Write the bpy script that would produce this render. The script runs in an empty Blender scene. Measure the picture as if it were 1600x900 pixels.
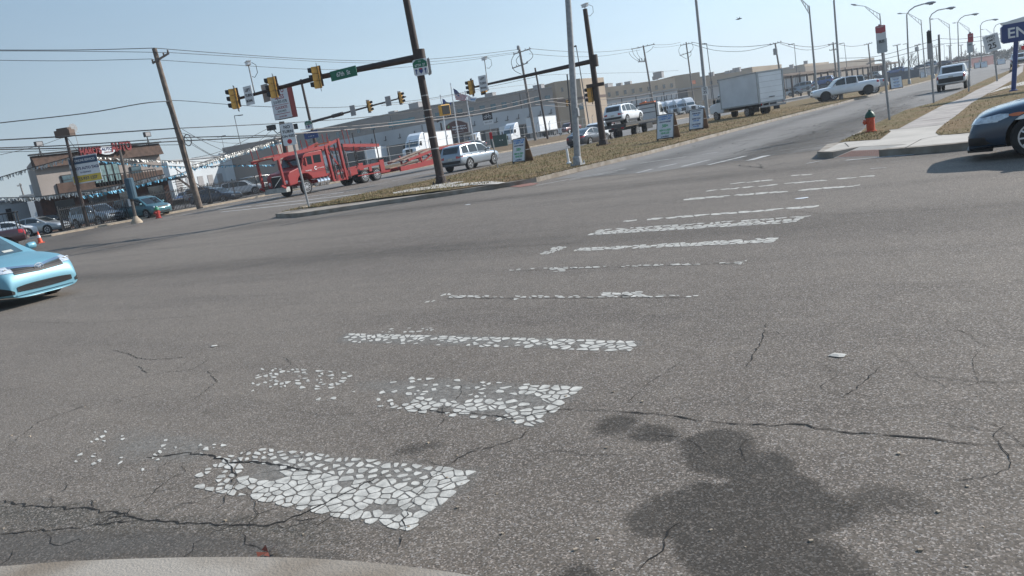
import bpy, bmesh, math, random
from mathutils import Vector, Matrix, noise
from mathutils.bvhtree import BVHTree
from mathutils.geometry import tessellate_polygon
random.seed(7)
R = math.radians
sc = bpy.context.scene
COL = sc.collection

# ------------------------------------------------------------------ camera
F, CX, CY = 1200.0, 800.0, 450.0          # focal length in pixels of a 1600 px wide frame
ROLL, YAW, H = R(9.2), R(34.0), 1.65
PITCH = math.atan((450 - (344 - .162 * 800)) * math.cos(ROLL) / F)
cr, sr, cp, sp, cyw, syw = math.cos(ROLL), math.sin(ROLL), math.cos(PITCH), math.sin(PITCH), math.cos(YAW), math.sin(YAW)
def yaw(v): return Vector((v[0]*cyw - v[1]*syw, v[0]*syw + v[1]*cyw, v[2]))
RIGHT = yaw((cr, -sr*sp, -sr*cp)); UP = yaw((sr, cr*sp, cr*cp)); FWD = yaw((0, cp, -sp))
cam = bpy.data.objects.new('camera', bpy.data.cameras.new('camera')); COL.objects.link(cam)
cam.matrix_world = Matrix(((RIGHT.x, UP.x, -FWD.x, 0), (RIGHT.y, UP.y, -FWD.y, 0), (RIGHT.z, UP.z, -FWD.z, H), (0, 0, 0, 1)))
cam.data.sensor_width = 36; cam.data.lens = 27.0; cam.data.clip_start = .05; cam.data.clip_end = 6000
sc.camera = cam

# ------------------------------------------------------------------ sky, sun, exposure
SUN_AZ, SUN_EL = R(35), R(30)             # azimuth clockwise from +Y
w = bpy.data.worlds.new("World"); sc.world = w; w.use_nodes = True
nt = w.node_tree; bg = nt.nodes['Background']
sky = nt.nodes.new('ShaderNodeTexSky'); sky.sky_type = 'NISHITA'; sky.sun_disc = False
sky.sun_elevation = SUN_EL; sky.sun_rotation = SUN_AZ; sky.air_density = 1.0; sky.dust_density = .8; sky.ozone_density = 1.6
# the clear spring sky: Nishita blended with a measured pale-to-blue gradient and a little thin cirrus
SKY_S = .09
tcw = nt.nodes.new('ShaderNodeTexCoord'); sx = nt.nodes.new('ShaderNodeSeparateXYZ'); nt.links.new(tcw.outputs['Generated'], sx.inputs[0])
rmp = nt.nodes.new('ShaderNodeValToRGB'); nt.links.new(sx.outputs['Z'], rmp.inputs[0])
for i, (ps, c) in enumerate([(0.0, (5.6, 6.5, 6.9)), (.10, (4.2, 5.5, 6.5)), (.22, (3.2, 4.6, 6.0)), (.45, (2.1, 3.5, 5.2)), (1.0, (1.2, 2.1, 3.6))]):
    e = rmp.color_ramp.elements[i] if i < 2 else rmp.color_ramp.elements.new(ps)
    e.position = ps; e.color = (*[k/8 for k in c], 1)
sunv = (math.sin(SUN_AZ)*math.cos(SUN_EL), math.cos(SUN_AZ)*math.cos(SUN_EL), math.sin(SUN_EL))
dt = nt.nodes.new('ShaderNodeVectorMath'); dt.operation = 'DOT_PRODUCT'; nt.links.new(tcw.outputs['Generated'], dt.inputs[0]); dt.inputs[1].default_value = sunv
mr = nt.nodes.new('ShaderNodeMapRange'); mr.inputs[1].default_value = -.1; mr.inputs[2].default_value = 1; mr.inputs[3].default_value = .84; mr.inputs[4].default_value = 1.75; nt.links.new(dt.outputs['Value'], mr.inputs[0])
mpw = nt.nodes.new('ShaderNodeMapping'); mpw.inputs['Scale'].default_value = (1, 1, 5); mpw.inputs['Rotation'].default_value = (0, .2, 0); nt.links.new(tcw.outputs['Generated'], mpw.inputs[0])
cn = nt.nodes.new('ShaderNodeTexNoise'); cn.inputs['Scale'].default_value = 1.7; cn.inputs['Detail'].default_value = 7; cn.inputs['Roughness'].default_value = .55; nt.links.new(mpw.outputs[0], cn.inputs['Vector'])
cm_ = nt.nodes.new('ShaderNodeMapRange'); cm_.inputs[1].default_value = .48; cm_.inputs[2].default_value = .75; cm_.inputs[3].default_value = 1.0; cm_.inputs[4].default_value = 1.10; nt.links.new(cn.outputs['Fac'], cm_.inputs[0])
m1 = nt.nodes.new('ShaderNodeMath'); m1.operation = 'MULTIPLY'; nt.links.new(mr.outputs[0], m1.inputs[0]); nt.links.new(cm_.outputs[0], m1.inputs[1])
m2 = nt.nodes.new('ShaderNodeMath'); m2.operation = 'MULTIPLY'; m2.inputs[1].default_value = 8; nt.links.new(m1.outputs[0], m2.inputs[0])
vs = nt.nodes.new('ShaderNodeVectorMath'); vs.operation = 'SCALE'; nt.links.new(rmp.outputs[0], vs.inputs[0]); nt.links.new(m2.outputs[0], vs.inputs['Scale'])
mxs = nt.nodes.new('ShaderNodeMix'); mxs.data_type = 'RGBA'; mxs.clamp_factor = True; mxs.inputs[0].default_value = .85
nt.links.new(sky.outputs[0], mxs.inputs[6]); nt.links.new(vs.outputs[0], mxs.inputs[7])
nt.links.new(mxs.outputs[2], bg.inputs[0]); bg.inputs[1].default_value = SKY_S
sl = bpy.data.lights.new('sun', 'SUN'); sl.energy = 4.8; sl.angle = R(.53); sl.color = (1, .95, .88)
so = bpy.data.objects.new('sun', sl); COL.objects.link(so)
sd = Vector((math.sin(SUN_AZ)*math.cos(SUN_EL), math.cos(SUN_AZ)*math.cos(SUN_EL), math.sin(SUN_EL)))
so.rotation_euler = sd.to_track_quat('Z', 'Y').to_euler(); so.location = (0, 0, 60)
sc.view_settings.view_transform = 'Standard'; sc.view_settings.look = 'None'
sc.view_settings.exposure = 0.37; sc.view_settings.gamma = 1

# ------------------------------------------------------------------ placing: rays of the survey picture -> world
def ray(px, py):
    x = (px - CX) / F; y = -(py - CY) / F
    return FWD + RIGHT * x + UP * y
def Wz(px, py, z=0.0):
    r = ray(px, py); t = (z - H) / r.z; return Vector((r.x*t, r.y*t, z))
def Wd(px, py, d):                          # at horizontal distance d
    r = ray(px, py); t = d / math.hypot(r.x, r.y); return Vector((r.x*t, r.y*t, H + r.z*t))
def Wh(base, top, h, z=0.0):                # foot of an upright thing of height h seen from base to top
    rb = ray(*base); n = math.hypot(rb.x, rb.y); rt = ray(*top); m = math.hypot(rt.x, rt.y)
    d = h / (rt.z/m - rb.z/n); return Vector((rb.x/n*d, rb.y/n*d, z))
def Wx(px, py, X):                          # ground point in the direction of the pixel on the line x = X
    r = ray(px, py); t = X / r.x; return Vector((X, r.y*t, 0))
def hgt(p, top):                            # height seen at pixel 'top' above the point p
    r = ray(*top); d = math.hypot(p.x, p.y); return H + r.z * d / math.hypot(r.x, r.y)
def azi(p): return math.atan2(-p.x, p.y)    # rotation that turns +Y into the direction of p
def face(p): return azi(p) + math.pi        # local -Y towards the camera -> use rotz for things whose front is -Y
def dist(p): return math.hypot(p.x, p.y)

# ------------------------------------------------------------------ materials
MATS = {}
def nodes(name):
    m = bpy.data.materials.new(name); m.use_nodes = True; MATS[name] = m
    return m, m.node_tree, m.node_tree.nodes['Principled BSDF']
def lk(t, a, b): t.links.new(a, b)
def mat(name, col, rough=.6, metal=0., var=.12, scale=3., bump=0., bscale=40., coat=0., emit=0, spec=.5, dirt=None):
    if name in MATS: return MATS[name]
    m, t, b = nodes(name); N = t.nodes
    tc = N.new('ShaderNodeTexCoord'); nz = N.new('ShaderNodeTexNoise'); nz.inputs['Scale'].default_value = scale; nz.inputs['Detail'].default_value = 5
    lk(t, tc.outputs['Object'], nz.inputs['Vector'])
    mx = N.new('ShaderNodeMix'); mx.data_type = 'RGBA'
    c = Vector(col); d = Vector(dirt) if dirt else c * (1 - var)
    mx.inputs[6].default_value = (*[min(1, k*(1+var*.5)) for k in c], 1); mx.inputs[7].default_value = (*d, 1)
    rp = N.new('ShaderNodeMapRange'); rp.inputs[1].default_value = .38; rp.inputs[2].default_value = .68
    lk(t, nz.outputs['Fac'], rp.inputs[0]); lk(t, rp.outputs[0], mx.inputs[0]); lk(t, mx.outputs[2], b.inputs['Base Color'])
    b.inputs['Roughness'].default_value = rough; b.inputs['Metallic'].default_value = metal
    b.inputs['Coat Weight'].default_value = coat; b.inputs['Coat Roughness'].default_value = .05
    b.inputs['Specular IOR Level'].default_value = spec
    if bump:
        n2 = N.new('ShaderNodeTexNoise'); n2.inputs['Scale'].default_value = bscale; n2.inputs['Detail'].default_value = 4
        bp = N.new('ShaderNodeBump'); bp.inputs['Strength'].default_value = bump; bp.inputs['Distance'].default_value = .02
        lk(t, tc.outputs['Object'], n2.inputs['Vector']); lk(t, n2.outputs['Fac'], bp.inputs['Height']); lk(t, bp.outputs[0], b.inputs['Normal'])
    if emit: b.inputs['Emission Color'].default_value = (*col, 1); b.inputs['Emission Strength'].default_value = emit
    return m
def paint(name, col, rough=.32, metal=.0, coat=.8): return mat(name, col, rough, metal, .06, 1.5, coat=coat)

def asphalt(name, base, base2, grit=1.0, big=.12, streak=.5):
    m, t, b = nodes(name); N = t.nodes
    tc = N.new('ShaderNodeTexCoord'); P = tc.outputs['Object']
    def noise_(scale, det, mapping=None, rough=.5):
        n = N.new('ShaderNodeTexNoise'); n.inputs['Scale'].default_value = scale; n.inputs['Detail'].default_value = det; n.inputs['Roughness'].default_value = rough
        if mapping:
            mp = N.new('ShaderNodeMapping'); mp.inputs['Scale'].default_value = mapping; lk(t, P, mp.inputs[0]); lk(t, mp.outputs[0], n.inputs['Vector'])
        else: lk(t, P, n.inputs['Vector'])
        return n.outputs['Fac']
    def rng(s, a, bb, c=0, d=1):
        r = N.new('ShaderNodeMapRange'); r.inputs[1].default_value = a; r.inputs[2].default_value = bb; r.inputs[3].default_value = c; r.inputs[4].default_value = d
        lk(t, s, r.inputs[0]); return r.outputs[0]
    def mix(f, a, c, mode='MIX', fac=None):
        x = N.new('ShaderNodeMix'); x.data_type = 'RGBA'; x.blend_type = mode
        if f is not None: lk(t, f, x.inputs[0])
        else: x.inputs[0].default_value = fac
        for i, v in ((6, a), (7, c)):
            if isinstance(v, tuple): x.inputs[i].default_value = (*v, 1)
            else: lk(t, v, x.inputs[i])
        return x.outputs[2]
    c = mix(rng(noise_(big, 6, (1, 1, 1)), .35, .65), base, base2)
    c = mix(rng(noise_(.9, 6, (.16, 1.3, 1)), .45, .7, 0, streak), c, tuple(k*.62 for k in base))      # tyre-darkened streaks along the cross street
    c = mix(rng(noise_(3.1, 5), .5, .75, 0, .35), c, tuple(k*1.35 for k in base2))
    vo = N.new('ShaderNodeTexVoronoi'); vo.inputs['Scale'].default_value = 135; lk(t, P, vo.inputs['Vector'])
    sep = N.new('ShaderNodeSeparateColor'); lk(t, vo.outputs['Color'], sep.inputs[0])
    st = rng(sep.outputs[0], .35, 1.0, 0, 1)
    pw = N.new('ShaderNodeMath'); pw.operation = 'POWER'; lk(t, st, pw.inputs[0]); pw.inputs[1].default_value = 2.2
    warm = mix(sep.outputs[1], (.50, .41, .34), (.42, .40, .38))
    fc = N.new('ShaderNodeMath'); fc.operation = 'MULTIPLY'; lk(t, pw.outputs[0], fc.inputs[0]); fc.inputs[1].default_value = .75*grit
    c = mix(fc.outputs[0], c, warm)
    dk = rng(sep.outputs[2], .0, .45, .55*grit, 0)
    c = mix(dk, c, (.022, .021, .022))
    lk(t, c, b.inputs['Base Color']); b.inputs['Roughness'].default_value = .82; b.inputs['Specular IOR Level'].default_value = .35
    bp = N.new('ShaderNodeBump'); bp.inputs['Strength'].default_value = .55; bp.inputs['Distance'].default_value = .006
    lk(t, sep.outputs[0], bp.inputs['Height']); lk(t, bp.outputs[0], b.inputs['Normal'])
    return m

def grassmat(name, a, bcol, ccol):
    m, t, b = nodes(name); N = t.nodes; tc = N.new('ShaderNodeTexCoord')
    def nz(s, d):
        n = N.new('ShaderNodeTexNoise'); n.inputs['Scale'].default_value = s; n.inputs['Detail'].default_value = d; lk(t, tc.outputs['Object'], n.inputs['Vector']); return n.outputs['Fac']
    def mx(s, lo, hi, A, B):
        r = N.new('ShaderNodeMapRange'); r.inputs[1].default_value = lo; r.inputs[2].default_value = hi; lk(t, s, r.inputs[0])
        x = N.new('ShaderNodeMix'); x.data_type = 'RGBA'; lk(t, r.outputs[0], x.inputs[0])
        for i, v in ((6, A), (7, B)):
            if isinstance(v, tuple): x.inputs[i].default_value = (*v, 1)
            else: lk(t, v, x.inputs[i])
        return x.outputs[2]
    c = mx(nz(.35, 6), .42, .6, a, bcol); c = mx(nz(9, 6), .45, .7, c, ccol); c = mx(nz(40, 3), .5, .8, c, tuple(k*.45 for k in a))
    lk(t, c, b.inputs['Base Color']); b.inputs['Roughness'].default_value = .95; b.inputs['Specular IOR Level'].default_value = .1
    bp = N.new('ShaderNodeBump'); bp.inputs['Strength'].default_value = 1; bp.inputs['Distance'].default_value = .06
    lk(t, nz(25, 5), bp.inputs['Height']); lk(t, bp.outputs[0], b.inputs['Normal'])
    return m

M_ASPH = asphalt('asphalt', (.112, .091, .072), (.164, .137, .109))
M_ASPH2 = asphalt('asphalt_far', (.16, .150, .14), (.20, .190, .178), grit=.5, streak=.35)
M_LOT = asphalt('asphalt_lot', (.11, .104, .098), (.14, .133, .126), grit=.6, streak=.2)
M_PATCH = asphalt('asphalt_patch', (.088, .080, .070), (.115, .105, .093), grit=.5)
M_CONC = mat('concrete', (.37, .30, .225), .9, var=.28, scale=2.5, bump=.12, bscale=90)
M_CONC2 = mat('concrete_pale', (.46, .42, .37), .9, var=.15, scale=.8, bump=.3, bscale=60)
M_CURB = mat('curb_concrete', (.30, .265, .225), .92, var=.3, scale=2.2, bump=.3, bscale=90, dirt=(.2, .16, .12))
M_WALK = mat('sidewalk_old', (.36, .32, .29), .92, var=.25, scale=1.5, bump=.4, bscale=60)
M_GRASS = grassmat('dry_grass', (.215, .145, .078), (.15, .125, .055), (.31, .235, .145))
M_GRASS2 = grassmat('green_dry_grass', (.15, .14, .055), (.20, .16, .08), (.26, .23, .12))
M_DIRT = grassmat('verge_dirt', (.17, .12, .075), (.21, .16, .10), (.26, .2, .14))
M_PAINT = mat('road_paint', (.52, .495, .445), .75, var=.34, scale=13, bump=.25, bscale=120)
M_PAINTOLD = mat('road_paint_worn', (.46, .45, .43), .8, var=.35, scale=5, bump=.2, bscale=100)
M_YEL = mat('yellow_paint', (.55, .38, .05), .8, var=.3)
M_CRACK = mat('crack_dark', (.012, .011, .010), 1, var=.1)  # near-black colour of the cracks and joints
M_BRICKPAD = mat('tactile_brick', (.25, .12, .09), .85, var=.3, scale=20)
M_GALV = mat('galvanised', (.30, .305, .31), .55, .3, var=.2, scale=8)
M_BROWNPOLE = mat('brown_pole', (.040, .025, .021), .65, .05, var=.3, scale=4)
M_WOOD = mat('pole_wood', (.13, .10, .08), .9, var=.45, scale=4, bump=.5, bscale=12)
M_WOODG = mat('pole_wood_grey', (.20, .18, .165), .9, var=.35, scale=4)
M_DARK = mat('dark_metal', (.02, .02, .022), .5, .3)
M_BLACK = mat('black_plastic', (.012, .012, .013), .55)
M_RUB = mat('rubber', (.018, .018, .018), .85, var=.3)
M_GLASS = mat('dark_glass', (.012, .016, .018), .06, var=.1, spec=.9)
M_GLASSB = mat('blue_glass', (.05, .09, .11), .06, var=.3, spec=.9)
M_RIM = mat('alloy', (.55, .56, .58), .3, .8, var=.1)
M_CHROME = mat('chrome', (.75, .76, .78), .15, 1.0, var=.05)
M_LAMP = mat('headlamp', (.62, .66, .7), .12, .3, var=.3, scale=18, coat=1)
M_RED = mat('tail_lamp', (.45, .015, .015), .2, var=.2, scale=10, coat=1)
M_AMBER = mat('amber_lens', (.75, .16, .03), .25, coat=1)
M_WHITE = mat('white_paint', (.72, .73, .74), .5, var=.08)
M_SIGNW = mat('sign_white', (.66, .68, .70), .5, var=.08)
M_SIGNG = mat('sign_green', (.0, .13, .07), .5, var=.1)
M_SIGNB = mat('sign_blue', (.02, .05, .19), .45, var=.1)
M_SIGNR = mat('sign_red', (.5, .02, .03), .5)
M_ALU = mat('sign_back', (.32, .31, .31), .5, .4, var=.15)
M_YSIG = mat('signal_yellow', (.78, .42, .09), .5, var=.2, scale=5)
M_TXT = mat('letter_black', (.02, .02, .025), .6)
M_WIRE = mat('wire', (.02, .02, .022), .6)
M_PLATE = mat('plate', (.5, .5, .45), .5)
M_WHITEV = paint('vehicle_white', (.70, .72, .74))

# ------------------------------------------------------------------ mesh builder
class MB:
    def __init__(s): s.v = []; s.f = []; s.m = []; s.M = None
    def add(s, pts, faces, mi=0):
        o = len(s.v)
        if s.M is not None: pts = [s.M @ Vector(p) for p in pts]
        s.v += [tuple(p) for p in pts]; s.f += [tuple(i+o for i in f) for f in faces]; s.m += [mi]*len(faces)
    def box(s, c, d, mi=0, rz=0, M=None):
        x, y, z = d[0]/2, d[1]/2, d[2]/2; rm = Matrix.Rotation(rz, 3, 'Z')
        P = [Vector((a*x, b*y, e*z)) for e in (-1, 1) for a, b in ((-1, -1), (1, -1), (1, 1), (-1, 1))]
        P = [(M @ p if M is not None else rm @ p) + Vector(c) for p in P]
        s.add(P, [(3, 2, 1, 0), (4, 5, 6, 7), (0, 1, 5, 4), (1, 2, 6, 5), (2, 3, 7, 6), (3, 0, 4, 7)], mi)
    def bar(s, a, b, w, h, mi=0):            # rectangular bar between two points
        a = Vector(a); b = Vector(b); d = b - a; L = d.length
        q = d.to_track_quat('X', 'Z').to_matrix(); s.box((a+b)/2, (L, w, h), mi, M=q)
    def tube(s, pts, r, n=8, mi=0, cap=True):
        pts = [Vector(p) for p in pts]; rs = r if isinstance(r, (list, tuple)) else [r]*len(pts)
        V = []; Fc = []
        up = None
        for i, p in enumerate(pts):
            d = (pts[min(i+1, len(pts)-1)] - pts[max(i-1, 0)]).normalized()
            if up is None: up = d.orthogonal().normalized()
            u = (up - d*up.dot(d)).normalized(); up = u; v = d.cross(u)
            for k in range(n):
                a = 2*math.pi*k/n; V.append(p + (u*math.cos(a) + v*math.sin(a))*rs[i])
        for i in range(len(pts)-1):
            for k in range(n): Fc.append((i*n+k, i*n+(k+1) % n, (i+1)*n+(k+1) % n, (i+1)*n+k))
        if cap: Fc += [tuple(range(n-1, -1, -1)), tuple((len(pts)-1)*n+k for k in range(n))]
        s.add(V, Fc, mi)
    def lathe(s, prof, c=(0, 0, 0), n=24, axis='Z', mi=0, M=None):
        V = []; Fc = []
        for (r, z) in prof:
            for k in range(n):
                a = 2*math.pi*k/n; x, y = r*math.cos(a), r*math.sin(a)
                p = Vector((x, y, z)) if axis == 'Z' else (Vector((x, z, y)) if axis == 'Y' else Vector((z, x, y)))
                if M is not None: p = M @ p
                V.append(p + Vector(c))
        m = len(prof)
        for i in range(m-1):
            for k in range(n): Fc.append((i*n+k, i*n+(k+1) % n, (i+1)*n+(k+1) % n, (i+1)*n+k))
        if prof[0][0] > 1e-6: Fc.append(tuple(range(n-1, -1, -1)))
        if prof[-1][0] > 1e-6: Fc.append(tuple((m-1)*n+k for k in range(n)))
        s.add(V, Fc, mi)
    def prism(s, poly, z0, z1, mi=0, side=None, zf=None):      # vertical prism over a 2-D polygon (list of (x, y))
        n = len(poly); V = [(p[0], p[1], z0) for p in poly] + [(p[0], p[1], z1 if zf is None else zf(p[0], p[1])) for p in poly]
        tri = tessellate_polygon([[Vector((p[0], p[1], 0)) for p in poly]])
        def ar(t): a, b, c = [Vector((poly[i][0], poly[i][1])) for i in t]; return (b-a).cross(c-a)
        T = [t if ar(t) > 0 else t[::-1] for t in tri]
        s.add(V, [tuple(i+n for i in t) for t in T] + [t[::-1] for t in T], mi)
        s.add(V, [(i, (i+1) % n, n+(i+1) % n, n+i) for i in range(n)], mi if side is None else side)
    def sheet(s, poly, z, mi=0):
        tri = tessellate_polygon([[Vector((p[0], p[1], 0)) for p in poly]])
        def ar(t): a, b, c = [Vector((poly[i][0], poly[i][1])) for i in t]; return (b-a).cross(c-a)
        s.add([(p[0], p[1], z) for p in poly], [t if ar(t) > 0 else t[::-1] for t in tri], mi)
    def plate(s, prof, y0, y1, mi=0, M=None):                   # polygon in local XZ, extruded along Y
        n = len(prof); V = [Vector((p[0], y0, p[1])) for p in prof] + [Vector((p[0], y1, p[1])) for p in prof]
        if M is not None: V = [M @ v for v in V]
        s.add(V, [tuple(range(n)), tuple(range(2*n-1, n-1, -1))] + [(i, n+i, n+(i+1) % n, (i+1) % n) for i in range(n)], mi)
    def mesh(s, name, mats, smooth=None):
        me = bpy.data.meshes.new(name); me.from_pydata(s.v, [], s.f)
        for m in (mats if isinstance(mats, (list, tuple)) else [mats]): me.materials.append(m)
        me.polygons.foreach_set('material_index', s.m)
        if smooth:
            me.polygons.foreach_set('use_smooth', [True]*len(me.polygons)); me.set_sharp_from_angle(angle=R(smooth))
        me.update(); return me
    def build(s, name, mats, parent=None, smooth=None, fix=True):
        me = s.mesh(name, mats, smooth)
        if fix:
            bm = bmesh.new(); bm.from_mesh(me); bmesh.ops.recalc_face_normals(bm, faces=bm.faces); bm.to_mesh(me); bm.free()
        return link(name, me, parent)
def link(name, data, parent=None):
    o = bpy.data.objects.new(name, data); COL.objects.link(o)
    if parent: o.parent = parent
    return o
def tag(o, label, cat, group=None, kind=None):
    o['label'] = label
    if cat: o['category'] = cat
    if group: o['group'] = group
    if kind: o['kind'] = kind
    return o
def thing(name, label, cat, loc=(0, 0, 0), rz=0, group=None):
    o = bpy.data.objects.new(name, None); COL.objects.link(o); o.location = loc; o.rotation_euler = (0, 0, rz)
    return tag(o, label, cat, group)
def struct(o): o['kind'] = 'structure'; return o
def copy_tree(o, parent=None):
    c = o.copy(); COL.objects.link(c)
    if parent: c.parent = parent
    for ch in list(o.children): copy_tree(ch, c)
    return c
def text(s, size, loc, rz, m, parent, name='lettering', bold=0.0, sx=1.0, tilt=0, align='CENTER', depth=.004):
    cu = bpy.data.curves.new(name, 'FONT'); cu.body = s; cu.size = size; cu.align_x = align; cu.align_y = 'CENTER'; cu.extrude = depth; cu.offset = bold*size; cu.space_line = .9
    tmp = bpy.data.objects.new('t', cu); COL.objects.link(tmp)
    dg = bpy.context.evaluated_depsgraph_get(); me = bpy.data.meshes.new_from_object(tmp.evaluated_get(dg)); bpy.data.objects.remove(tmp)
    me.materials.clear(); me.materials.append(m)
    T = Matrix.Rotation(rz, 4, 'Z') @ Matrix.Rotation(tilt, 4, 'X') @ Matrix.Rotation(R(90), 4, 'X') @ Matrix.Diagonal((sx, 1, 1, 1))
    me.transform(Matrix.Translation(Vector(loc)) @ T)
    return link(name, me, parent)

# ================================================================== GROUND
def rectsheet(name, x0, x1, y0, y1, z, m, nx=1, ny=1):
    b = MB()
    for i in range(nx):
        for j in range(ny):
            xa, xb = x0+(x1-x0)*i/nx, x0+(x1-x0)*(i+1)/nx; ya, yb = y0+(y1-y0)*j/ny, y0+(y1-y0)*(j+1)/ny
            b.add([(xa, ya, z), (xb, ya, z), (xb, yb, z), (xa, yb, z)], [(0, 1, 2, 3)])
    return struct(b.build(name, m, fix=False))
rectsheet('ground', -2500, 2500, -800, 4500, -.03, M_DIRT)
rectsheet('dealer_lot', -700, -57.8, -60, 58, -.006, M_LOT)
rectsheet('yard_pavement', -700, -62.5, 58, 700, .66, M_LOT)
b = MB(); b.add([(-57, 57.6, 0), (-57, 61.5, .66), (-700, 61.5, .664), (-700, 57.6, 0)], [(0, 1, 2, 3)]); struct(b.build('yard_slope', M_DIRT))
rectsheet('intersection_road', -57.8, 60, -60, 45, 0, M_ASPH)
rectsheet('boulevard_road', -57.8, 4, 45, 900, 0, M_ASPH2)  # paler with distance: lightening at a flat viewing angle put into the colour
b = MB()                                     # lighter sheet over the lanes of the near carriageway
b.sheet([(-13.4, 23.5), (-9, 21.5), (-4.2, 22.5), (-3.2, 28), (-2.6, 45), (-13.0, 45)], .004)
struct(b.build('pale_lane_sheet', M_ASPH2, fix=False))

def interp(L, v):
    if v <= L[0][0]: return L[0][1]
    for (a, b_), (c, d) in zip(L, L[1:]):
        if v <= c: return b_ + (d-b_)*(v-a)/(c-a)
    return L[-1][1]
# --- the grass median between the carriageways
MR = [(21.6, -15.6), (22.6, -14.4), (23.2, -13.9), (26, -13.7), (30.8, -13.1), (42, -13.0), (50, -12.8), (72, -12.0), (102, -11.1), (126, -10), (200, -9), (420, -8)]
ML = [(21.6, -25.3), (23, -25.9), (27, -25.9), (34, -25.7), (40, -26.2), (50, -27.3), (60, -28.4), (80, -29), (420, -29)]
tip = [Wz(447, 340), Wz(470, 339), Wz(520, 332), Wz(600, 320), Wz(700, 306), Wz(800, 291)]
outl = [(p.x, p.y) for p in tip] + [(x, y) for y, x in MR[1:]] + [(x, y) for y, x in reversed(ML[1:])] + [(-25.0, 21.0)]
b = MB(); b.prism(outl, -.02, .15); struct(b.build('median_curb', M_CURB, fix=False))
def mz(X, Y):
    l, r = interp(ML, Y), interp(MR, Y); u = min(max((X-l)/(r-l), 0), 1)
    return .156 + (.05 if Y < 36 else .05 + .13*min(1, (Y-36)/20)) * math.sin(math.pi*u)**.6
ys = [21.9, 22.3, 22.8, 23.5, 24.5] + [26+1.5*i for i in range(40)] + [90+8*i for i in range(42)]
V = []; NX = 14
for y in ys:
    l, r = interp(ML, y)+.22, interp(MR, y)-.22
    if y < 26:                               # keep inside the nose kerb
        l += .1
    nose = [(x, yy) for x, yy in outl[:6]]
    for i in range(NX+1):
        x = l+(r-l)*i/NX; yy = y
        if y < 25:
            lim = 21.9; 
            for (xa, ya), (xb, yb) in zip(nose, nose[1:]+[(-13.6, 24.4)]):
                if xa <= x <= xb: lim = ya+(yb-ya)*(x-xa)/(xb-xa)+.25
            yy = max(y, lim)
        V.append((x, yy, mz(x, yy) + .018*noise.noise(Vector((x*1.3, yy*1.3, 0)))))
Fc = [(j*(NX+1)+i, j*(NX+1)+i+1, (j+1)*(NX+1)+i+1, (j+1)*(NX+1)+i) for j in range(len(ys)-1) for i in range(NX)]
b = MB(); b.add(V, Fc); struct(b.build('median_grass', M_GRASS, smooth=180, fix=False))
b = MB()
for poly in ([(612, 301.5), (647, 294.5), (762, 283), (790, 283.5), (778, 286), (740, 289), (675, 295.5), (616, 303)],
             [(672, 291), (681, 288), (725, 283.6), (722, 285), (700, 290), (690, 292.5)]):
    P = [Wz(x, y, .2) for x, y in poly]; b.add([(p.x, p.y, mz(p.x, p.y)+.012) for p in P], [t for t in tessellate_polygon([P])])
struct(b.build('median_path', M_CONC2))
b = MB(); P = [Wz(x, y, .02) for x, y in [(795, 291), (806, 287), (828, 285), (842, 286), (832, 289), (812, 292)]]
b.sheet([(p.x, p.y) for p in P], .012); struct(b.build('median_ramp', M_BRICKPAD, fix=False))

# --- the far corner on the right: kerb, ramp, walks and grass
def pp(L, z): return [(lambda p: (p.x, p.y))(Wz(x, y, z)) for x, y in L]

left = [(1279.5, 235), (1292, 225), (1310, 222), (1340, 207), (1352, 200), (1375, 190), (1415, 172), (1460, 160), (1495, 145), (1545, 122)]
isl = pp([(1279.5, 236), (1286, 239), (1300, 241)], .15)
front = [(-2.85, 18.5), (-1.9, 18.35)]
L15 = pp(left, .15)
NA, NB, NC, ND = (-3.5, 19.3), (-2.4, 18.35), (-1.95, 18.95), (-3.0, 19.85)
outer = [isl[0], (-3.98, 20.0), (-3.8, 19.65), NA, ND, NC, NB, (-1.6, 17.95), (-1.0, 17.75), (60, 15.0), (60, 900), (3, 900), (1.2, 130)] + L15[::-1][:-1]
b = MB(); b.prism(outer, -.02, .146); struct(b.build('corner_curb', M_CURB, fix=False))
b = MB()
slab = pp([(1286, 236.5), (1310, 224.5), (1322, 221), (1375, 218), (1392, 205.5), (1385, 202.5), (1405, 200.5), (1475, 194), (1462, 207), (1466, 211), (1500, 209.5), (1600, 199)], .15)
s2 = slab + [(60, 15.4), (-.95, 17.92), (-1.6, 18.15), (-2.25, 18.5), (NC[0]+.05, NC[1]), (ND[0], ND[1]+.05), (-3.6, 19.6)]
b.sheet(s2, .150); struct(b.build('corner_sidewalk', M_CONC2, fix=False))
b = MB()
for seg in ([(1320, 223), (1326, 229)], [(1412, 232), (1440, 217), (1475, 210)], [(1385, 203), (1440, 199), (1478, 194)]):
    q = pp(seg, .156)
    for a, c in zip(q, q[1:]):
        d = Vector((c[0]-a[0], c[1]-a[1])).normalized().orthogonal()*.012
        b.add([(a[0]-d.x, a[1]-d.y, .1535), (c[0]-d.x, c[1]-d.y, .1535), (c[0]+d.x, c[1]+d.y, .1535), (a[0]+d.x, a[1]+d.y, .1535)], [(0, 1, 2, 3)])
struct(b.build('sidewalk_joints', M_CRACK, fix=False))
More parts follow.
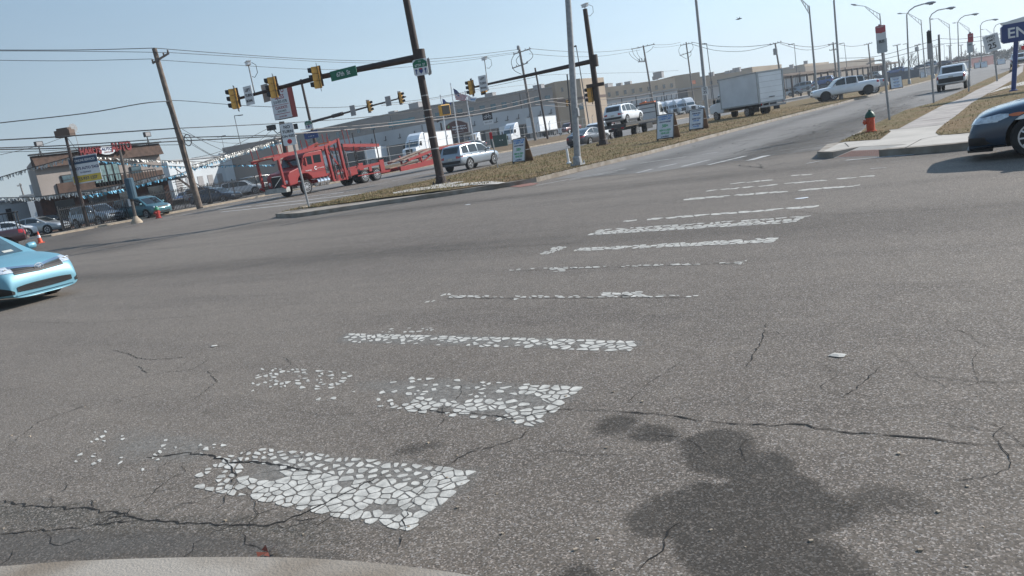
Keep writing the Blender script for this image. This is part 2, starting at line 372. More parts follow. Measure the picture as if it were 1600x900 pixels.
# sloped ramp wedge + tactile pad
b = MB(); b.add([(NA[0], NA[1], .004), (NB[0], NB[1], .004), (NC[0], NC[1], .146), (ND[0], ND[1], .146)], [(0, 1, 2, 3)])
struct(b.build('curb_ramp', M_CONC2))
b = MB()
A, B_, C_, D = [Vector((p[0], p[1], z)) for p, z in ((NA, .004), (NB, .004), (NC, .146), (ND, .146))]
for i in range(20):
    for j in range(7):
        u0, v0 = .05+.92*i/20, .04+.6*j/7; u1, v1 = u0+.034, v0+.07
        q = []
        for u, v in ((u0, v0), (u1, v0), (u1, v1), (u0, v1)):
            p = (A*(1-u)+B_*u)*(1-v) + (D*(1-u)+C_*u)*v; q.append((p.x, p.y, p.z+.006))
        b.add(q, [(0, 1, 2, 3)])
struct(b.build('tactile_paving', M_BRICKPAD, fix=False))
# old walk going away, grass strips
walkL = [(1405, 201), (1440, 182), (1472, 165), (1502, 154), (1525, 141), (1550, 130), (1576, 115)]
walkR = [(1475, 195), (1495, 180), (1517, 162), (1542, 147), (1560, 138), (1582, 125), (1598, 112)]
wl, wr = pp(walkL, .15), pp(walkR, .15)
b = MB(); b.sheet(wl + [(wl[-1][0]+1.5, 300)] + [(wr[-1][0]+3, 300)] + wr[::-1], .154); struct(b.build('sidewalk', M_WALK, fix=False))
b = MB()
for (ax, ay), (bx, by) in [((1428, 187), (1487, 187.5-1)), ((1441, 181.5), (1497, 176)), ((1460, 172), (1508, 168.5)), ((1478, 163), (1522, 158)), ((1500, 155), (1535, 151)), ((1520, 146), (1550, 142))]:
    a, c = Wz(ax, ay, .156), Wz(bx, by, .156); a.y = (a.y+c.y)/2; c.y = a.y
    b.add([(a.x, a.y-.02, .158), (c.x, c.y-.02, .158), (c.x, c.y+.02, .158), (a.x, a.y+.02, .158)], [(0, 1, 2, 3)])
struct(b.build('walk_joints', M_CRACK, fix=False))
b = MB()
g1 = pp([(1310, 223), (1322, 221.5), (1375, 218), (1392, 205.5), (1372, 205), (1345, 207), (1326, 215)], .15)
b.sheet(g1, .160)
g2 = pp([(1345, 207), (1372, 205), (1392, 205.5), (1388, 203), (1405, 201)], .15) + wl[1:] + [(wl[-1][0]+1.2, 300)] + [(1.3, 130)] + pp(left[4:], .15)[::-1]
g2 = [(x-.0, y) for x, y in g2]
b.sheet(g2, .157)
g3 = pp([(1475, 194.5), (1464, 204), (1462, 208), (1468, 211), (1485, 210.5), (1520, 206.5), (1600, 197)], .15) + [(40, 17.5), (40, 300), (wr[-1][0]+3.2, 300)] + wr[::-1][:-1]
b.sheet(g3, .158)
struct(b.build('verge_grass', M_GRASS, fix=False))
b = MB()                                     # drive crossing at the entrance
b.sheet(pp([(1543, 147), (1570, 139), (1600, 133), (1640, 128), (1640, 122), (1598, 128), (1566, 137)], .15), .163)
struct(b.build('driveway_apron', M_CONC2, fix=False))

# --- far side: kerb, pavement, verge
FK = [(27.5, -56.0), (50, -56.0), (58, -54.5), (70, -52.0), (90, -50.6), (140, -51), (420, -50)]
b = MB(); b.prism([(x, y) for y, x in FK] + [(-62, 420), (-62, 60), (-57.75, 56), (-57.75, 27.5)], -.02, .13)
struct(b.build('far_sidewalk', M_CONC, fix=False))
b = MB()
for (y0, x0), (y1, x1) in zip(FK[2:], FK[3:]):
    n = 6
    for i in range(n):
        ya, yb = y0+(y1-y0)*i/n, y0+(y1-y0)*(i+1)/n; xa, xb = x0+(x1-x0)*i/n-1.3, x0+(x1-x0)*(i+1)/n-1.3
        b.add([(xa, ya, .134), (xa-5, ya, .6), (xa-11, ya, .7), (xb, yb, .134), (xb-5, yb, .6), (xb-11, yb, .7)], [(0, 3, 4, 1), (1, 4, 5, 2)])
struct(b.build('far_verge_grass', M_DIRT, smooth=180))
# --- the corner the camera stands on
kc = pp([(-200, 905), (0, 885), (100, 877), (200, 873), (300, 870.5), (400, 870), (480, 872), (560, 877), (630, 884), (700, 893), (740, 900), (900, 935), (1200, 1100)], .15)
poly = kc + [(3, -3), (6, -3), (6, -30), (-30, -30), (-30, kc[0][1]+.3)]
b = MB(); b.prism(poly, -.02, .15, 0); struct(b.build('near_sidewalk_curb', M_CURB, fix=False))
b = MB()
kk = [(x*1.0, y-.17) for x, y in kc]
b.sheet(kk + [(3, -3), (6, -3), (6, -29), (-29, -29), (-29, kc[0][1]+.1)], .1535); struct(b.build('near_sidewalk', M_CONC, fix=False))
def ribbon(b, P, w, z, jit=0, taper=True):
    L = []
    for i, p in enumerate(P):
        d = Vector((P[min(i+1, len(P)-1)][0]-P[max(i-1, 0)][0], P[min(i+1, len(P)-1)][1]-P[max(i-1, 0)][1])).normalized()
        o = Vector((-d.y, d.x))*w*.5*(random.uniform(1-jit, 1+jit))*((min(i, len(P)-1-i)/3+.15) if taper and min(i, len(P)-1-i) < 3 else 1)
        L.append(((p[0]+o.x, p[1]+o.y, z), (p[0]-o.x, p[1]-o.y, z)))
    V = [v for a in L for v in a]; b.add(V, [(2*i, 2*i+1, 2*i+3, 2*i+2) for i in range(len(L)-1)])
def rough(P, step, amp):
    out = []
    for a, c in zip(P, P[1:]):
        a = Vector(a); c = Vector(c); n = max(2, int((c-a).length/step)); d = (c-a).normalized(); o = Vector((-d.y, d.x))
        for i in range(n):
            f = i/n; q = a.lerp(c, f) + o*amp*(random.gauss(0, 1) if i else .3); out.append((q.x, q.y))
    return out + [tuple(P[-1])]
b = MB(); ribbon(b, [(x, y-.17) for x, y in kc[1:11]], .022, .1545, .3); struct(b.build('curb_joint', M_CRACK, fix=False))

# --- cracks
CR = [([(640, 640), (740, 646), (800, 655), (870, 640), (960, 642), (1030, 648), (1100, 658), (1180, 664), (1260, 664), (1320, 676), (1380, 680), (1440, 685), (1500, 693), (1600, 697)], .013),
 ([(830, 668), (815, 684), (770, 699), (730, 708), (690, 735), (660, 765), (635, 800), (622, 865)], .007),
 ([(228, 716), (290, 708), (330, 712), (355, 724), (400, 722), (440, 728), (490, 738)], .022), ([(355, 724), (370, 745), (358, 760)], .015),
 ([(0, 783), (60, 792), (130, 794), (175, 800), (220, 812), (300, 818), (370, 821), (420, 822), (470, 805), (530, 776), (600, 742)], .016),
 ([(0, 835), (90, 828), (160, 820), (220, 814)], .012),
 ([(835, 712), (870, 704), (920, 712), (990, 710)], .005), ([(975, 632), (1020, 595), (1075, 560)], .006), ([(1165, 575), (1190, 535), (1197, 505)], .009),
 ([(175, 548), (200, 552), (215, 560), (240, 562), (290, 559)], .011), ([(210, 570), (232, 583)], .012), ([(330, 561), (300, 578), (260, 582)], .008), ([(322, 578), (340, 596), (320, 612), (290, 632)], .009),
 ([(1000, 892), (1040, 852), (1045, 830), (1068, 815)], .010), ([(1310, 625), (1350, 598), (1380, 570)], .006), ([(1430, 588), (1500, 594), (1600, 599)], .006), ([(1450, 660), (1520, 668), (1600, 684)], .005),
 ([(1540, 735), (1600, 742)], .005), ([(20, 503), (140, 505), (200, 500), (300, 495), (400, 484), (470, 474)], .008),
 ([(360, 408), (480, 402), (620, 395), (760, 388), (910, 379)], .012), ([(10, 700), (60, 660), (140, 632)], .008), ([(690, 466), (860, 466), (1095, 465)], .014), ([(790, 424), (960, 418), (1160, 411)], .012),
 ([(640, 770), (700, 726), (750, 700), (800, 690)], .004), ([(60, 400), (200, 392), (340, 384)], .015), ([(1180, 255), (1200, 262), (1230, 252)], .02), ([(1030, 275), (1150, 268), (1300, 262)], .015),
 ([(440, 640), (520, 650), (590, 642), (640, 640)], .005), ([(1240, 330), (1300, 336), (1420, 330), (1560, 322)], .01), ([(1190, 310), (1330, 304)], .008)]
b = MB()
for P, wd in CR:
    q = pp(P, 0); q = rough(q, .035 if q[0][1] < 14 else .25, .008 if q[0][1] < 14 else .03); ribbon(b, q, wd*.62, .0034, .75)
    if q[0][1] < 14:
        for kk in range(int(len(q)/14)):
            i0 = random.randrange(2, len(q)-2); th = random.uniform(0, 6.28); br = [q[i0]]
            for _ in range(random.randint(3, 7)): th += random.gauss(0, .5); br.append((br[-1][0]+.03*math.cos(th), br[-1][1]+.03*math.sin(th)))
            ribbon(b, br, wd*.45, .0032, .5)
rc = random.Random(4)
for (x0, y0, nn) in [(60, 800, 6), (300, 820, 6), (150, 790, 5), (380, 735, 4), (1250, 240, 5), (1230, 215, 6), (1180, 225, 6), (1330, 190, 6), (1270, 200, 6), (1400, 160, 4)]:
    c0 = Wz(x0, y0)
    for i in range(nn):
        s = .25 if y0 > 500 else 1.6
        a = (c0.x+rc.gauss(0, s*1.6), c0.y+rc.gauss(0, s*.6)); th = rc.uniform(0, 6.28); q = [a]
        for k in range(5): th += rc.gauss(0, .6); q.append((q[-1][0]+math.cos(th)*s*.35, q[-1][1]+math.sin(th)*s*.35))
        ribbon(b, rough(q, s*.15, s*.02), .004 if s < 1 else .035, .0036 if s < 1 else .0062, .5)
for k in range(36):
    c0 = Wz(rc.uniform(0, 1600), rc.uniform(440, 700)); th = rc.uniform(0, 6.28); q = [(c0.x, c0.y)]
    for _ in range(rc.randint(5, 14)): th += rc.gauss(0, .35); q.append((q[-1][0]+.07*math.cos(th), q[-1][1]+.07*math.sin(th)))
    ribbon(b, rough(q, .03, .006), .0024*rc.uniform(.6, 1.4), .0033, .8)
for k in range(34):
    x = rc.uniform(-8, -4.2); y = rc.uniform(24, 60); ribbon(b, rough([(x, y), (x+rc.uniform(-.6, .6), y+rc.uniform(.5, 3)), (x+rc.uniform(-1.2, 1.2), y+rc.uniform(3, 6))], .5, .08), .05, .0064, .6)
struct(b.build('road_cracks', M_CRACK, fix=False))

# --- stains and patched areas: sheets with a ragged soft edge
def soft(name, src, edge_attr='cover', strength=1.0):
    m = src.copy(); m.name = name; t = m.node_tree; N = t.nodes
    b_ = N['Principled BSDF']; out = [n for n in N if n.type == 'OUTPUT_MATERIAL'][0]
    at = N.new('ShaderNodeAttribute'); at.attribute_name = edge_attr; tr = N.new('ShaderNodeBsdfTransparent'); mx = N.new('ShaderNodeMixShader')
    ml = N.new('ShaderNodeMath'); ml.operation = 'MULTIPLY'; ml.inputs[1].default_value = strength
    t.links.new(at.outputs['Fac'], ml.inputs[0]); t.links.new(ml.outputs[0], mx.inputs[0]); t.links.new(tr.outputs[0], mx.inputs[1]); t.links.new(b_.outputs[0], mx.inputs[2]); t.links.new(mx.outputs[0], out.inputs[0])
    return m
def inside(p, poly):
    c = False; n = len(poly); j = n-1
    for i in range(n):
        if (poly[i][1] > p[1]) != (poly[j][1] > p[1]) and p[0] < (poly[j][0]-poly[i][0])*(p[1]-poly[i][1])/(poly[j][1]-poly[i][1])+poly[i][0]: c = not c
        j = i
    return c
def segd(p, poly):
    best = 1e9
    for i in range(len(poly)):
        a = poly[i]; c = poly[(i+1) % len(poly)]; dx, dy = c[0]-a[0], c[1]-a[1]
        t_ = max(0, min(1, ((p[0]-a[0])*dx+(p[1]-a[1])*dy)/(dx*dx+dy*dy+1e-12))); best = min(best, math.hypot(p[0]-a[0]-t_*dx, p[1]-a[1]-t_*dy))
    return best
def blot(name, px, z, m, edge=.03, cell=.03, wob=.03, world=False):
    poly = px if world else pp(px, 0); xs = [p[0] for p in poly]; ys_ = [p[1] for p in poly]; e = edge*2
    nx = int((max(xs)-min(xs)+2*e)/cell)+1; ny = int((max(ys_)-min(ys_)+2*e)/cell)+1
    V = []; A = []
    for j in range(ny+1):
        for i in range(nx+1):
            x = min(xs)-e+i*cell; y = min(ys_)-e+j*cell
            q = (x+wob*noise.noise(Vector((x*9, y*9, 3))), y+wob*noise.noise(Vector((x*9, y*9, 8))))
            d = segd(q, poly)*(1 if inside(q, poly) else -1); V.append((x, y, z)); A.append(max(0, min(1, .5+d/edge/2))*(.82+.36*noise.noise(Vector((x*5, y*5, 1)))))
    Fc = [(j*(nx+1)+i, j*(nx+1)+i+1, (j+1)*(nx+1)+i+1, (j+1)*(nx+1)+i) for j in range(ny) for i in range(nx)]
    Fc = [f for f in Fc if max(A[k] for k in f) > 0]
    bb = MB(); bb.add(V, Fc); me = bb.mesh(name, m); at = me.attributes.new('cover', 'FLOAT', 'POINT'); at.data.foreach_set('value', A)
    return struct(link(name, me))
M_STAIN = soft('oil_stain', asphalt('asphalt_stained', (.052, .045, .037), (.064, .056, .047), grit=.42, streak=.2), strength=.74)
M_STAINF = soft('oil_stain_faint', asphalt('asphalt_stained2', (.062, .054, .045), (.07, .062, .052), grit=.5, streak=.2), strength=.5)
z5 = lambda L: [(860+x/2.162, 560+y/2.162) for x, y in L]
blot('pavement_stain', z5([(245, 550), (300, 490), (400, 450), (520, 415), (590, 425), (620, 405), (560, 392), (490, 380), (455, 340), (435, 290), (500, 250), (600, 235), (675, 262), (685, 318), (760, 315), (835, 345), (828, 388), (900, 420), (960, 475), (1030, 505), (1020, 550), (985, 582), (900, 598), (990, 630), (1050, 680), (1110, 745), (620, 900), (480, 740), (430, 650), (410, 608), (300, 600)]), .0012, M_STAIN, .022)
blot('pavement_stain', z5([(960, 470), (1080, 430), (1200, 445), (1290, 500), (1180, 525), (1030, 540), (1000, 520)]), .0010, M_STAINF, .06)
blot('pavement_stain', z5([(150, 235), (180, 200), (250, 190), (290, 205), (280, 245), (200, 262), (155, 258)]), .0012, M_STAIN, .03)
blot('pavement_stain', z5([(270, 255), (330, 222), (400, 235), (440, 262), (420, 285), (360, 280), (290, 278)]), .0012, M_STAIN, .03)
blot('pavement_stain', [(615, 705), (640, 695), (690, 690), (690, 697), (650, 708), (622, 712)], .0012, M_STAINF, .035)
blot('pavement_stain', [(875, 888), (900, 882), (925, 890), (940, 905), (880, 905)], .0012, M_STAIN, .02)
M_PATCHS = soft('gutter_patch', M_PATCH, strength=.8)
blot('gutter_patch', [(-60, 835), (60, 835), (160, 830), (260, 832), (400, 842), (470, 856), (540, 872), (400, 869), (200, 872), (0, 884), (-60, 890)], .0018, M_PATCHS, .04, .04)
M_ROUGH = soft('rough_lane_patch', asphalt('asphalt_rough', (.07, .062, .055), (.12, .11, .10), grit=1.0, streak=.9), strength=.55)
blot('rough_lane_patch', [(-6.6, 22.5), (-4.6, 22), (-4.3, 30), (-4.0, 42), (-5.0, 48), (-6.2, 36), (-7.0, 28)], .0058, M_ROUGH, .4, .25, .6, world=True)
M_GRAV = soft('broken_asphalt', asphalt('asphalt_broken', (.085, .078, .064), (.13, .118, .095), grit=1.4, streak=.2), strength=.75)
blot('broken_asphalt', [(-60, 790), (60, 788), (130, 790), (210, 808), (330, 812), (430, 812), (520, 826), (540, 845), (420, 838), (280, 830), (150, 828), (-60, 832)], .0015, M_GRAV, .08, .04, .12)
M_TYRE = soft('tyre_darkening', asphalt('asphalt_tyre', (.05, .047, .045), (.06, .058, .056), grit=.6, streak=.5), strength=.3)
blot('tyre_darkened_lane', [(-34, 8.3), (-20, 8.9), (-9, 9.6), (2, 9.5), (12, 8.9), (12, 9.6), (2, 10.4), (-9, 10.7), (-20, 10.0), (-34, 9.7)], .0008, M_TYRE, .7, .5, .3, world=True)
blot('tyre_darkened_lane', [(-57, 24), (-40, 17), (-26, 14.5), (-26, 16.5), (-38, 20.5), (-46, 25), (-54, 38), (-56, 37)], .0008, M_TYRE, 1.0, .6, .5, world=True)
blot('tyre_darkened_lane', [(-24, 17.6), (-10, 17.8), (0, 16.7), (14, 15), (14, 15.7), (0, 17.3), (-10, 18.7), (-24, 19)], .0009, M_TYRE, .6, .5, .3, world=True)
blot('tyre_darkened_lane', [(-11.5, 22), (-9.8, 22), (-10, 40), (-10, 75), (-11, 75), (-11.2, 40)], .0068, M_TYRE, .5, .5, .4, world=True)
blot('tyre_darkened_lane', [(-7.6, 21), (-5.4, 21), (-5.4, 40), (-5.4, 75), (-6.6, 75), (-7, 40)], .0068, M_TYRE, .5, .5, .6, world=True)

M_FILM = soft('worn_paint_film', mat('paint_film', (.30, .285, .26), .85, var=.5, scale=30), strength=.5)
blot('worn_paint_film', [(430, 706), (600, 722), (748, 738), (700, 785), (640, 828), (520, 800), (370, 752)], .0019, M_FILM, .06, .03, .05)
blot('worn_paint_film', [(560, 600), (700, 596), (905, 607), (838, 664), (690, 640)], .0019, M_FILM, .08, .03, .06)
blot('worn_paint_film', [(540, 522), (700, 524), (1000, 534), (982, 548), (760, 540), (530, 535)], .0019, M_FILM, .05, .03, .04)
blot('worn_paint_film', [(200, 680), (330, 690), (300, 715), (180, 708)], .0019, M_FILM, .15, .03, .1)
# --- painted bars, broken by cracks into flakes
def clip(poly, m, n):
    out = []
    for i in range(len(poly)):
        a, c = poly[i], poly[(i+1) % len(poly)]; da = (a[0]-m[0])*n[0]+(a[1]-m[1])*n[1]; dc = (c[0]-m[0])*n[0]+(c[1]-m[1])*n[1]
        if da <= 0: out.append(a)
        if (da < 0 < dc) or (dc < 0 < da): f = da/(da-dc); out.append((a[0]+(c[0]-a[0])*f, a[1]+(c[1]-a[1])*f))
    return out
def flakes(b, quad, cu, cv, dens, gap, seed, z=.0026):
    r = random.Random(seed); q = [Vector((*p, 0)) for p in pp(quad, 0)]; TL, TR, BR, BL = q
    Lu = ((TR-TL).length+(BR-BL).length)/2; Lv = ((BL-TL).length+(BR-TR).length)/2
    nu, nv = max(1, round(Lu/cu)), max(1, round(Lv/cv)); S = {}
    for i in range(-1, nu+1):
        for j in range(-1, nv+1): S[i, j] = ((i+.5+r.uniform(-.5, .5))*Lu/nu, (j+.5+r.uniform(-.5, .5))*Lv/nv)
    for i in range(nu):
        for j in range(nv):
            s = S[i, j]; u, v = s[0]/Lu, s[1]/Lv; dn = dens(u, v); sh = 1
            if isinstance(dn, tuple): dn, sh = dn
            if r.random() > dn: continue
            P = [(0, 0), (Lu, 0), (Lu, Lv), (0, Lv)]
            for (a, c), o in S.items():
                if (a, c) != (i, j) and abs(a-i) < 3 and abs(c-j) < 3:
                    n = (o[0]-s[0], o[1]-s[1]); L = math.hypot(*n)
                    if L < 1e-6: continue
                    P = clip(P, ((s[0]+o[0])/2-n[0]/L*gap*r.uniform(.15, 2.0), (s[1]+o[1])/2-n[1]/L*gap*r.uniform(.15, 2.0)), n)
                    if len(P) < 3: break
            if len(P) < 3: continue
            k = (r.uniform(.93, 1.02) if dn > .8 else r.uniform(.5, .98))*(sh if sh == 1 else sh*r.uniform(.75, 1.15)); cx_ = sum(p[0] for p in P)/len(P); cy_ = sum(p[1] for p in P)/len(P)
            Q = []
            for t_ in range(len(P)):                 # corner cutting and a ragged edge
                a, c = P[t_], P[(t_+1) % len(P)]
                for f in (.17, .83): Q.append((a[0]+(c[0]-a[0])*f, a[1]+(c[1]-a[1])*f))
            Q = [(cx_+(x-cx_)*k*r.uniform(.93, 1.03), cy_+(y-cy_)*k*r.uniform(.93, 1.03)) for x, y in Q]
            W_ = []
            for x, y in Q:
                u, v = x/Lu, y/Lv; p = TL*(1-u)*(1-v)+TR*u*(1-v)+BR*u*v+BL*(1-u)*v; W_.append((p.x, p.y, z+.0003*((i+j) % 2)))
            b.add(W_, [tuple(range(len(W_)-1, -1, -1))])
b = MB()
nz_ = lambda u, v, s, o=0: noise.noise(Vector((u*s, v*s*.35, o)))
flakes(b, [(150, 670), (752, 736), (641, 833), (110, 722)], .085, .058, lambda u, v: ((min(1, max(.05, (u-.33)*6)) if v < .5 else min(1, max(.03, (u-.42)*7)))*(1 if nz_(u, v, 9) > (-.22 if u < .6 else -.4) else .25), (.72 if v < .38 and u < .93 else 1)) if u > .3 else (.16, .7), .0028, 1)
flakes(b, [(410, 573), (912, 605), (842, 668), (380, 612)], .075, .07, lambda u, v: (.9 if u > .86 else (.85 if v > .55 and u > .62 else (.5 if .5 < u else (.55 if u < .36 and v < .75 else .05))))*(1 if nz_(u, v, 11, 4) > -.2 else .3), .006, 2)
flakes(b, [(545, 521), (1003, 533), (984, 550), (524, 535)], .09, .07, lambda u, v: (.95 if u > .8 else (.9 if v < .4 else .45)), .006, 3)
flakes(b, [(600, 512), (680, 512), (680, 520), (590, 521)], .09, .07, lambda u, v: .5, .008, 33)
flakes(b, [(702, 462), (1095, 461), (1092, 465), (700, 466)], .12, .05, lambda u, v: .8, .004, 4)
flakes(b, [(940, 457), (1006, 455), (1014, 463), (930, 463)], .12, .06, lambda u, v: .9, .004, 5)
flakes(b, [(700, 457), (706, 460), (668, 475), (656, 475)], .12, .06, lambda u, v: .7, .006, 6)
flakes(b, [(800, 466), (835, 465), (828, 471), (790, 472)], .12, .06, lambda u, v: .8, .006, 7)
flakes(b, [(795, 420), (1160, 409), (1160, 412), (795, 423)], .12, .05, lambda u, v: .6, .004, 8)
flakes(b, [(858, 420), (890, 418), (885, 424), (862, 425)], .12, .06, lambda u, v: .9, .006, 9)
flakes(b, [(1163, 405), (1172, 404), (1158, 416), (1148, 417)], .12, .06, lambda u, v: .8, .006, 10)
flakes(b, [(900, 388), (1218, 371), (1208, 379), (896, 393)], .14, .07, lambda u, v: .93, .004, 11)
flakes(b, [(868, 385), (888, 386), (860, 397), (841, 398)], .12, .07, lambda u, v: .85, .006, 12)
flakes(b, [(936, 359), (1268, 337), (1242, 348), (916, 368)], .14, .09, lambda u, v: .96 if abs(v-.3) > .1 else .6, .006, 13)
for i, q in enumerate([[(1012, 341.5), (1292, 320), (1290, 323), (1010, 344.5)], [(975, 345), (996, 343), (994, 346), (973, 347)], [(1068, 310.5), (1345, 288.6), (1343, 291), (1065, 313.5)], [(1105, 297.6), (1368, 273.6), (1367, 275.4), (1103, 299.4)], [(1140, 286.5), (1212, 280), (1211, 281.5), (1140, 288)], [(1235, 274), (1270, 272), (1270, 273), (1235, 275.4)]]):
    flakes(b, q, .3, .1, lambda u, v: .93, .004, 20+i)
struct(b.build('crosswalk_markings', M_PAINT, fix=False))
b = MB()
def strip(b, a, c, wd, z=.0085, seed=0, wear=.12, zz=0):
    P, Q = Wz(*a, zz), Wz(*c, zz); d = Q-P; L = d.length; d.normalize(); o = Vector((-d.y, d.x, 0)); n = max(2, int(L/.5)); r = random.Random(seed)
    for i in range(n):
        if r.random() < wear: continue
        p0, p1 = P+d*(L*i/n), P+d*(L*(i+.99)/n); w0 = wd*.5*r.uniform(.75, 1.05)
        b.add([tuple(v)[:2]+(z+zz,) for v in (p0-o*w0, p1-o*w0, p1+o*w0, p0+o*w0)], [(0, 1, 2, 3)])
for i, (a, c, wd) in enumerate([((838, 290), (965, 266.7), .12), ((890, 282), (965, 268.5), .10), ((966, 266), (990, 262), .12), ((1000, 255.5), (1122, 238), .13), ((995, 270.5), (1019, 264.5), .16), ((1029, 262), (1057, 256), .12), ((1066, 260.5), (1109, 250), .16), ((1107, 258), (1165, 244), .2), ((1171, 251), (1212, 239.5), .25),
    ((1322, 251), (1430, 241.5), .12), ((1260, 256), (1282, 252), .1), ((1234, 185), (1285, 176), .1), ((1360, 264), (1384, 262.5), .05),
    ((500, 309), (687, 266), .12), ((540, 309), (600, 301), .12), ((282, 337), (432, 309.5), .2), ((780, 246), (828, 236), .12), ((255, 341), (345, 325), .3),
    ((1095, 193), (1104, 190.5), .1), ((1140, 176), (1260, 158), .12)]):
    strip(b, a, c, wd, seed=i)
for k in range(6):
    strip(b, (345-5*k, 331.5-3.1*k), (590-26*k, 305.5-2.6*k), .34, seed=50+k, wear=.04)
strip(b, (366, 321), (468, 302.5), .45, seed=70, wear=.0)
struct(b.build('lane_markings', M_PAINTOLD, fix=False))
# raised bits: litter on the road
def litter(px, py, s, label, m, seed):
    r = random.Random(seed); p = Wz(px, py); b = MB(); n = 9
    ring = [(p.x+s*r.uniform(.6, 1)*math.cos(2*math.pi*k/n), p.y+s*.7*r.uniform(.6, 1)*math.sin(2*math.pi*k/n)) for k in range(n)]
    V = [(x, y, .004+r.uniform(0, .006)) for x, y in ring] + [(p.x, p.y, .012)]
    b.add(V, [(k, (k+1) % n, n) for k in range(n)]); tag(b.build('litter', m), label, 'litter')
litter(1310, 556, .07, 'flattened white scrap lying on the asphalt right of the crosswalk', M_PAINT, 1)
litter(335, 541, .055, 'small white scrap on the asphalt left of the third crosswalk bar', M_PAINT, 2)
litter(1254, 310, .13, 'crumpled pale wrapper on the road beyond the far crosswalk bars', M_WHITE, 3)
litter(1347, 206.5, .12, 'white crumpled paper on the grass left of the hydrant', M_WHITE, 4)
litter(731, 320, .1, 'tiny pale scrap on the road in front of the median', M_WHITE, 5)
b = MB(); p = Wz(420, 866)
for k in range(5):
    a = k*1.3; b.add([(p.x, p.y, .01), (p.x+.05*math.cos(a), p.y+.05*math.sin(a), .025), (p.x+.05*math.cos(a+.5), p.y+.05*math.sin(a+.5), .012)], [(0, 1, 2)])
tag(b.build('dead_leaf', mat('leaf_brown', (.14, .035, .02), .9)), 'curled red-brown dead leaf in the gutter by the near kerb', 'leaf')
b = MB(); rs = random.Random(9)
for k in range(45):
    p = Wz(rs.uniform(-50, 1600), rs.choice([rs.uniform(600, 900), rs.uniform(780, 872)])); s = rs.uniform(.003, .008)
    b.box((p.x, p.y, s*.5), (s*2, s*1.5, s), 0, rs.uniform(0, 3))
o = b.build('loose_gravel', M_CONC); o['kind'] = 'stuff'; o['label'] = 'loose grit scattered over the asphalt'
# dry grass tufts
b = MB(); rg = random.Random(3)
def tuft(x, y, z, s):
    for k in range(3):
        a = rg.uniform(0, 6.28); w_ = s*.16; l = rg.uniform(.3, 1)*s
        b.add([(x-w_*math.sin(a), y+w_*math.cos(a), z), (x+w_*math.sin(a), y-w_*math.cos(a), z), (x+l*math.cos(a)*.7, y+l*math.sin(a)*.7, z+l)], [(0, 1, 2)], rg.choice((0, 0, 1, 2)))
for k in range(15000):
    y = 21.5+rg.random()**1.6*55; l, r_ = interp(ML, y)+.12, interp(MR, y)-.14; x = rg.uniform(l, r_)
    if y < 25 and y < 20.3+ (x+24)*.22+.5: continue
    tuft(x, y, mz(x, y)-.005, rg.uniform(.04, .10))
for poly, n in ((g1, 500), (g2[:12]+g2[-8:], 0), (g3, 0)):
    xs = [p[0] for p in poly]; ys_ = [p[1] for p in poly]
    for k in range(n):
        q = (rg.uniform(min(xs), max(xs)), rg.uniform(min(ys_), max(ys_)))
        if inside(q, poly): tuft(q[0], q[1], .158, rg.uniform(.03, .07))
for k in range(5200):
    y = 20.5+rg.random()**1.5*35; x = rg.uniform(-3.6, 14)
    if (inside((x, y), g2) or inside((x, y), g3)): tuft(x, y, .156, rg.uniform(.03, .07))
for k in range(3500):                        # blades spilling over the kerb lines
    y = 23+rg.random()**1.4*50; x = interp(MR, y)-rg.uniform(.02, .28) if rg.random() < .6 else interp(ML, y)+rg.uniform(.02, .28); tuft(x, y, .15, rg.uniform(.03, .08))
o = b.build('grass_tufts', [mat('straw', (.34, .26, .14), .95, var=.3), mat('straw_green', (.16, .17, .06), .95, var=.3), mat('straw_brown', (.17, .11, .06), .95, var=.3)], fix=False); o['kind'] = 'stuff'; o['label'] = 'dry winter grass on the median and the verge'

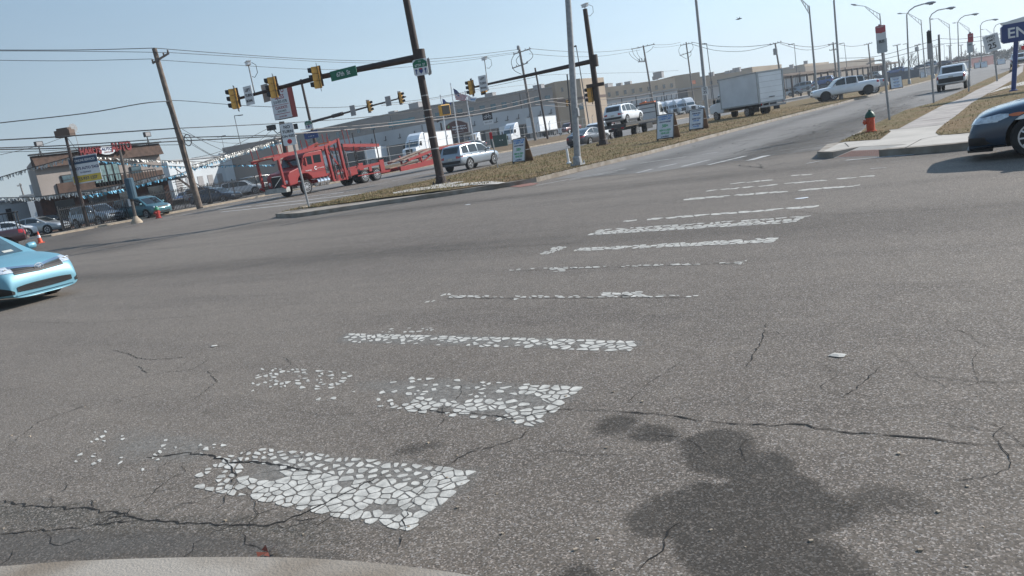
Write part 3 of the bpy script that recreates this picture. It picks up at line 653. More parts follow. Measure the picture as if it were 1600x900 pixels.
# ================================================================== VEHICLES (local: forward +X, left +Y)
def ev(o):
    dg = bpy.context.evaluated_depsgraph_get(); me = bpy.data.meshes.new_from_object(o.evaluated_get(dg)); return me
def lerpl(L, x):
    if x <= L[0][0]: return L[0][1:]
    for a, c in zip(L, L[1:]):
        if x <= c[0]: f = (x-a[0])/(c[0]-a[0]); return tuple(p+(q-p)*f for p, q in zip(a[1:], c[1:]))
    return L[-1][1:]
SPECS = {
 'sedan': dict(W=1.83, wb=(-1.38, 1.40), r=.335, low=[(-2.42, .74, .66, .42), (-2.38, .94, .80, .3), (-2.2, 1.03, .90, .22), (-1.7, 1.05, .97, .2), (-.5, .99, 1, .19), (.6, .95, 1, .19), (1.15, .94, .99, .19), (1.7, .86, .96, .19), (2.08, .77, .90, .2), (2.30, .68, .80, .2), (2.41, .55, .66, .22), (2.44, .42, .58, .26)],
   cab=[(1.32, .90), (.45, 1.37), (-.1, 1.46), (-.7, 1.44), (-1.15, 1.33), (-1.95, 1.02)], wr=.60, wb_=.83, side=[(1.0, .12), (.0, -.06)], sw=[(-1.45, -.42), (-.34, .95)]),
 'suv': dict(W=1.92, wb=(-1.45, 1.45), r=.385, low=[(-2.38, .9, .80, .55), (-2.34, 1.08, .90, .42), (-2.1, 1.10, .97, .34), (-1, 1.09, 1, .3), (.5, 1.07, 1, .3), (1.05, 1.08, 1, .3), (1.8, 1.02, .97, .3), (2.15, .95, .92, .3), (2.33, .84, .84, .34), (2.40, .62, .76, .42)],
   cab=[(1.22, 1.03), (.45, 1.62), (-.2, 1.74), (-1.3, 1.74), (-2.05, 1.66), (-2.34, 1.08)], wr=.66, wb_=.86, sw=[(-2.0, -1.32), (-1.22, -.30), (-.22, .92)]),
 'minivan': dict(W=1.95, wb=(-1.45, 1.5), r=.33, low=[(-2.45, .8, .80, .5), (-2.42, 1.0, .9, .35), (-2.1, 1.05, .98, .25), (-1, 1.03, 1, .2), (.5, 1.0, 1, .2), (1.3, 1.03, 1, .2), (1.8, .98, .97, .2), (2.15, .92, .92, .22), (2.36, .82, .84, .25), (2.45, .6, .74, .3)],
   cab=[(1.6, .98), (.85, 1.56), (.3, 1.72), (-1.2, 1.75), (-2.1, 1.68), (-2.44, 1.0)], wr=.68, wb_=.86, sw=[(-2.15, -1.15), (-1.05, .05), (.13, 1.35)]),
 'pickup': dict(W=2.0, wb=(-1.85, 1.85), r=.43, low=[(-2.92, .9, .88, .7), (-2.9, 1.3, .96, .55), (-2.6, 1.32, 1, .5), (-1, 1.30, 1, .42), (-.95, 1.22, 1, .42), (1.0, 1.22, 1, .42), (1.3, 1.22, 1, .42), (2.2, 1.18, .97, .42), (2.7, 1.12, .94, .45), (2.88, 1.02, .9, .5), (2.94, .72, .84, .55)],
   cab=[(1.35, 1.18), (.75, 1.80), (.2, 1.93), (-.5, 1.94), (-.95, 1.88), (-1.1, 1.22)], wr=.70, wb_=.86, sw=[(-.92, -.02), (.06, 1.1)]),
}
VM = {}
def decal(bvh, axis, sgn, strips, off, m, name, parent, rows=4, th=None):
    b = MB(); cols = []
    for (u, lo, hi) in strips:
        col = []
        for k in range(rows+1):
            v = lo+(hi-lo)*k/rows
            if axis == 'x': o_, d_ = Vector((sgn*9, u, v)), Vector((-sgn, 0, 0))
            elif axis == 'y': o_, d_ = Vector((u, sgn*9, v)), Vector((0, -sgn, 0))
            else: o_, d_ = Vector((u, v, 9)), Vector((0, 0, -1))
            h = bvh.ray_cast(o_, d_)
            col.append(None if h[0] is None else h[0]-d_*off)
        cols.append(col)
    V = []; idx = {}
    for i, c in enumerate(cols):
        for k, p in enumerate(c):
            if p is not None: idx[i, k] = len(V); V.append(p)
    Fc = []
    for i in range(len(cols)-1):
        for k in range(rows):
            q = [(i, k), (i+1, k), (i+1, k+1), (i, k+1)]
            if all(a in idx for a in q):
                P = [V[idx[a]] for a in q]
                if max((P[n]-P[n-1]).length for n in range(4)) < .9: Fc.append([idx[a] for a in q])
    b.add(V, Fc)
    if not Fc: return None
    o = b.build(name, m, parent, smooth=40, fix=False); return o
def sub(u0, u1, n, lo, hi):
    f = (lambda v, u: v(u) if callable(v) else v)
    return [(u0+(u1-u0)*i/n, f(lo, u0+(u1-u0)*i/n), f(hi, u0+(u1-u0)*i/n)) for i in range(n+1)]
WHEELS = {}
def wheel_meshes(r, spokes=5, style='alloy'):
    k = (r, spokes, style)
    if k not in WHEELS:
        b = MB(); ri = r*.68; wd = .11
        b.lathe([(ri, -wd), (r*.93, -wd), (r, -wd*.75), (r, wd*.75), (r*.93, wd), (ri, wd), (ri, -wd)], axis='Y', n=28)
        ty = b.mesh('tyre', M_RUB, 35)
        b = MB(); b.lathe([(ri, wd*.95), (ri*.93, wd*.95), (ri*.9, wd*.4), (ri*.35, wd*.45), (0, wd*.45)], axis='Y', n=28, mi=1)
        b.lathe([(ri*1.0, wd*.9), (ri*1.0, wd*1.02), (ri*.9, wd*1.02), (ri*.9, wd*.85)], axis='Y', n=28)
        for s in range(spokes):
            a = 2*math.pi*s/spokes; c_, s_ = math.cos(a), math.sin(a)
            for da in ((-.13, .13) if spokes < 8 else (0,)):
                ca, sa = math.cos(a+da), math.sin(a+da)
                b.bar((ca*ri*.16, wd*.8, sa*ri*.16), (math.cos(a+da*1.6)*ri*.94, wd*.93, math.sin(a+da*1.6)*ri*.94), ri*.09, ri*.12)
        b.lathe([(ri*.24, wd*.5), (ri*.24, wd*.98), (ri*.15, wd*1.05), (0, wd*1.05)], axis='Y', n=14)
        WHEELS[k] = (ty, b.mesh('rim', [M_RIM, M_BLACK], 35))
    return WHEELS[k]
def put_wheels(root, spec_wb, r, hw, spokes=5, dual=(), rimm=None):
    ty, rm = wheel_meshes(r, spokes)
    for i, x in enumerate(spec_wb):
        for s in (1, -1):
            w_ = link('wheel', ty, root); w_.location = (x, s*(hw-.12), r); w_.rotation_euler = (0, random.uniform(0, 3), 0 if s > 0 else math.pi)
            rr = link('rim', rm, w_)
            if rimm: rr.material_slots[0].link = 'OBJECT'; rr.material_slots[0].material = rimm
            if i in dual:
                w2 = link('wheel', ty, root); w2.location = (x, s*(hw-.40), r)
def profile_body(sp, lev=1):
    b = MB(); hw = sp['W']/2; V = []; n = 8
    st = sp['low']
    for (x, zt, wf, zb) in st:
        w_ = hw*wf; h = zt-zb
        half = [(0, zb), (w_*.80, zb), (w_*.95, zb+.05), (w_*1.0, zb+h*.28), (w_*.995, zb+h*.62), (w_*.965, zb+h*.86), (w_*.86, zt-.005), (w_*.5, zt+.012), (0, zt+.02)]
        V.append([Vector((x, y, z)) for y, z in half] + [Vector((x, -y, z)) for y, z in half[-2:0:-1]])
    m = len(V[0]); pts = [p for r_ in V for p in r_]
    Fc = [(i*m+k, i*m+(k+1) % m, (i+1)*m+(k+1) % m, (i+1)*m+k) for i in range(len(V)-1) for k in range(m)]
    def cap(i, flip):                            # symmetric quad cap so the subdivision stays smooth
        o = i*m; q = []
        for k in range(0, m//2-1): q.append((o+k, o+k+1, o+(m-k-1) % m, o+(m-k) % m) if k else (o, o+1, o+m-1))
        q.append((o+m//2-1, o+m//2, o+m//2+1)); return [t[::-1] if flip else t for t in q]
    Fc += cap(0, True) + cap(len(V)-1, False)
    b.add(pts, Fc)
    me = b.mesh('body', MATS['vehicle_white']); bm = bmesh.new(); bm.from_mesh(me); bmesh.ops.recalc_face_normals(bm, faces=bm.faces); bm.to_mesh(me); bm.free()
    o = bpy.data.objects.new('tmp', me); COL.objects.link(o)
    md = o.modifiers.new('s', 'SUBSURF'); md.levels = lev; md.render_levels = lev
    c = MB(); r = sp['r']
    for x in sp['wb']:
        for s in (1, -1): c.lathe([(r+.065, s*(hw+.25)), (r+.065, s*(hw-.34))], (x, 0, r), 24, 'Y')
    cm = c.mesh('cut', M_BLACK); bm = bmesh.new(); bm.from_mesh(cm); bmesh.ops.recalc_face_normals(bm, faces=bm.faces); bm.to_mesh(cm); bm.free()
    co = bpy.data.objects.new('cut', cm); COL.objects.link(co)
    md = o.modifiers.new('b', 'BOOLEAN'); md.object = co; md.solver = 'EXACT'; md.material_mode = 'TRANSFER'
    out = ev(o); bpy.data.objects.remove(o); bpy.data.objects.remove(co)
    out.polygons.foreach_set('use_smooth', [True]*len(out.polygons)); out.set_sharp_from_angle(angle=R(32)); return out
def profile_cab(sp):
    hw = sp['W']/2; P = sp['cab']; zt = max(p[1] for p in P); zb = min(p[1] for p in P)
    zb2 = zb-.10
    def w_(z): return hw*(sp['wb_']+.07+(sp['wr']-sp['wb_'])*max(0, (z-zb)/(zt-zb)))
    prof = [(P[0][0]+.05, zb2)] + P + [(P[-1][0]-.02, zb2)]
    b = MB(); n = len(prof)
    V = [(x, w_(z), z) for x, z in prof] + [(x, -w_(z), z) for x, z in prof]
    b.add(V, [tuple(range(n)), tuple(range(2*n-1, n-1, -1))] + [(i, n+i, n+(i+1) % n, (i+1) % n) for i in range(n)])
    me = b.mesh('roof', M_WHITEV); bm = bmesh.new(); bm.from_mesh(me); bmesh.ops.recalc_face_normals(bm, faces=bm.faces); bm.to_mesh(me); bm.free()
    o = bpy.data.objects.new('tmp', me); COL.objects.link(o)
    md = o.modifiers.new('b', 'BEVEL'); md.width = .075; md.segments = 3; md.limit_method = 'ANGLE'; md.angle_limit = R(12)
    out = ev(o); bpy.data.objects.remove(o)
    out.polygons.foreach_set('use_smooth', [True]*len(out.polygons)); out.set_sharp_from_angle(angle=R(40)); return out
def bvh_of(me): return BVHTree.FromPolygons([v.co.copy() for v in me.vertices], [tuple(p.vertices) for p in me.polygons])
def vehicle(kind, label, cat, loc, rz, col, group=None, name=None, glass=None, detail=True, lev=1, spokes=5, trim=None, rimm=None, parts='all', scale=None, front=True, rear=True):
    sp = SPECS[kind]
    if kind not in VM:
        bo, ca = profile_body(sp, lev), profile_cab(sp); VM[kind] = (bo, ca, bvh_of(bo), bvh_of(ca))
    bo, ca, bb, cb = VM[kind]; hw = sp['W']/2; G_ = glass or M_GLASS
    root = thing(name or {'sedan': 'sedan_car', 'suv': 'sport_utility_vehicle', 'minivan': 'minivan', 'pickup': 'pickup_truck'}[kind], label, cat, loc, rz, group)
    if scale: root.scale = scale
    o = link('body', bo, root); o.material_slots[0].link = 'OBJECT'; o.material_slots[0].material = col
    o = link('roof', ca, root); o.material_slots[0].link = 'OBJECT'; o.material_slots[0].material = col
    P = sp['cab']; zt = max(p[1] for p in P); zb = min(p[1] for p in P); topz = lambda x: lerpl(sorted((a, c) for a, c in P), x)[0]
    belt = lambda x: lerpl([(s[0], s[1]) for s in sp['low']], x)[0]+.035
    for s in (1, -1):
        for (xa, xb) in sp['sw']:
            st = [(x, belt(x), max(belt(x)+.005, topz(x)-.085)) for x in [xa+(xb-xa)*i/8 for i in range(9)] ]
            decal(cb, 'y', s, st, .006, G_, 'side_window', root)
    y1 = hw*sp['wr']*.92; f0, f1 = P[0], P[1]; hi = f1[1]-.03
    decal(cb, 'x', 1, [(y*(hw*sp['wr']+.02), f0[1]+.06, hi-abs(y)**3*.02) for y in [-1+i/6 for i in range(13)]], .006, G_, 'windshield', root)
    r0, r1 = P[-1], P[-2]
    rlo = r0[1]+(.05 if kind == 'sedan' else .12); rhi = r1[1]-(.02 if kind == 'sedan' else .08)
    decal(cb, 'x', -1, [(y*(hw*sp['wr']-.02), rlo, rhi) for y in [-1+i/6 for i in range(13)]], .006, G_, 'rear_window', root)
    put_wheels(root, sp['wb'], sp['r'], hw, spokes, rimm=rimm)
    low = sp['low']; zf = lerpl([(s[0], s[1]) for s in low], low[-1][0]-.12)[0]; zr = low[1][1]
    if detail:
        dark = trim or M_BLACK
        for s in (1, -1):
            if front: decal(bb, 'x', 1, sub(s*hw*.50, s*hw*.80, 5, zf-.13, zf-.01), .010, M_LAMP, 'headlight', root)
            if rear:
                th_ = .30 if kind in ('pickup', 'minivan') else .15
                a_, c_ = (.80, .92) if kind in ('pickup', 'minivan') else (.52, .84)
                decal(bb, 'x', -1, sub(s*hw*a_, s*hw*c_, 4, zr-.08-th_, zr-.06), .010, M_RED, 'tail_light', root)
                decal(bb, 'y', s, sub(low[0][0]+.10, low[0][0]+.32, 4, zr-.05-th_*.8, zr-.07), .008, M_RED, 'tail_light', root)
        if front:
            decal(bb, 'x', 1, sub(-hw*.46, hw*.46, 6, zf-.17, zf-.04), .012, M_DARK, 'grille', root)
            decal(bb, 'x', 1, sub(-hw*.55, hw*.55, 6, low[-1][3]+.03, low[-1][3]+.12), .012, dark, 'air_intake', root)
        if rear:
            decal(bb, 'x', -1, sub(-.16, .16, 2, zr-.30, zr-.18), .014, M_PLATE, 'licence_plate', root)
            decal(bb, 'x', -1, sub(-hw*.82, hw*.82, 8, low[0][3]-(.05 if kind == 'pickup' else .02), low[0][3]+(.30 if kind == 'pickup' else .16)), .012, dark, 'bumper', root)
        for s in (1, -1):
            b = MB(); mx = sp['sw'][-1][1]-.10; zz = belt(mx)+.06
            b.lathe([(0, -.11), (.06, -.09), (.085, 0), (.06, .08), (0, .10)], (mx, s*(hw+.06), zz), 10, 'Y'); b.box((mx, s*(hw-.06), zz-.04), (.05, .14, .03))
            o = b.build('mirror', col, root, smooth=50)
            b = MB()
            for (xa, xb) in sp['sw'][-2:]:
                b.box((xa+.16, s*(hw*.985), belt(xa)-.12), (.18, .03, .03))
            b.build('door_handle', col, root)
    return root
def seams(root, kind, m=M_DARK):
    bo, ca, bb, cb = VM[kind]; sp = SPECS[kind]; belt = lambda x: lerpl([(s[0], s[1]) for s in sp['low']], x)[0]
    for s in (1, -1):
        for (xa, xb) in sp['sw']:
            decal(bb, 'y', s, [(xa-.035, sp['low'][4][3]+.10, belt(xa)-.03), (xa-.022, sp['low'][4][3]+.10, belt(xa)-.03)], .003, m, 'door_seam', root, rows=6)

P_TEAL = paint('paint_light_blue', (.15, .33, .41), .42, .2, .15)
P_NAVY = paint('paint_dark_blue_grey', (.026, .050, .085), .25, .3)
P_SILVER = paint('paint_silver', (.30, .34, .38), .3, .5)
P_CHAR = paint('paint_charcoal', (.055, .06, .072), .28, .4)
P_VAN = paint('paint_teal', (.06, .16, .19), .3, .4)
P_LGREY = paint('paint_pale_grey', (.36, .38, .39), .3, .4)
P_BLACK = paint('paint_black', (.012, .012, .014), .2)
P_RED = paint('paint_red', (.26, .013, .013), .5, 0, .2)
P_DRED = paint('paint_dark_red', (.13, .012, .015), .35)
P_BLUE = paint('paint_blue', (.05, .12, .30), .3, .3)
UPR = R(90)
# -- the light blue sedan entering from the left: a finer front than the other cars
def blue_sedan():
    sp = dict(SPECS['sedan']); sp['low'] = [(-2.42, .74, .66, .42), (-2.38, .94, .80, .3), (-2.2, 1.03, .90, .22), (-1.7, 1.05, .97, .2), (-.5, .99, 1, .19), (.6, .96, 1, .19), (1.15, .95, .99, .19), (1.6, .91, .97, .19), (1.95, .85, .945, .19), (2.15, .80, .90, .19), (2.28, .75, .85, .18), (2.36, .67, .80, .17), (2.42, .56, .765, .16), (2.45, .42, .74, .16), (2.44, .32, .71, .17)]
    SPECS['sedan_fine'] = sp
    p = Wz(62, 420, .62)
    hd = R(9)                                          # heading +X, nose turned slightly towards the camera
    loc = (p.x - 2.40*math.cos(hd), p.y - 2.40*math.sin(hd), 0)
    root = vehicle('sedan_fine', 'light blue sedan cut by the left edge, driving into the crossing', 'car', loc, hd, P_TEAL, name='sedan_car', lev=2, detail=False, spokes=10, glass=M_GLASSB)
    bo, ca, bb, cb = VM['sedan_fine']
    for s in (1, -1):
        # swept headlamp
        tp = lambda y: .795-.03*abs(abs(y)-.80)*2; bt = lambda y: .655+.06*(abs(y)-.5)
        h = decal(bb, 'x', 1, sub(s*.50, s*.845, 10, bt, tp), .012, M_LAMP, 'headlight', root, rows=8)
        b = MB()
        for yy in (.60, .74):
            hh = bb.ray_cast(Vector((9, s*yy, .715)), Vector((-1, 0, 0)))[0]
            b.lathe([(.034, -.005), (.038, .008), (.026, .010), (0, .006)], hh, 16, 'X')
        b.build('lamp_lens', M_CHROME, h, smooth=40)
        decal(bb, 'x', 1, sub(s*.62, s*.79, 6, lambda y: .26, lambda y: .31+.11*max(0, (abs(y)-.62)/.17)), .012, M_BLACK, 'fog_light_recess', root)
        b = MB(); b.lathe([(0, -.10), (.055, -.09), (.075, -.02), (.07, .07), (.03, .10), (0, .105)], (.86, s*1.0, 1.03), 14, 'Y'); b.box((.86, s*.88, .98), (.06, .16, .035))
        b.build('mirror', P_TEAL, root, smooth=50)
    g = decal(bb, 'x', 1, sub(-.50, .50, 16, lambda y: .615-.02*(1-abs(y)/.5), lambda y: .675+.055*(abs(y)/.5)), .014, M_BLACK, 'grille', root, rows=3)
    for zz, tt in ((.0, .009), (.035, .006)):
        decal(bb, 'x', 1, sub(-.47, .47, 14, lambda y: .632+.03*(abs(y)/.5)+zz-.004, lambda y: .632+.03*(abs(y)/.5)+zz+tt-.004), .022, M_DARK, 'grille_bar', g or root, rows=1)
    # chrome wing over the grille dipping under the emblem
    decal(bb, 'x', 1, sub(-.53, .53, 24, lambda y: .690+.05*min(1, abs(y)/.5)-.035*math.exp(-(y/.12)**2), lambda y: .722+.055*min(1, abs(y)/.5)-.012*math.exp(-(y/.12)**2)), .026, M_CHROME, 'grille_trim', root, rows=2)
    hh = bb.ray_cast(Vector((9, 0, .68)), Vector((-1, 0, 0)))[0]
    b = MB()
    def ell(rx, rz_, cz, r_): b.tube([hh+Vector((.035, rx*math.cos(2*math.pi*k/24), cz+rz_*math.sin(2*math.pi*k/24))) for k in range(25)], r_, 6)
    ell(.088, .060, .0, .009); ell(.028, .056, 0, .007); ell(.058, .024, .028, .007)
    b.build('emblem', M_CHROME, root, smooth=60)
    g = decal(bb, 'x', 1, sub(-.56, .56, 16, lambda y: .275+.02*(abs(y)/.56)**2, lambda y: .41-.03*(abs(y)/.56)**3), .012, M_BLACK, 'air_intake', root, rows=3)
    for k in range(4):
        z_ = .30+.027*k
        decal(bb, 'x', 1, sub(-.53, .53, 12, z_, z_+.007), .020, M_DARK, 'intake_bar', g or root, rows=1)
    decal(bb, 'x', 1, sub(-.60, .60, 14, lambda y: .225, lambda y: .255), .03, P_TEAL, 'lower_lip', root, rows=2)
    decal(cb, 'x', 1, [(.22, 1.0, 1.04), (.42, 1.0, 1.04)], .012, M_PLATE, 'windshield_sticker', root, rows=1)
    b = MB()
    for s in (1, -1): b.tube([(1.26, s*.05-.1, .965), (1.16, s*.1-.28, 1.0), (1.1, s*.35-.25, 1.03)], .008, 5)
    b.build('wiper', M_BLACK, root)
blue_sedan()
# -- the dark sedan cut by the right edge, heading left
def dark_sedan():
    p = Wz(1521, 197, .5); hd = R(180)
    sp = dict(SPECS['sedan_fine']); sp['wb'] = (-1.38, 1.52); SPECS['sedan_right'] = sp
    root = vehicle('sedan_right', 'dark blue sedan cut by the right edge beside the far kerb', 'car', (p.x+2.42, 17.0-.93+.0, 0), hd, P_NAVY, name='sedan_car', spokes=10, detail=False, lev=2)
    bo, ca, bb, cb = VM['sedan_right']
    for s in (1, -1):
        decal(bb, 'x', 1, sub(s*.50, s*.87, 10, lambda y: .60+.10*(abs(y)-.5), lambda y: .71+.05*(abs(y)-.5)), .012, M_LAMP, 'headlight', root, rows=6)
        decal(bb, 'y', s, [(1.86, .70, .75), (1.98, .655, .76), (2.08, .65, .745), (2.20, .655, .725)], .012, M_LAMP, 'headlight', root)
        decal(bb, 'y', s, [(1.62, .735, .745), (1.72, .70, .755), (1.80, .70, .75), (1.86, .715, .735)], .016, M_AMBER, 'side_marker', root)
        decal(bb, 'x', 1, sub(s*.60, s*.80, 5, .27, .40), .010, M_BLACK, 'fog_light_recess', root)
        b = MB(); b.lathe([(0, -.10), (.055, -.09), (.075, -.02), (.07, .07), (.03, .10), (0, .105)], (.86, s*1.0, 1.03), 14, 'Y'); b.build('mirror', P_NAVY, root, smooth=50)
    decal(bb, 'x', 1, sub(-.46, .46, 8, .58, .68), .012, M_BLACK, 'grille', root)
    decal(bb, 'x', 1, sub(-.5, .5, 8, .26, .42), .012, M_BLACK, 'air_intake', root)
    b = MB(); b.prism([(2.1, -.72), (2.47, -.6), (2.5, 0), (2.47, .6), (2.1, .72)], .15, .19); b.build('front_lip', M_BLACK, root)
    return root
dark_sedan()

# ================================================================== VEHICLES PLACED
def hv(az): return Vector((math.sin(R(az)), math.cos(R(az)), 0))        # azimuth clockwise from +Y
def rzh(az): return R(90-az)
vehicle('suv', 'silver-grey sport utility vehicle driving beside the median past the big brown pole', 'car', (-31.05, 43.6, 0), rzh(0), P_SILVER)
vehicle('sedan', 'dark grey sedan with red tail lights following the flatbed tow truck', 'car', (-28.9, 57.4, 0), rzh(2), P_CHAR)
vehicle('suv', 'white sport utility vehicle half hidden between the dark sedan and the tow truck', 'car', Wx(931, 200, -33.2), rzh(178), M_WHITEV)
p = Wh((1320, 152), (1320, 118.5), 1.94, .3)
a_pick = vehicle('pickup', 'white crew-cab pickup truck with black wheels parked on the median grass', 'pickup truck', p, rzh(-112), M_WHITEV, spokes=6, rimm=M_BLACK)
p2 = p - hv(-112)*1.35 + hv(-22)*3.1; p2.z = .25
vehicle('pickup', 'silver pickup truck parked just behind the white crew-cab pickup, only its tail showing', 'pickup truck', p2, rzh(-112), P_LGREY, spokes=6)
vehicle('pickup', 'white compact pickup truck driving away up the near carriageway', 'pickup truck', (-3.35, 65.0, 0), rzh(1), M_WHITEV, scale=(.9, .92, .9))
p = Wh((1585, 109), (1584, 87.5), 1.9); vehicle('pickup', 'far white pickup truck driving away behind the blue entrance sign post', 'pickup truck', (p.x+.5, p.y+3, 0), rzh(0), M_WHITEV)
p = Wh((156, 354), (150, 319.5), 1.74); vehicle('suv', 'pale grey sport utility vehicle behind the iron fence, left of the teal minivan', 'car', p, rzh(86), P_SILVER)
p = Wh((226, 340), (216, 306), 1.75); vehicle('minivan', 'teal minivan parked behind the iron fence beside a red hydrant', 'minivan', p, rzh(84), P_VAN)
p = Wx(58, 352, -66.0); vehicle('sedan', 'silver sedan parked in front of the dark brick car dealership', 'car', p, rzh(62), P_LGREY)
vehicle('sedan', 'black sedan parked just behind the silver sedan at the dealership', 'car', Wx(84, 346, -67.2), rzh(55), P_BLACK)
p = Wx(14, 356, -67.0); vehicle('sedan', 'white sedan at the left edge behind the dark pickup bed', 'car', p, rzh(40), M_WHITEV)
q = Wz(62, 385); p = q + hv(-150)*3.0; p.z = 0
dp = vehicle('pickup', 'dark maroon pickup truck with chrome rear bumper, partly hidden by the light blue sedan', 'pickup truck', p, rzh(-150), paint('paint_maroon', (.05, .022, .026), .3), trim=M_CHROME, scale=(.9, .9, .86))
b = MB()
for s in (-.8, .8):
    for x in (-2.6, -1.3): b.tube([(x, s, 1.25), (x, s, 2.25)], .035, 6)
    b.tube([(-2.7, s, 2.25), (-1.1, s, 2.25)], .035, 6)
for x in (-2.6, -1.95, -1.3): b.tube([(x, -.9, 2.27), (x, .9, 2.27)], .03, 6)
for k in range(8): b.tube([(-2.6+.18*k, .8, 1.3), (-2.6+.18*k, .8, 2.2)], .014, 4)
b.build('ladder_rack', M_BLACK, dp)
p = Wh((340, 319.5), (333, 295), 1.45); vehicle('sedan', 'dark blue sedan behind the iron fence right of the leaning wooden pole', 'car', p, rzh(74), P_NAVY)
p = Wh((382, 304), (372, 280.5), 1.76); vehicle('suv', 'white sport utility vehicle behind the iron fence, nearest to the red truck', 'car', p, rzh(50), M_WHITEV, trim=M_BLACK)
p = Wh((325, 311), (322, 288), 1.7); vehicle('suv', 'silver sport utility vehicle parked behind the dark blue sedan', 'car', p, rzh(55), P_SILVER)
p = Wh((412, 298), (408, 272), 2.0); vehicle('minivan', 'black van parked behind the white sport utility vehicle near the red truck', 'van', p, rzh(0), P_BLACK, scale=(1.25, 1.1, 1.15))
p = Wh((290, 306), (288, 291), 1.4); vehicle('sedan', 'bright blue sedan seen behind the foot of the outside stairs', 'car', p, rzh(150), P_BLUE)

# ---- tow truck with a flat deck
def tow_truck(loc, rz):
    t = thing('flatbed_tow_truck', 'white-cab flatbed tow truck carrying a white car beside the median', 'tow truck', loc, rz)
    b = MB()
    prof = [(2.1, .75), (4.15, .7), (4.25, 1.25), (4.1, 1.55), (3.45, 1.75), (3.05, 2.55), (2.75, 2.72), (2.1, 2.72)]
    b.plate(prof, -1.08, 1.08); o = b.build('cab', M_WHITEV, t); md = o.modifiers.new('b', 'BEVEL'); md.width = .07; md.segments = 2
    for s in (1, -1):
        b = MB(); b.plate([(2.35, 1.75), (3.28, 1.75), (2.98, 2.45), (2.35, 2.45)], s*1.088, s*1.082); b.build('side_window', M_GLASS, t)
        b = MB(); b.lathe([(0, -.04), (.1, 0), (.1, .03), (0, .05)], (4.2, s*.8, 1.15), 10, 'X'); b.build('headlight', M_LAMP, t)
        b = MB(); b.box((3.35, s*1.25, 1.95), (.08, .18, .4)); b.bar((3.3, s*1.05, 1.9), (3.35, s*1.25, 1.9), .03, .03); b.build('mirror', M_BLACK, t)
    b = MB(); b.add([(3.43, -.92, 1.8), (3.43, .92, 1.8), (3.09, .92, 2.5), (3.09, -.92, 2.5)], [(0, 1, 2, 3)]); b.M = None; o = b.build('windshield', M_GLASS, t); o.location.x = .03
    b = MB(); b.box((.05, 0, .85), (9.5, .8, .24)); b.build('chassis', M_BLACK, t)
    b = MB(); b.box((-.7, 0, 1.14), (7.8, 2.4, .13)); b.box((-.7, 1.2, 1.2), (7.8, .08, .2)); b.box((-.7, -1.2, 1.2), (7.8, .08, .2)); b.box((-4.62, 0, 1.12), (.06, 2.4, .26)); b.build('flat_deck', mat('deck_steel', (.06, .062, .065), .5, .3), t)
    b = MB()
    for s in (-.95, .95): b.box((1.85, s, 1.95), (.1, .1, 1.5))
    b.box((1.85, 0, 2.66), (.12, 2.0, .1)); b.box((1.85, 0, 1.9), (.06, 1.9, .06)); b.box((1.85, 0, 2.3), (.05, 1.9, .05)); b.build('headboard', M_BLACK, t)
    b = MB(); b.box((2.3, 0, 2.80), (.3, 1.5, .12)); b.box((2.3, .3, 2.9), (.25, .3, .1)); b.build('light_bar', M_AMBER, t)
    b = MB()
    for k in range(3): b.box((-4.66, -.9+.9*k, .95), (.04, .25, .12))
    b.build('tail_light', M_RED, t)
    b = MB(); b.box((.3, -1.05, .75), (1.4, .5, .5)); b.build('tool_box', M_BLACK, t)
    for c_ in t.children:
        if c_.name.split('.')[0] in ('cab', 'side_window', 'headlight', 'mirror', 'windshield', 'headboard', 'light_bar'): c_.location.x += 1.3
    ty, rm = wheel_meshes(.46, 8)
    for i, x in enumerate((4.5, -1.9)):
        for s in (1, -1):
            w_ = link('wheel', ty, t); w_.location = (x, s*.98, .46); w_.rotation_euler = (0, 0, 0 if s > 0 else math.pi); link('rim', rm, w_)
            if i: w2 = link('wheel', ty, t); w2.location = (x, s*.70, .46)
    return t
TT = (-28.3, 65.6, 0); tow_truck(TT, rzh(0))
vehicle('suv', 'white sport utility vehicle riding on the tow truck deck', 'car', (TT[0], TT[1]-2.0, 1.21), rzh(0), M_WHITEV)

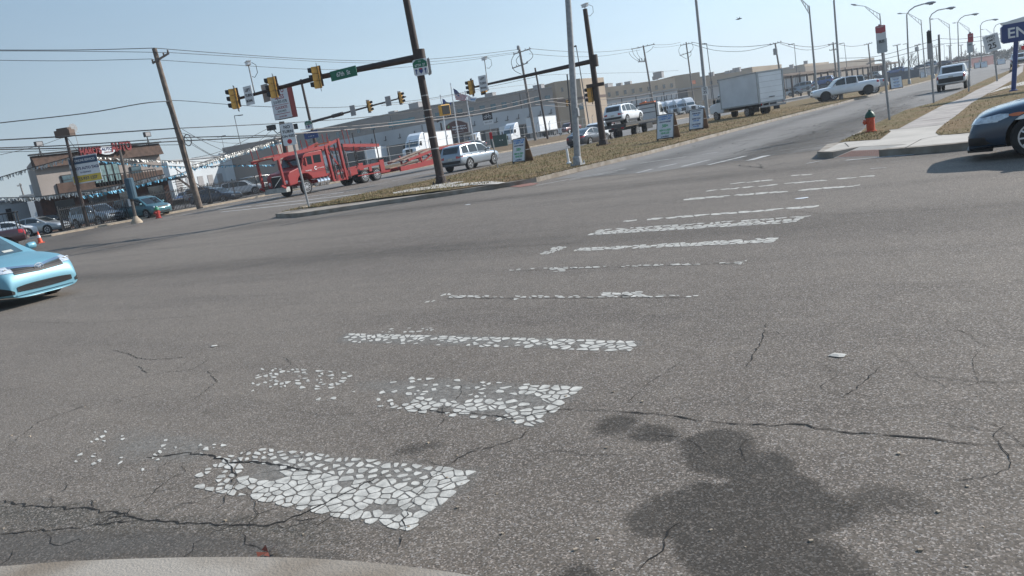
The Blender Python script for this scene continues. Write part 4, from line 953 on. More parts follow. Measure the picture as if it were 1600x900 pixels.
# ---- red car carrier
def carrier(loc, rz):
    t = thing('car_carrier_truck', 'red car-carrier truck with empty upper deck frames at the far crosswalk', 'truck', loc, rz)
    b = MB(); prof = [(-1.0, .95), (-.75, .62), (.75, .62), (.78, 1.05), (1.45, .98), (1.5, 1.55), (1.32, 1.72), (.1, 2.02), (-.28, 2.72), (-.55, 2.92), (-2.9, 2.98), (-2.95, 1.0)]
    b.plate([(1.5, .78), (1.52, 1.5), (1.30, 1.74), (.12, 2.0), (-.22, 2.70), (-.5, 2.9), (-2.1, 2.96), (-2.15, 1.0), (-.72, 1.0), (-.62, 1.2), (-.35, 1.42), (0, 1.48), (.35, 1.42), (.62, 1.2), (.75, .85)], -1.13, 1.13)
    o = b.build('cab', P_RED, t); md = o.modifiers.new('b', 'BEVEL'); md.width = .05; md.segments = 2
    for s in (1, -1):
        b = MB(); b.plate([(-.95, 2.05), (-.05, 2.05), (-.32, 2.62), (-.95, 2.62)], s*1.145, s*1.135); b.build('side_window', M_GLASS, t)
        b = MB(); b.plate([(-1.85, 2.1), (-1.15, 2.1), (-1.15, 2.65), (-1.85, 2.65)], s*1.145, s*1.135); b.build('sleeper_window', M_GLASS, t)
        b = MB(); b.lathe([(0, -.05), (.13, 0), (.13, .03), (0, .05)], (1.49, s*.88, 1.08), 12, 'X'); b.build('headlight', M_LAMP, t)
        b = MB(); b.box((-.1, s*1.38, 2.25), (.1, .2, .6)); b.bar((-.1, s*1.1, 2.3), (-.1, s*1.35, 2.3), .03, .03); b.build('mirror', P_RED, t)
        b = MB(); b.lathe([(0, -.6), (.3, -.6), (.3, .6), (0, .6)], (-1.75, s*.86, .72), 16, 'X')
        for x in (-2.1, -1.75, -1.4): b.box((x, s*.86, .72), (.05, .63, .63))
        b.build('fuel_tank', M_CHROME, t)
        b = MB(); b.box((-1.6, s*1.135, 1.5), (1.8, .012, .02), 0); b.build('door_seam', M_DARK, t)
    b = MB(); b.add([(.10, -.95, 2.06), (.10, .95, 2.06), (-.18, .95, 2.62), (-.18, -.95, 2.62)], [(0, 1, 2, 3)]); o = b.build('windshield', M_GLASS, t); o.location = (.03, 0, .01)
    b = MB(); b.box((1.53, 0, 1.12), (.05, 1.15, .86)); b.build('grille', M_BLACK, t)
    b = MB(); b.bar((1.57, -.52, .75), (1.57, .52, 1.48), .03, .05)
    for s in (-.6, .6): b.bar((1.56, s, .68), (1.56, s, 1.55), .04, .05)
    b.bar((1.56, -.6, 1.55), (1.56, .6, 1.55), .04, .05); b.build('grille_trim', M_CHROME, t)
    b = MB(); b.box((1.75, 0, .58), (.35, 2.3, .34)); b.build('bumper', mat('bumper_grey', (.38, .38, .36), .5, .3, var=.3), t)
    text('C', .34, (-1.15, 1.16, 1.72), math.pi, M_WHITE, t, bold=.03); text('AUTO TRANSPORT', .08, (-1.65, 1.16, 1.70), math.pi, M_WHITE, t); text('TRANSPORT', .11, (-.45, 1.16, 1.62), math.pi, M_WHITE, t)
    b = MB(); b.box((-4.0, 0, .80), (8.4, .9, .26)); b.build('chassis', P_RED, t)
    b = MB()
    for s in (1.12, -1.12):
        b.bar((1.95, s, .9), (2.05, s, 2.75), .16, .14); b.bar((1.9, s, .7), (2.25, s, .9), .14, .14)
        b.bar((2.5, s, 2.72), (1.2, s, 2.95), .14, .22); b.bar((1.2, s, 2.95), (-2.4, s, 3.12), .14, .22); b.bar((-2.4, s, 3.12), (-3.9, s, 3.5), .14, .2)
        b.bar((-4.3, s, 3.05), (-8.3, s, 2.7), .14, .24)
    for k in range(9): b.bar((2.4-.55*k, -1.1, 2.76+.045*k), (2.4-.55*k, 1.1, 2.80+.045*k), .12, .08)
    for k in range(7): b.bar((-4.4-.6*k, -1.1, 2.95-.07*k), (-4.4-.6*k, 1.1, 2.95-.07*k), .1, .06)
    b.build('upper_deck', P_RED, t)
    M_DK = mat('ramp_plate', (.30, .22, .17), .8, .2, var=.4)
    b = MB(); b.box((1.9, .55, 2.88), (2.2, .5, .05)); b.box((1.9, -.55, 2.88), (2.2, .5, .05)); b.build('deck_plate', M_DK, t)
    for s in (1.14, -1.14):
        b = MB(); b.bar((-2.7, s, .55), (-2.5, s, 3.2), .18, .16); b.bar((-4.05, s, .5), (-3.9, s, 3.6), .2, .18); b.bar((-2.7, s, .6), (-4.05, s, .6), .12, .16); b.bar((-2.5, s, 3.0), (-4.0, s, 1.0), .1, .1)
        b.bar((-4.2, s, .95), (-5.3, s, 1.0), .12, .45); b.bar((-5.3, s, 1.2), (-8.0, s, 1.3), .12, .2); b.bar((-5.3, s, .62), (-8.3, s, .62), .06, .08); b.bar((-8.2, s, .6), (-8.2, s, 1.55), .14, .5); b.bar((-6.8, s, .8), (-6.8, s, 1.25), .1, .3)
        b.build('side_frame', P_RED, t)
    for s in (1.16, -1.16):
        for x in (-2.95, -3.55, -4.35): b = MB(); b.tube([(x, s, .55), (x+.12, s, 3.2)], .06, 7); b.build('lift_cylinder', M_BLACK, t)
        for x, z_ in ((-8.0, 4.0), (-5.4, 2.9)): b = MB(); b.tube([(x, s, .9), (x, s, z_)], .05, 6); b.build('lift_cylinder', M_BLACK, t)
        for x in (-3.1, -3.7, -4.5): b = MB(); b.tube([(x, s*1.05, .6), (x+.1, s*1.05, 2.6)], .035, 7); b.build('piston_rod', M_CHROME, t)
    for x in (2.3, 1.8, -.4, -.9, -3.0, -5.2, -4.7):
        for s in (1.08, -1.08):
            zz = 2.85 if x > 0 else 3.0; b = MB(); b.tube([(x, s, zz-.1), (x+.1, s, zz+.8+(.4 if x < -3 else 0))], .03, 6); b.build('tie_post', P_RED, t)
    b = MB(); b.box((-3.7, 0, 3.42), (.7, 1.6, .12)); b.build('warning_panel', M_AMBER, t)
    ty, rm = wheel_meshes(.50, 10)
    for i, x in enumerate((0, -6.1, -7.5)):
        for s in (1, -1):
            w_ = link('wheel', ty, t); w_.location = (x, s*1.04, .50); w_.rotation_euler = (0, 0, 0 if s > 0 else math.pi); link('rim', rm, w_)
            if i: w2 = link('wheel', ty, t); w2.location = (x, s*.74, .50)
    return t
CY_ = Wx(482, 302, -42.2).y
carrier((-43.35, CY_, 0), rzh(180))
def carrier_trailer(loc, rz):
    t = thing('carrier_trailer', 'low red sloping car trailer hitched behind the car-carrier truck', 'trailer', loc, rz)
    b = MB()
    for s in (1.12, -1.12):
        b.bar((0, s, .55), (-11.5, s, .75), .16, .38)
        b.bar((-1.2, s, 1.15), (-5.5, s, 1.7), .14, .2); b.bar((-5.5, s, 1.7), (-10.5, s, 1.75), .14, .2)
        for x in (-3, -5.5, -8, -10.4): b.bar((x, s, .7), (x+.2, s, 1.6), .12, .14)
        b.bar((-3.1, s, .8), (-5.3, s, 1.6), .1, .12); b.bar((-6, s, 1.6), (-8, s, .8), .08, .1)
    for k in range(11): b.bar((-.3-1.1*k, -1.1, .62), (-.3-1.1*k, 1.1, .62), .14, .1)
    b.bar((0, 0, .55), (2.0, 0, .6), .2, .18); b.build('frame', P_RED, t)
    b = MB()
    for s in (.62, -.62): b.bar((-.9, s, 1.2), (-5.6, s, 1.84), .55, .06); b.bar((-5.6, s, 1.84), (-10.6, s, 1.90), .55, .06); b.bar((-.5, s, .72), (-4.5, s, .9), .5, .05)
    b.build('ramp_track', MATS['ramp_plate'], t)
    ty, rm = wheel_meshes(.42, 8)
    for x in (-8.2, -9.3):
        for s in (1, -1):
            w_ = link('wheel', ty, t); w_.location = (x, s*.98, .42); w_.rotation_euler = (0, 0, 0 if s > 0 else math.pi); link('rim', rm, w_)
    return t
carrier_trailer((-43.3, CY_+10.3, 0), rzh(180))

# ---- box truck
def box_truck(loc, rz):
    t = thing('box_truck', 'white box truck with closed rear door parked on the median grass', 'box truck', loc, rz)
    b = MB(); b.plate([(1.35, .55), (3.25, .55), (3.42, .95), (3.25, 1.28), (2.45, 1.42), (1.95, 2.05), (1.75, 2.12), (1.35, 2.12)], -.98, .98); o = b.build('cab', M_WHITEV, t); md = o.modifiers.new('b', 'BEVEL'); md.width = .09; md.segments = 3
    for s in (1, -1):
        b = MB(); b.plate([(1.5, 1.45), (2.28, 1.45), (1.9, 1.98), (1.5, 1.98)], s*.995, s*.985); b.build('side_window', M_GLASSB, t)
        b = MB(); b.box((2.25, s*1.15, 1.55), (.06, .2, .3)); b.bar((2.2, s*.95, 1.5), (2.25, s*1.1, 1.5), .03, .03); b.build('mirror', M_BLACK, t)
        b = MB(); b.box((3.36, s*.72, .95), (.1, .3, .22)); b.build('headlight', M_LAMP, t)
    b = MB(); b.add([(2.44, -.85, 1.46), (2.44, .85, 1.46), (1.98, .82, 2.02), (1.98, -.82, 2.02)], [(0, 1, 2, 3)]); o = b.build('windshield', M_GLASSB, t); o.location.x = .04
    MW = mat('box_panel', (.66, .68, .70), .5, var=.1, scale=.8)
    b = MB(); b.box((-1.15, 0, 2.05), (4.9, 2.36, 2.35)); o = b.build('cargo_box', MW, t)
    b = MB()
    for s in (1, -1):
        b.box((-1.15, s*1.19, 3.23), (4.94, .06, .09)); b.box((-1.15, s*1.19, .90), (4.94, .05, .1)); b.box((-3.6, s*1.17, 2.05), (.1, .1, 2.4)); b.box((1.28, s*1.17, 2.05), (.08, .08, 2.4))
    b.box((-3.62, 0, 3.2), (.08, 2.4, .12)); b.box((-3.62, 0, .9), (.08, 2.4, .1)); b.build('box_trim', mat('trim_grey', (.33, .35, .36), .4, .5), t)
    b = MB(); b.box((-3.625, 0, 2.05), (.03, 2.12, 2.15))
    for k in range(5): b.box((-3.645, 0, 1.2+.42*k), (.012, 2.12, .015), 1)
    b.build('rear_door', [M_WHITEV, M_ALU], t)
    b = MB(); b.box((-3.66, 0, 1.28), (.04, .5, .05)); b.build('door_handle', M_DARK, t)
    b = MB(); b.box((-3.75, 0, .62), (.1, 2.3, .14))
    for s in (-.95, -.35, .35, .95): b.box((-3.72, s, .75), (.06, .08, .3))
    b.build('bumper', M_GALV, t)
    b = MB(); b.box((-1.0, 0, .72), (5.4, .8, .22)); b.box((-2.9, .95, .48), (.04, .55, .4)); b.box((-2.9, -.95, .48), (.04, .55, .4)); b.build('chassis', M_BLACK, t)
    for s in (1, -1):
        b = MB(); b.box((-3.68, s*1.0, .8), (.04, .12, .12)); b.build('tail_light', M_RED, t)
    ty, rm = wheel_meshes(.38, 8)
    for i, x in enumerate((2.45, -1.75)):
        for s in (1, -1):
            w_ = link('wheel', ty, t); w_.location = (x, s*.88, .38); w_.rotation_euler = (0, 0, 0 if s > 0 else math.pi); link('rim', rm, w_)
            if i: w2 = link('wheel', ty, t); w2.location = (x, s*.64, .38)
p = Wh((1163, 184), (1160, 120), 3.25, .28); box_truck(p, rzh(-52))

# ---- semi tractors and trailers in the yard
def tractor_mesh():
    t = thing('semi_truck', 'x', 'truck')
    b = MB(); b.plate([(-2.0, .9), (2.6, .6), (2.75, 1.2), (2.6, 1.7), (1.2, 1.95), (.75, 2.75), (.5, 2.9), (-1.5, 2.95), (-2.0, 2.9)], -1.15, 1.15); o = b.build('cab', M_WHITEV, t); md = o.modifiers.new('b', 'BEVEL'); md.width = .1; md.segments = 2
    b = MB(); b.plate([(.55, 2.92), (-.2, 3.6), (-1.2, 3.95), (-2.0, 3.98), (-2.0, 2.92)], -1.1, 1.1); o = b.build('roof_fairing', M_WHITEV, t); md = o.modifiers.new('b', 'BEVEL'); md.width = .12; md.segments = 2
    b = MB(); b.add([(1.2, -.98, 1.99), (1.2, .98, 1.99), (.8, .95, 2.68), (.8, -.95, 2.68)], [(0, 1, 2, 3)]); o = b.build('windshield', M_GLASSB, t); o.location.x = .04
    for s in (1, -1):
        b = MB(); b.plate([(-.15, 2.0), (.95, 2.0), (.62, 2.62), (-.15, 2.62)], s*1.165, s*1.155); b.build('side_window', M_GLASS, t)
        b = MB(); b.box((2.68, s*.9, 1.1), (.12, .3, .22)); b.build('headlight', M_LAMP, t)
        b = MB(); b.box((.9, s*1.4, 2.2), (.1, .2, .6)); b.bar((.85, s*1.1, 2.2), (.9, s*1.35, 2.2), .03, .03); b.build('mirror', M_BLACK, t)
    b = MB(); b.box((2.72, 0, 1.25), (.08, 1.1, .8)); b.build('grille', M_DARK, t)
    b = MB(); b.box((2.8, 0, .6), (.25, 2.3, .35)); b.build('bumper', M_CHROME, t)
    b = MB(); b.box((-2.2, 0, .85), (4.6, .8, .25)); b.build('chassis', M_BLACK, t)
    ty, rm = wheel_meshes(.5, 10)
    for i, x in enumerate((1.75, -2.6, -3.9)):
        for s in (1, -1):
            w_ = link('wheel', ty, t); w_.location = (x, s*1.0, .5); w_.rotation_euler = (0, 0, 0 if s > 0 else math.pi); link('rim', rm, w_)
    return t
def trailer_mesh():
    t = thing('box_trailer', 'x', 'trailer')
    b = MB(); b.box((-6.0, 0, 2.55), (13.5, 2.5, 2.75)); b.build('cargo_box', MATS['box_panel'], t)
    b = MB()
    for s in (1, -1):
        b.box((-6.0, s*1.26, 1.2), (13.5, .04, .14)); b.box((-6.0, s*1.26, 3.9), (13.5, .04, .1))
    b.build('rail', M_GALV, t)
    b = MB(); b.box((-6.0, 0, 1.05), (12.5, .9, .2)); b.box((-1.0, .7, .6), (.12, .12, .9)); b.box((-1.0, -.7, .6), (.12, .12, .9)); b.build('chassis', M_BLACK, t)
    ty, rm = wheel_meshes(.5, 10)
    for x in (-10.2, -11.4):
        for s in (1, -1):
            w_ = link('wheel', ty, t); w_.location = (x, s*1.0, .5); w_.rotation_euler = (0, 0, 0 if s > 0 else math.pi); link('rim', rm, w_)
    return t
used = {}
def place(maker, label, p, az, group=None, s=1):
    if maker not in used: used[maker] = maker(); o = used[maker]
    else: o = copy_tree(used[maker])
    o.location = p; o.rotation_euler = (0, 0, rzh(az)); o.scale = (s, s, s); o['label'] = label
    if group: o['group'] = group
    return o
YG = 'white trucks in the market yard'
YZ = .67
p = Wh((652, 249), (660, 206), 4.0, YZ); place(tractor_mesh, 'white semi truck with tall roof fairing just left of the big brown pole', p, 162, YG)
q = p - hv(162)*2.4; place(trailer_mesh, 'long white box trailer hitched to the tall-fairing semi truck, behind the brown pole', (q.x, q.y, YZ), 162, YG, .98)
p = Wh((618, 254), (616, 213), 4.0, YZ); place(tractor_mesh, 'white semi truck parked left of the one with the tall roof fairing', p+hv(0)*6, 160, YG)
p = Wh((595, 250), (590, 222), 3.9, YZ); place(trailer_mesh, 'white box trailer parked left of the two white semi trucks', (p.x-8, p.y+6, YZ), 150, YG)
p = Wh((563, 256), (560, 230), 3.9, YZ); place(trailer_mesh, 'white box trailer behind the rear frame of the red carrier truck', (p.x-14, p.y+4, YZ), 150, YG)
p = Wh((800, 222), (795, 190), 3.3, YZ); place(tractor_mesh, 'white day-cab semi truck behind the green utility cabinet', p, 172, YG, .82)
p = Wh((770, 224), (765, 200), 3.3, YZ); place(tractor_mesh, 'white semi truck half hidden behind the arched market sign', (p.x-6, p.y+2, YZ), 170, YG, .82)
p = Wh((862, 208), (860, 172), 3.9, YZ); place(trailer_mesh, 'white box trailer parked behind the dark red pickup', (p.x-8, p.y+8, YZ), 165, YG)
p = Wh((835, 210), (835, 182), 3.9, YZ); place(trailer_mesh, 'white box trailer seen left of the wooden poles by the market', (p.x-14, p.y+10, YZ), 165, YG)
for k, (x, nm) in enumerate([(1035, 'nearest the tow truck cab'), (1050, 'second from the tow truck cab'), (1063, 'third from the tow truck cab'), (1078, 'last before the blue parked car')]):
    p = Wh((x, 179-2*k), (x, 153.5-2.2*k), 3.5, YZ); place(tractor_mesh, 'small white semi truck under the dock wall, '+nm, p, 140, YG, .85)
for k, (x, y) in enumerate([(352, 262), (369, 259), (386, 258)]):
    p = Wh((x, y+16), (x, y), 3.5, 0); place(tractor_mesh, ['leftmost of three distant white trucks behind the iron fence', 'middle one of three distant white trucks behind the iron fence', 'rightmost of three distant white trucks behind the iron fence'][k], p, 130, 'distant trucks behind the dealer lot', .85)
p = Wh((888, 212), (885, 184), 1.95, .7); vehicle('pickup', 'dark red pickup truck parked behind the verge fence near the silver lamp post', 'pickup truck', Wx(890, 205, -66)+Vector((0, 0, YZ)), rzh(180), P_DRED)
vehicle('pickup', 'dark red pickup truck parked nose to tail right behind the other dark red one', 'pickup truck', Wx(940, 205, -66.5)+Vector((0, 3.0, YZ)), rzh(180), P_DRED)
p = Wh((735, 234), (735, 216), 1.45, .65); vehicle('sedan', 'grey sedan leaving the market entrance behind the silver sport utility vehicle', 'car', p, rzh(195), P_CHAR)
p = Wh((1092, 178), (1092, 168.5), 1.45, .66); vehicle('sedan', 'small distant silver sedan parked under the dock wall', 'car', p, rzh(100), P_SILVER)
# parked rows under the canopy and beyond
rr = random.Random(21); PC = [P_BLUE, M_WHITEV, P_CHAR, P_SILVER, P_LGREY, P_NAVY, P_BLACK, P_DRED]
base_cars = {}
def far_car(kind, col, p, az, label, group):
    k = (kind, col.name)
    if k not in base_cars: base_cars[k] = vehicle(kind, label, 'car', p, rzh(az), col, group=group); return base_cars[k]
    o = copy_tree(base_cars[k]); o.location = p; o.rotation_euler = (0, 0, rzh(az)); o['label'] = label; o['group'] = group; return o
cn_ = {P_BLUE.name: 'blue', 'vehicle_white': 'white', P_CHAR.name: 'charcoal', P_SILVER.name: 'silver', P_LGREY.name: 'pale grey', P_NAVY.name: 'dark blue', P_BLACK.name: 'black', P_DRED.name: 'dark red'}
kn = {'sedan': 'sedan', 'suv': 'sport utility vehicle', 'minivan': 'van'}
spots = [(1224, 148, 'suv', M_WHITEV, 'behind the box truck tail'), (1236, 144.5, 'sedan', P_SILVER, 'left of the thick lamp post'), (1262, 140, 'suv', M_WHITEV, 'beside the thick lamp post'),
  (1252, 137.5, 'minivan', P_SILVER, 'in the second row left of the lamp post'), (1288, 136, 'sedan', P_CHAR, 'behind the white pickup bonnet'), (1284, 129, 'minivan', P_BLUE, 'tall above the white pickup bonnet'),
  (1300, 131, 'suv', P_NAVY, 'above the white pickup windscreen'), (1345, 121, 'sedan', M_WHITEV, 'above the white pickup bed'), (1360, 119.5, 'suv', P_LGREY, 'left of the bus-stop sign post'), (1398, 112, 'suv', P_BLUE, 'right of the bus-stop sign post'),
  (1412, 110, 'sedan', M_WHITEV, 'left of the first curved street lamp'), (1436, 106, 'sedan', P_CHAR, 'right of the first curved street lamp'), (1450, 103, 'suv', P_SILVER, 'beside the second curved street lamp'), (1470, 100, 'sedan', P_NAVY, 'far along the median')]
for k, (x, y, kd, c, wh) in enumerate(spots):
    r_ = ray(x, y); hh = 1.65*(1 if 1 else 1); d = 175 if x < 1310 else 230; az0 = math.degrees(math.atan2(r_.x, r_.y)); pt = Wd(x, y+3, d); pt.z = max(0, min(2.2, pt.z-.2))
    b_ = pt.copy(); o = far_car(kd, c, pt, az0-80+rr.uniform(-8, 8), 'distant %s %s in the parking lot %s' % (cn_[c.name], kn[kd], wh), 'cars in the distant parking lot')
p = Wx(1503, 103, -17); vehicle('suv', 'oncoming white car peeking over the roof of the white compact pickup', 'car', (-17.5, p.y*.9, 0), rzh(180), M_WHITEV)

# ================================================================== STREET FURNITURE
def az_rz(az): return R(180-az)             # local -Y of a sign or signal points to world azimuth az
def rel(p): return Vector(p)
M_BAND = mat('band_steel', (.45, .43, .42), .4, .7)
def up_pole(name, label, cat, base, toppx, r0, r1, m, group=None, n=12, plate=True, z=None, d=None):
    t = thing(name, label, cat, base, 0, group); top = Wd(*toppx, d or dist(base)) - base
    b = MB(); b.tube([(0, 0, 0), top*.5, top], [r0, (r0+r1)/2, r1], n); b.build('pole', m, t, smooth=50)
    if plate:
        b = MB(); b.box((0, 0, .03), (r0*3.2, r0*3.2, .06)); b.lathe([(r0*1.35, .05), (r0*1.2, .3), (r0*.9, .36)], n=12)
        for a, c in ((1, 1), (1, -1), (-1, 1), (-1, -1)): b.lathe([(.03, .05), (.03, .14), (0, .15)], (a*r0*1.35, c*r0*1.35, 0), 6)
        b.build('base_plate', m, t)
    return t, top
def signal(label, p, az, group='traffic signals on the mast arms', s=1.0, back=False):
    t = thing('traffic_signal', label, 'traffic signal', p, az_rz(az), group); t.scale = (s*.88, s*.88, s*.88)
    b = MB()
    for k in (-1, 0, 1): b.box((0, 0, .35*k), (.34, .36, .335)); b.box((0, -.185, .35*k), (.31, .02, .31))
    o = b.build('housing', M_YSIG, t); md = o.modifiers.new('b', 'BEVEL'); md.width = .02; md.segments = 2
    b = MB(); b.box((0, .10, 0), (.62, .02, 1.34)); b.build('backplate', M_BLACK, t)
    for k, m in ((1, mat('lens_red', (.16, .012, .01), .3)), (0, mat('lens_amber', (.22, .09, .01), .3)), (-1, mat('lens_green', (.01, .10, .06), .3))):
        b = MB(); b.lathe([(.145, -.19), (.13, -.205), (0, -.22)], (0, 0, .35*k), 18, 'Y'); b.build('lens', m, t)
        b = MB(); V = []; n = 16
        for i in range(n+1):
            a = R(-35)+R(250)*i/n
            for (rr_, y, dz) in ((.155, -.19, 0), (.155, -.37 if i not in (0, n) else -.25, 0)): V.append((rr_*math.cos(a), y, .35*k+rr_*math.sin(a)))
        V2 = [(x*.95, y, .35*k+(z-.35*k)*.95) for x, y, z in V]; m_ = len(V)
        b.add(V+V2, [(2*i, 2*i+1, 2*i+3, 2*i+2) for i in range(n)] + [(m_+2*i, m_+2*i+2, m_+2*i+3, m_+2*i+1) for i in range(n)] + [(2*i+1, m_+2*i+1, m_+2*i+3, 2*i+3) for i in range(n)])
        b.build('visor', M_BLACK, t, fix=False)
    b = MB(); b.box((0, .20, .05), (.08, .16, 1.0)); b.box((0, .24, .05), (.2, .12, .2)); b.build('bracket', M_BROWNPOLE, t)
    return t
def board(name, label, cat, p, az, w_, h_, mats, texts=(), group=None, back=None, corners=0, extra=None):
    t = thing(name, label, cat, p, az_rz(az), group)
    b = MB(); c = corners
    pr = [(-w_/2+c, -h_/2), (w_/2-c, -h_/2), (w_/2, -h_/2+c), (w_/2, h_/2-c), (w_/2-c, h_/2), (-w_/2+c, h_/2), (-w_/2, h_/2-c), (-w_/2, -h_/2+c)] if c else [(-w_/2, -h_/2), (w_/2, -h_/2), (w_/2, h_/2), (-w_/2, h_/2)]
    b.plate(pr, -.012, .012); b.build('panel', mats, t)
    if back: b = MB(); b.plate([(x*.995, z*.995) for x, z in pr], .0125, .018); b.build('panel_back', back, t)
    for tx in texts:
        s, size, x, z, m = tx[:5]; sx = tx[5] if len(tx) > 5 else .9; bo = tx[6] if len(tx) > 6 else .015
        text(s, size, (x, -.018, z), 0, m, t, sx=sx, bold=bo)
    return t
# ---- mast arm on the median nose
PB = Wz(690, 287, .2); zA = hgt(PB, (657, 88)); PB.z = .2
t, top = up_pole('mast_arm_pole', 'thick brown signal pole with a long mast arm on the median nose', 'signal pole', PB, (629, -30), .18, .14, M_BROWNPOLE)
aE = Wz(369, 155, zA-.05); aS = Wd(657, 89, dist(PB))
b = MB(); b.tube([aS-PB, (aS*.5+aE*.5)-PB+Vector((0, 0, .12)), aE-PB], [.15, .11, .06], 12); b.lathe([(.22, -.3), (.22, .3)], aS-PB, 12); b.build('mast_arm', M_BROWNPOLE, t, smooth=50)
b = MB()
for f in (.25, .33, .47, .52, .62, .78, .86): q = top*f*.72; b.lathe([(.19-.04*f, -.02), (.19-.04*f, .02)], q, 12)
b.build('steel_band', M_BAND, t)
b = MB(); q = Wd(684, 174, dist(PB)); q = q-PB+Vector((.22, .0, 0))
g_ = thing('pedestrian_signal', 'yellow pedestrian signal box strapped to the brown mast-arm pole', 'crossing signal', PB+q+Vector((.1, .05, 0)), az_rz(110))
b.box((0, 0, 0), (.46, .22, .44)); o = b.build('housing', M_YSIG, g_); md = o.modifiers.new('b', 'BEVEL'); md.width = .03; md.segments = 2
b = MB(); b.box((0, -.115, 0), (.38, .02, .36)); b.build('screen', M_BLACK, g_)
def onarm(px, py, S=aS, E=aE):              # point of the arm nearest to the pixel's direction
    r_ = ray(px, py); best = None
    for i in range(201):
        q = S.lerp(E, i/200); v = q-Vector((0, 0, H)); c = v.normalized().dot(r_.normalized())
        if best is None or c > best[0]: best = (c, q)
    return best[1]
sg = onarm(372, 153)+Vector((-.0, -.25, 0)); signal('traffic signal at the tip of the long brown mast arm', sg, -136)
signal('traffic signal above the red and white car sales sign', onarm(432, 136)+Vector((0, -.25, .1)), -136)
signal('traffic signal left of the green street name sign', onarm(500, 117)+Vector((0, -.25, .1)), -136)
q = onarm(543, 108)+Vector((0, -.30, .0))
board('street_name_sign', 'long green street name sign hanging on the brown mast arm', 'sign', q, 178, 1.5, .42, M_SIGNG, [('67th  St', .26, 0, 0, M_SIGNW, .95, .01)], back=M_ALU)
q = onarm(396, 150)+Vector((0, -.26, 0)); board('left_turn_sign', 'white left turn signal sign near the tip of the long mast arm', 'sign', q, 178, .55, .85, M_SIGNW, [('LEFT', .18, 0, .24, M_TXT), ('TURN', .18, 0, 0, M_TXT), ('SIGNAL', .16, 0, -.24, M_TXT, .8)], back=M_ALU)
q = onarm(410, 147)+Vector((0, .2, 0)); board('blank_sign', 'bare grey back of a square sign on the long mast arm', 'sign', q, 10, .60, .80, M_ALU)
q0 = onarm(398, 147); dq = dist(q0)
def camera_on_rod(label, q0, px, flip=1):
    t = thing('traffic_camera', label, 'camera', q0); tp_ = Wd(*px, dist(q0))-q0
    b = MB(); b.tube([(0, 0, 0), tp_], .03, 8); b.build('rod', M_GALV, t)
    b = MB(); b.box(tp_+Vector((0, 0, .05)), (.5, .16, .16), 0, -.5); b.box(tp_+Vector((0, 0, .14)), (.62, .2, .03), 0, -.5); b.build('housing', M_WHITE, t)
    b = MB(); P = [tp_+Vector((.25, 0, .05)), tp_+Vector((.5, 0, -.1)), tp_+Vector((.5, 0, -.45)), tp_+Vector((.25, 0, -.62)), tp_+Vector((.08, 0, -.55))]; b.tube(P, .014, 6); b.build('cable', M_WIRE, t)
camera_on_rod('small white traffic camera on a rod above the left turn sign on the long arm', q0, (388, 101))
# interstate trail sign on the brown pole: green 67th St panel over a white panel with shields
def route_sign(label, px, d, w_, az, s2=1):
    p = Wd(*px, d)
    t = board('route_sign', label, 'sign', p, az, w_, w_*1.05, M_SIGNW, [], corners=.06)
    b = MB(); b.plate([(-w_*.49, .0), (w_*.49, .0), (w_*.49, w_*.3), (w_*.25, w_*.5), (-w_*.25, w_*.5), (-w_*.49, w_*.3)], -.019, -.013); b.build('green_panel', M_SIGNG, t)
    text('67TH  ST', w_*.22, (0, -.022, w_*.13), 0, M_SIGNW, t, sx=.85, bold=.01); text('TO', w_*.13, (0, -.022, w_*.37), 0, M_SIGNW, t)
    b = MB()
    for sx in (-.32, .32):
        x = sx*w_; b.plate([(x-.03*w_, -.42*w_), (x+.03*w_, -.42*w_), (x+.03*w_, -.2*w_), (x+.09*w_, -.2*w_), (x, -.06*w_), (x-.09*w_, -.2*w_), (x-.03*w_, -.2*w_)], -.019, -.013)
    b.build('arrow', M_SIGNB, t)
    b = MB(); b.plate([(0, -.42*w_), (.13*w_, -.28*w_), (.13*w_, -.08*w_), (0, -.05*w_), (-.13*w_, -.08*w_), (-.13*w_, -.28*w_)], -.019, -.013); b.build('shield', M_SIGNB, t)
    b = MB(); b.plate([(.11*w_, -.14*w_), (.11*w_, -.085*w_), (0, -.06*w_), (-.11*w_, -.085*w_), (-.11*w_, -.14*w_)], -.022, -.0195); b.build('shield_top', M_SIGNR, t)
    return t
dP = dist(PB)
route_sign('green and white route sign with arrows on the thick brown pole', (657, 105), dP-.26, .62, 158)
board('blank_sign', 'grey back of an angled sign on the right of the thick brown pole', 'sign', Wd(670, 104, dP+.1), 40, .62, .66, M_ALU, corners=.08)
# ---- second arm across the far carriageway
P2 = Wx(497, 240, -56.9); P2.z = .13; d2 = dist(P2)
t, top = up_pole('mast_arm_pole', 'slim brown signal pole with a thin mast arm behind the red truck', 'signal pole', P2, (470, 124), .17, .11, M_BROWNPOLE)
s2 = Wd(485, 191, d2); e2 = Wz(634, 151, s2.z+.45)
b = MB(); b.tube([s2-P2, s2.lerp(e2, .35)-P2], [.13, .12], 10); b.tube([s2.lerp(e2, .25)-P2, s2.lerp(e2, .36)-P2], .18, 10); b.tube([s2.lerp(e2, .35)-P2, e2-P2], [.09, .06], 10); b.build('mast_arm', M_BROWNPOLE, t, smooth=50)
f2 = lambda x, y: onarm(x, y, s2, e2)
signal('traffic signal in the middle of the thin mast arm above the warehouse', f2(577, 162)+Vector((0, -.1, 0)), 78)
signal('traffic signal at the right end of the thin mast arm', f2(627, 151)+Vector((0, -.1, 0)), 78)
board('blank_sign', 'grey sign back left of the middle signal on the thin mast arm', 'sign', f2(552, 167)+Vector((0, -.2, 0)), 178, .62, .95, M_ALU)
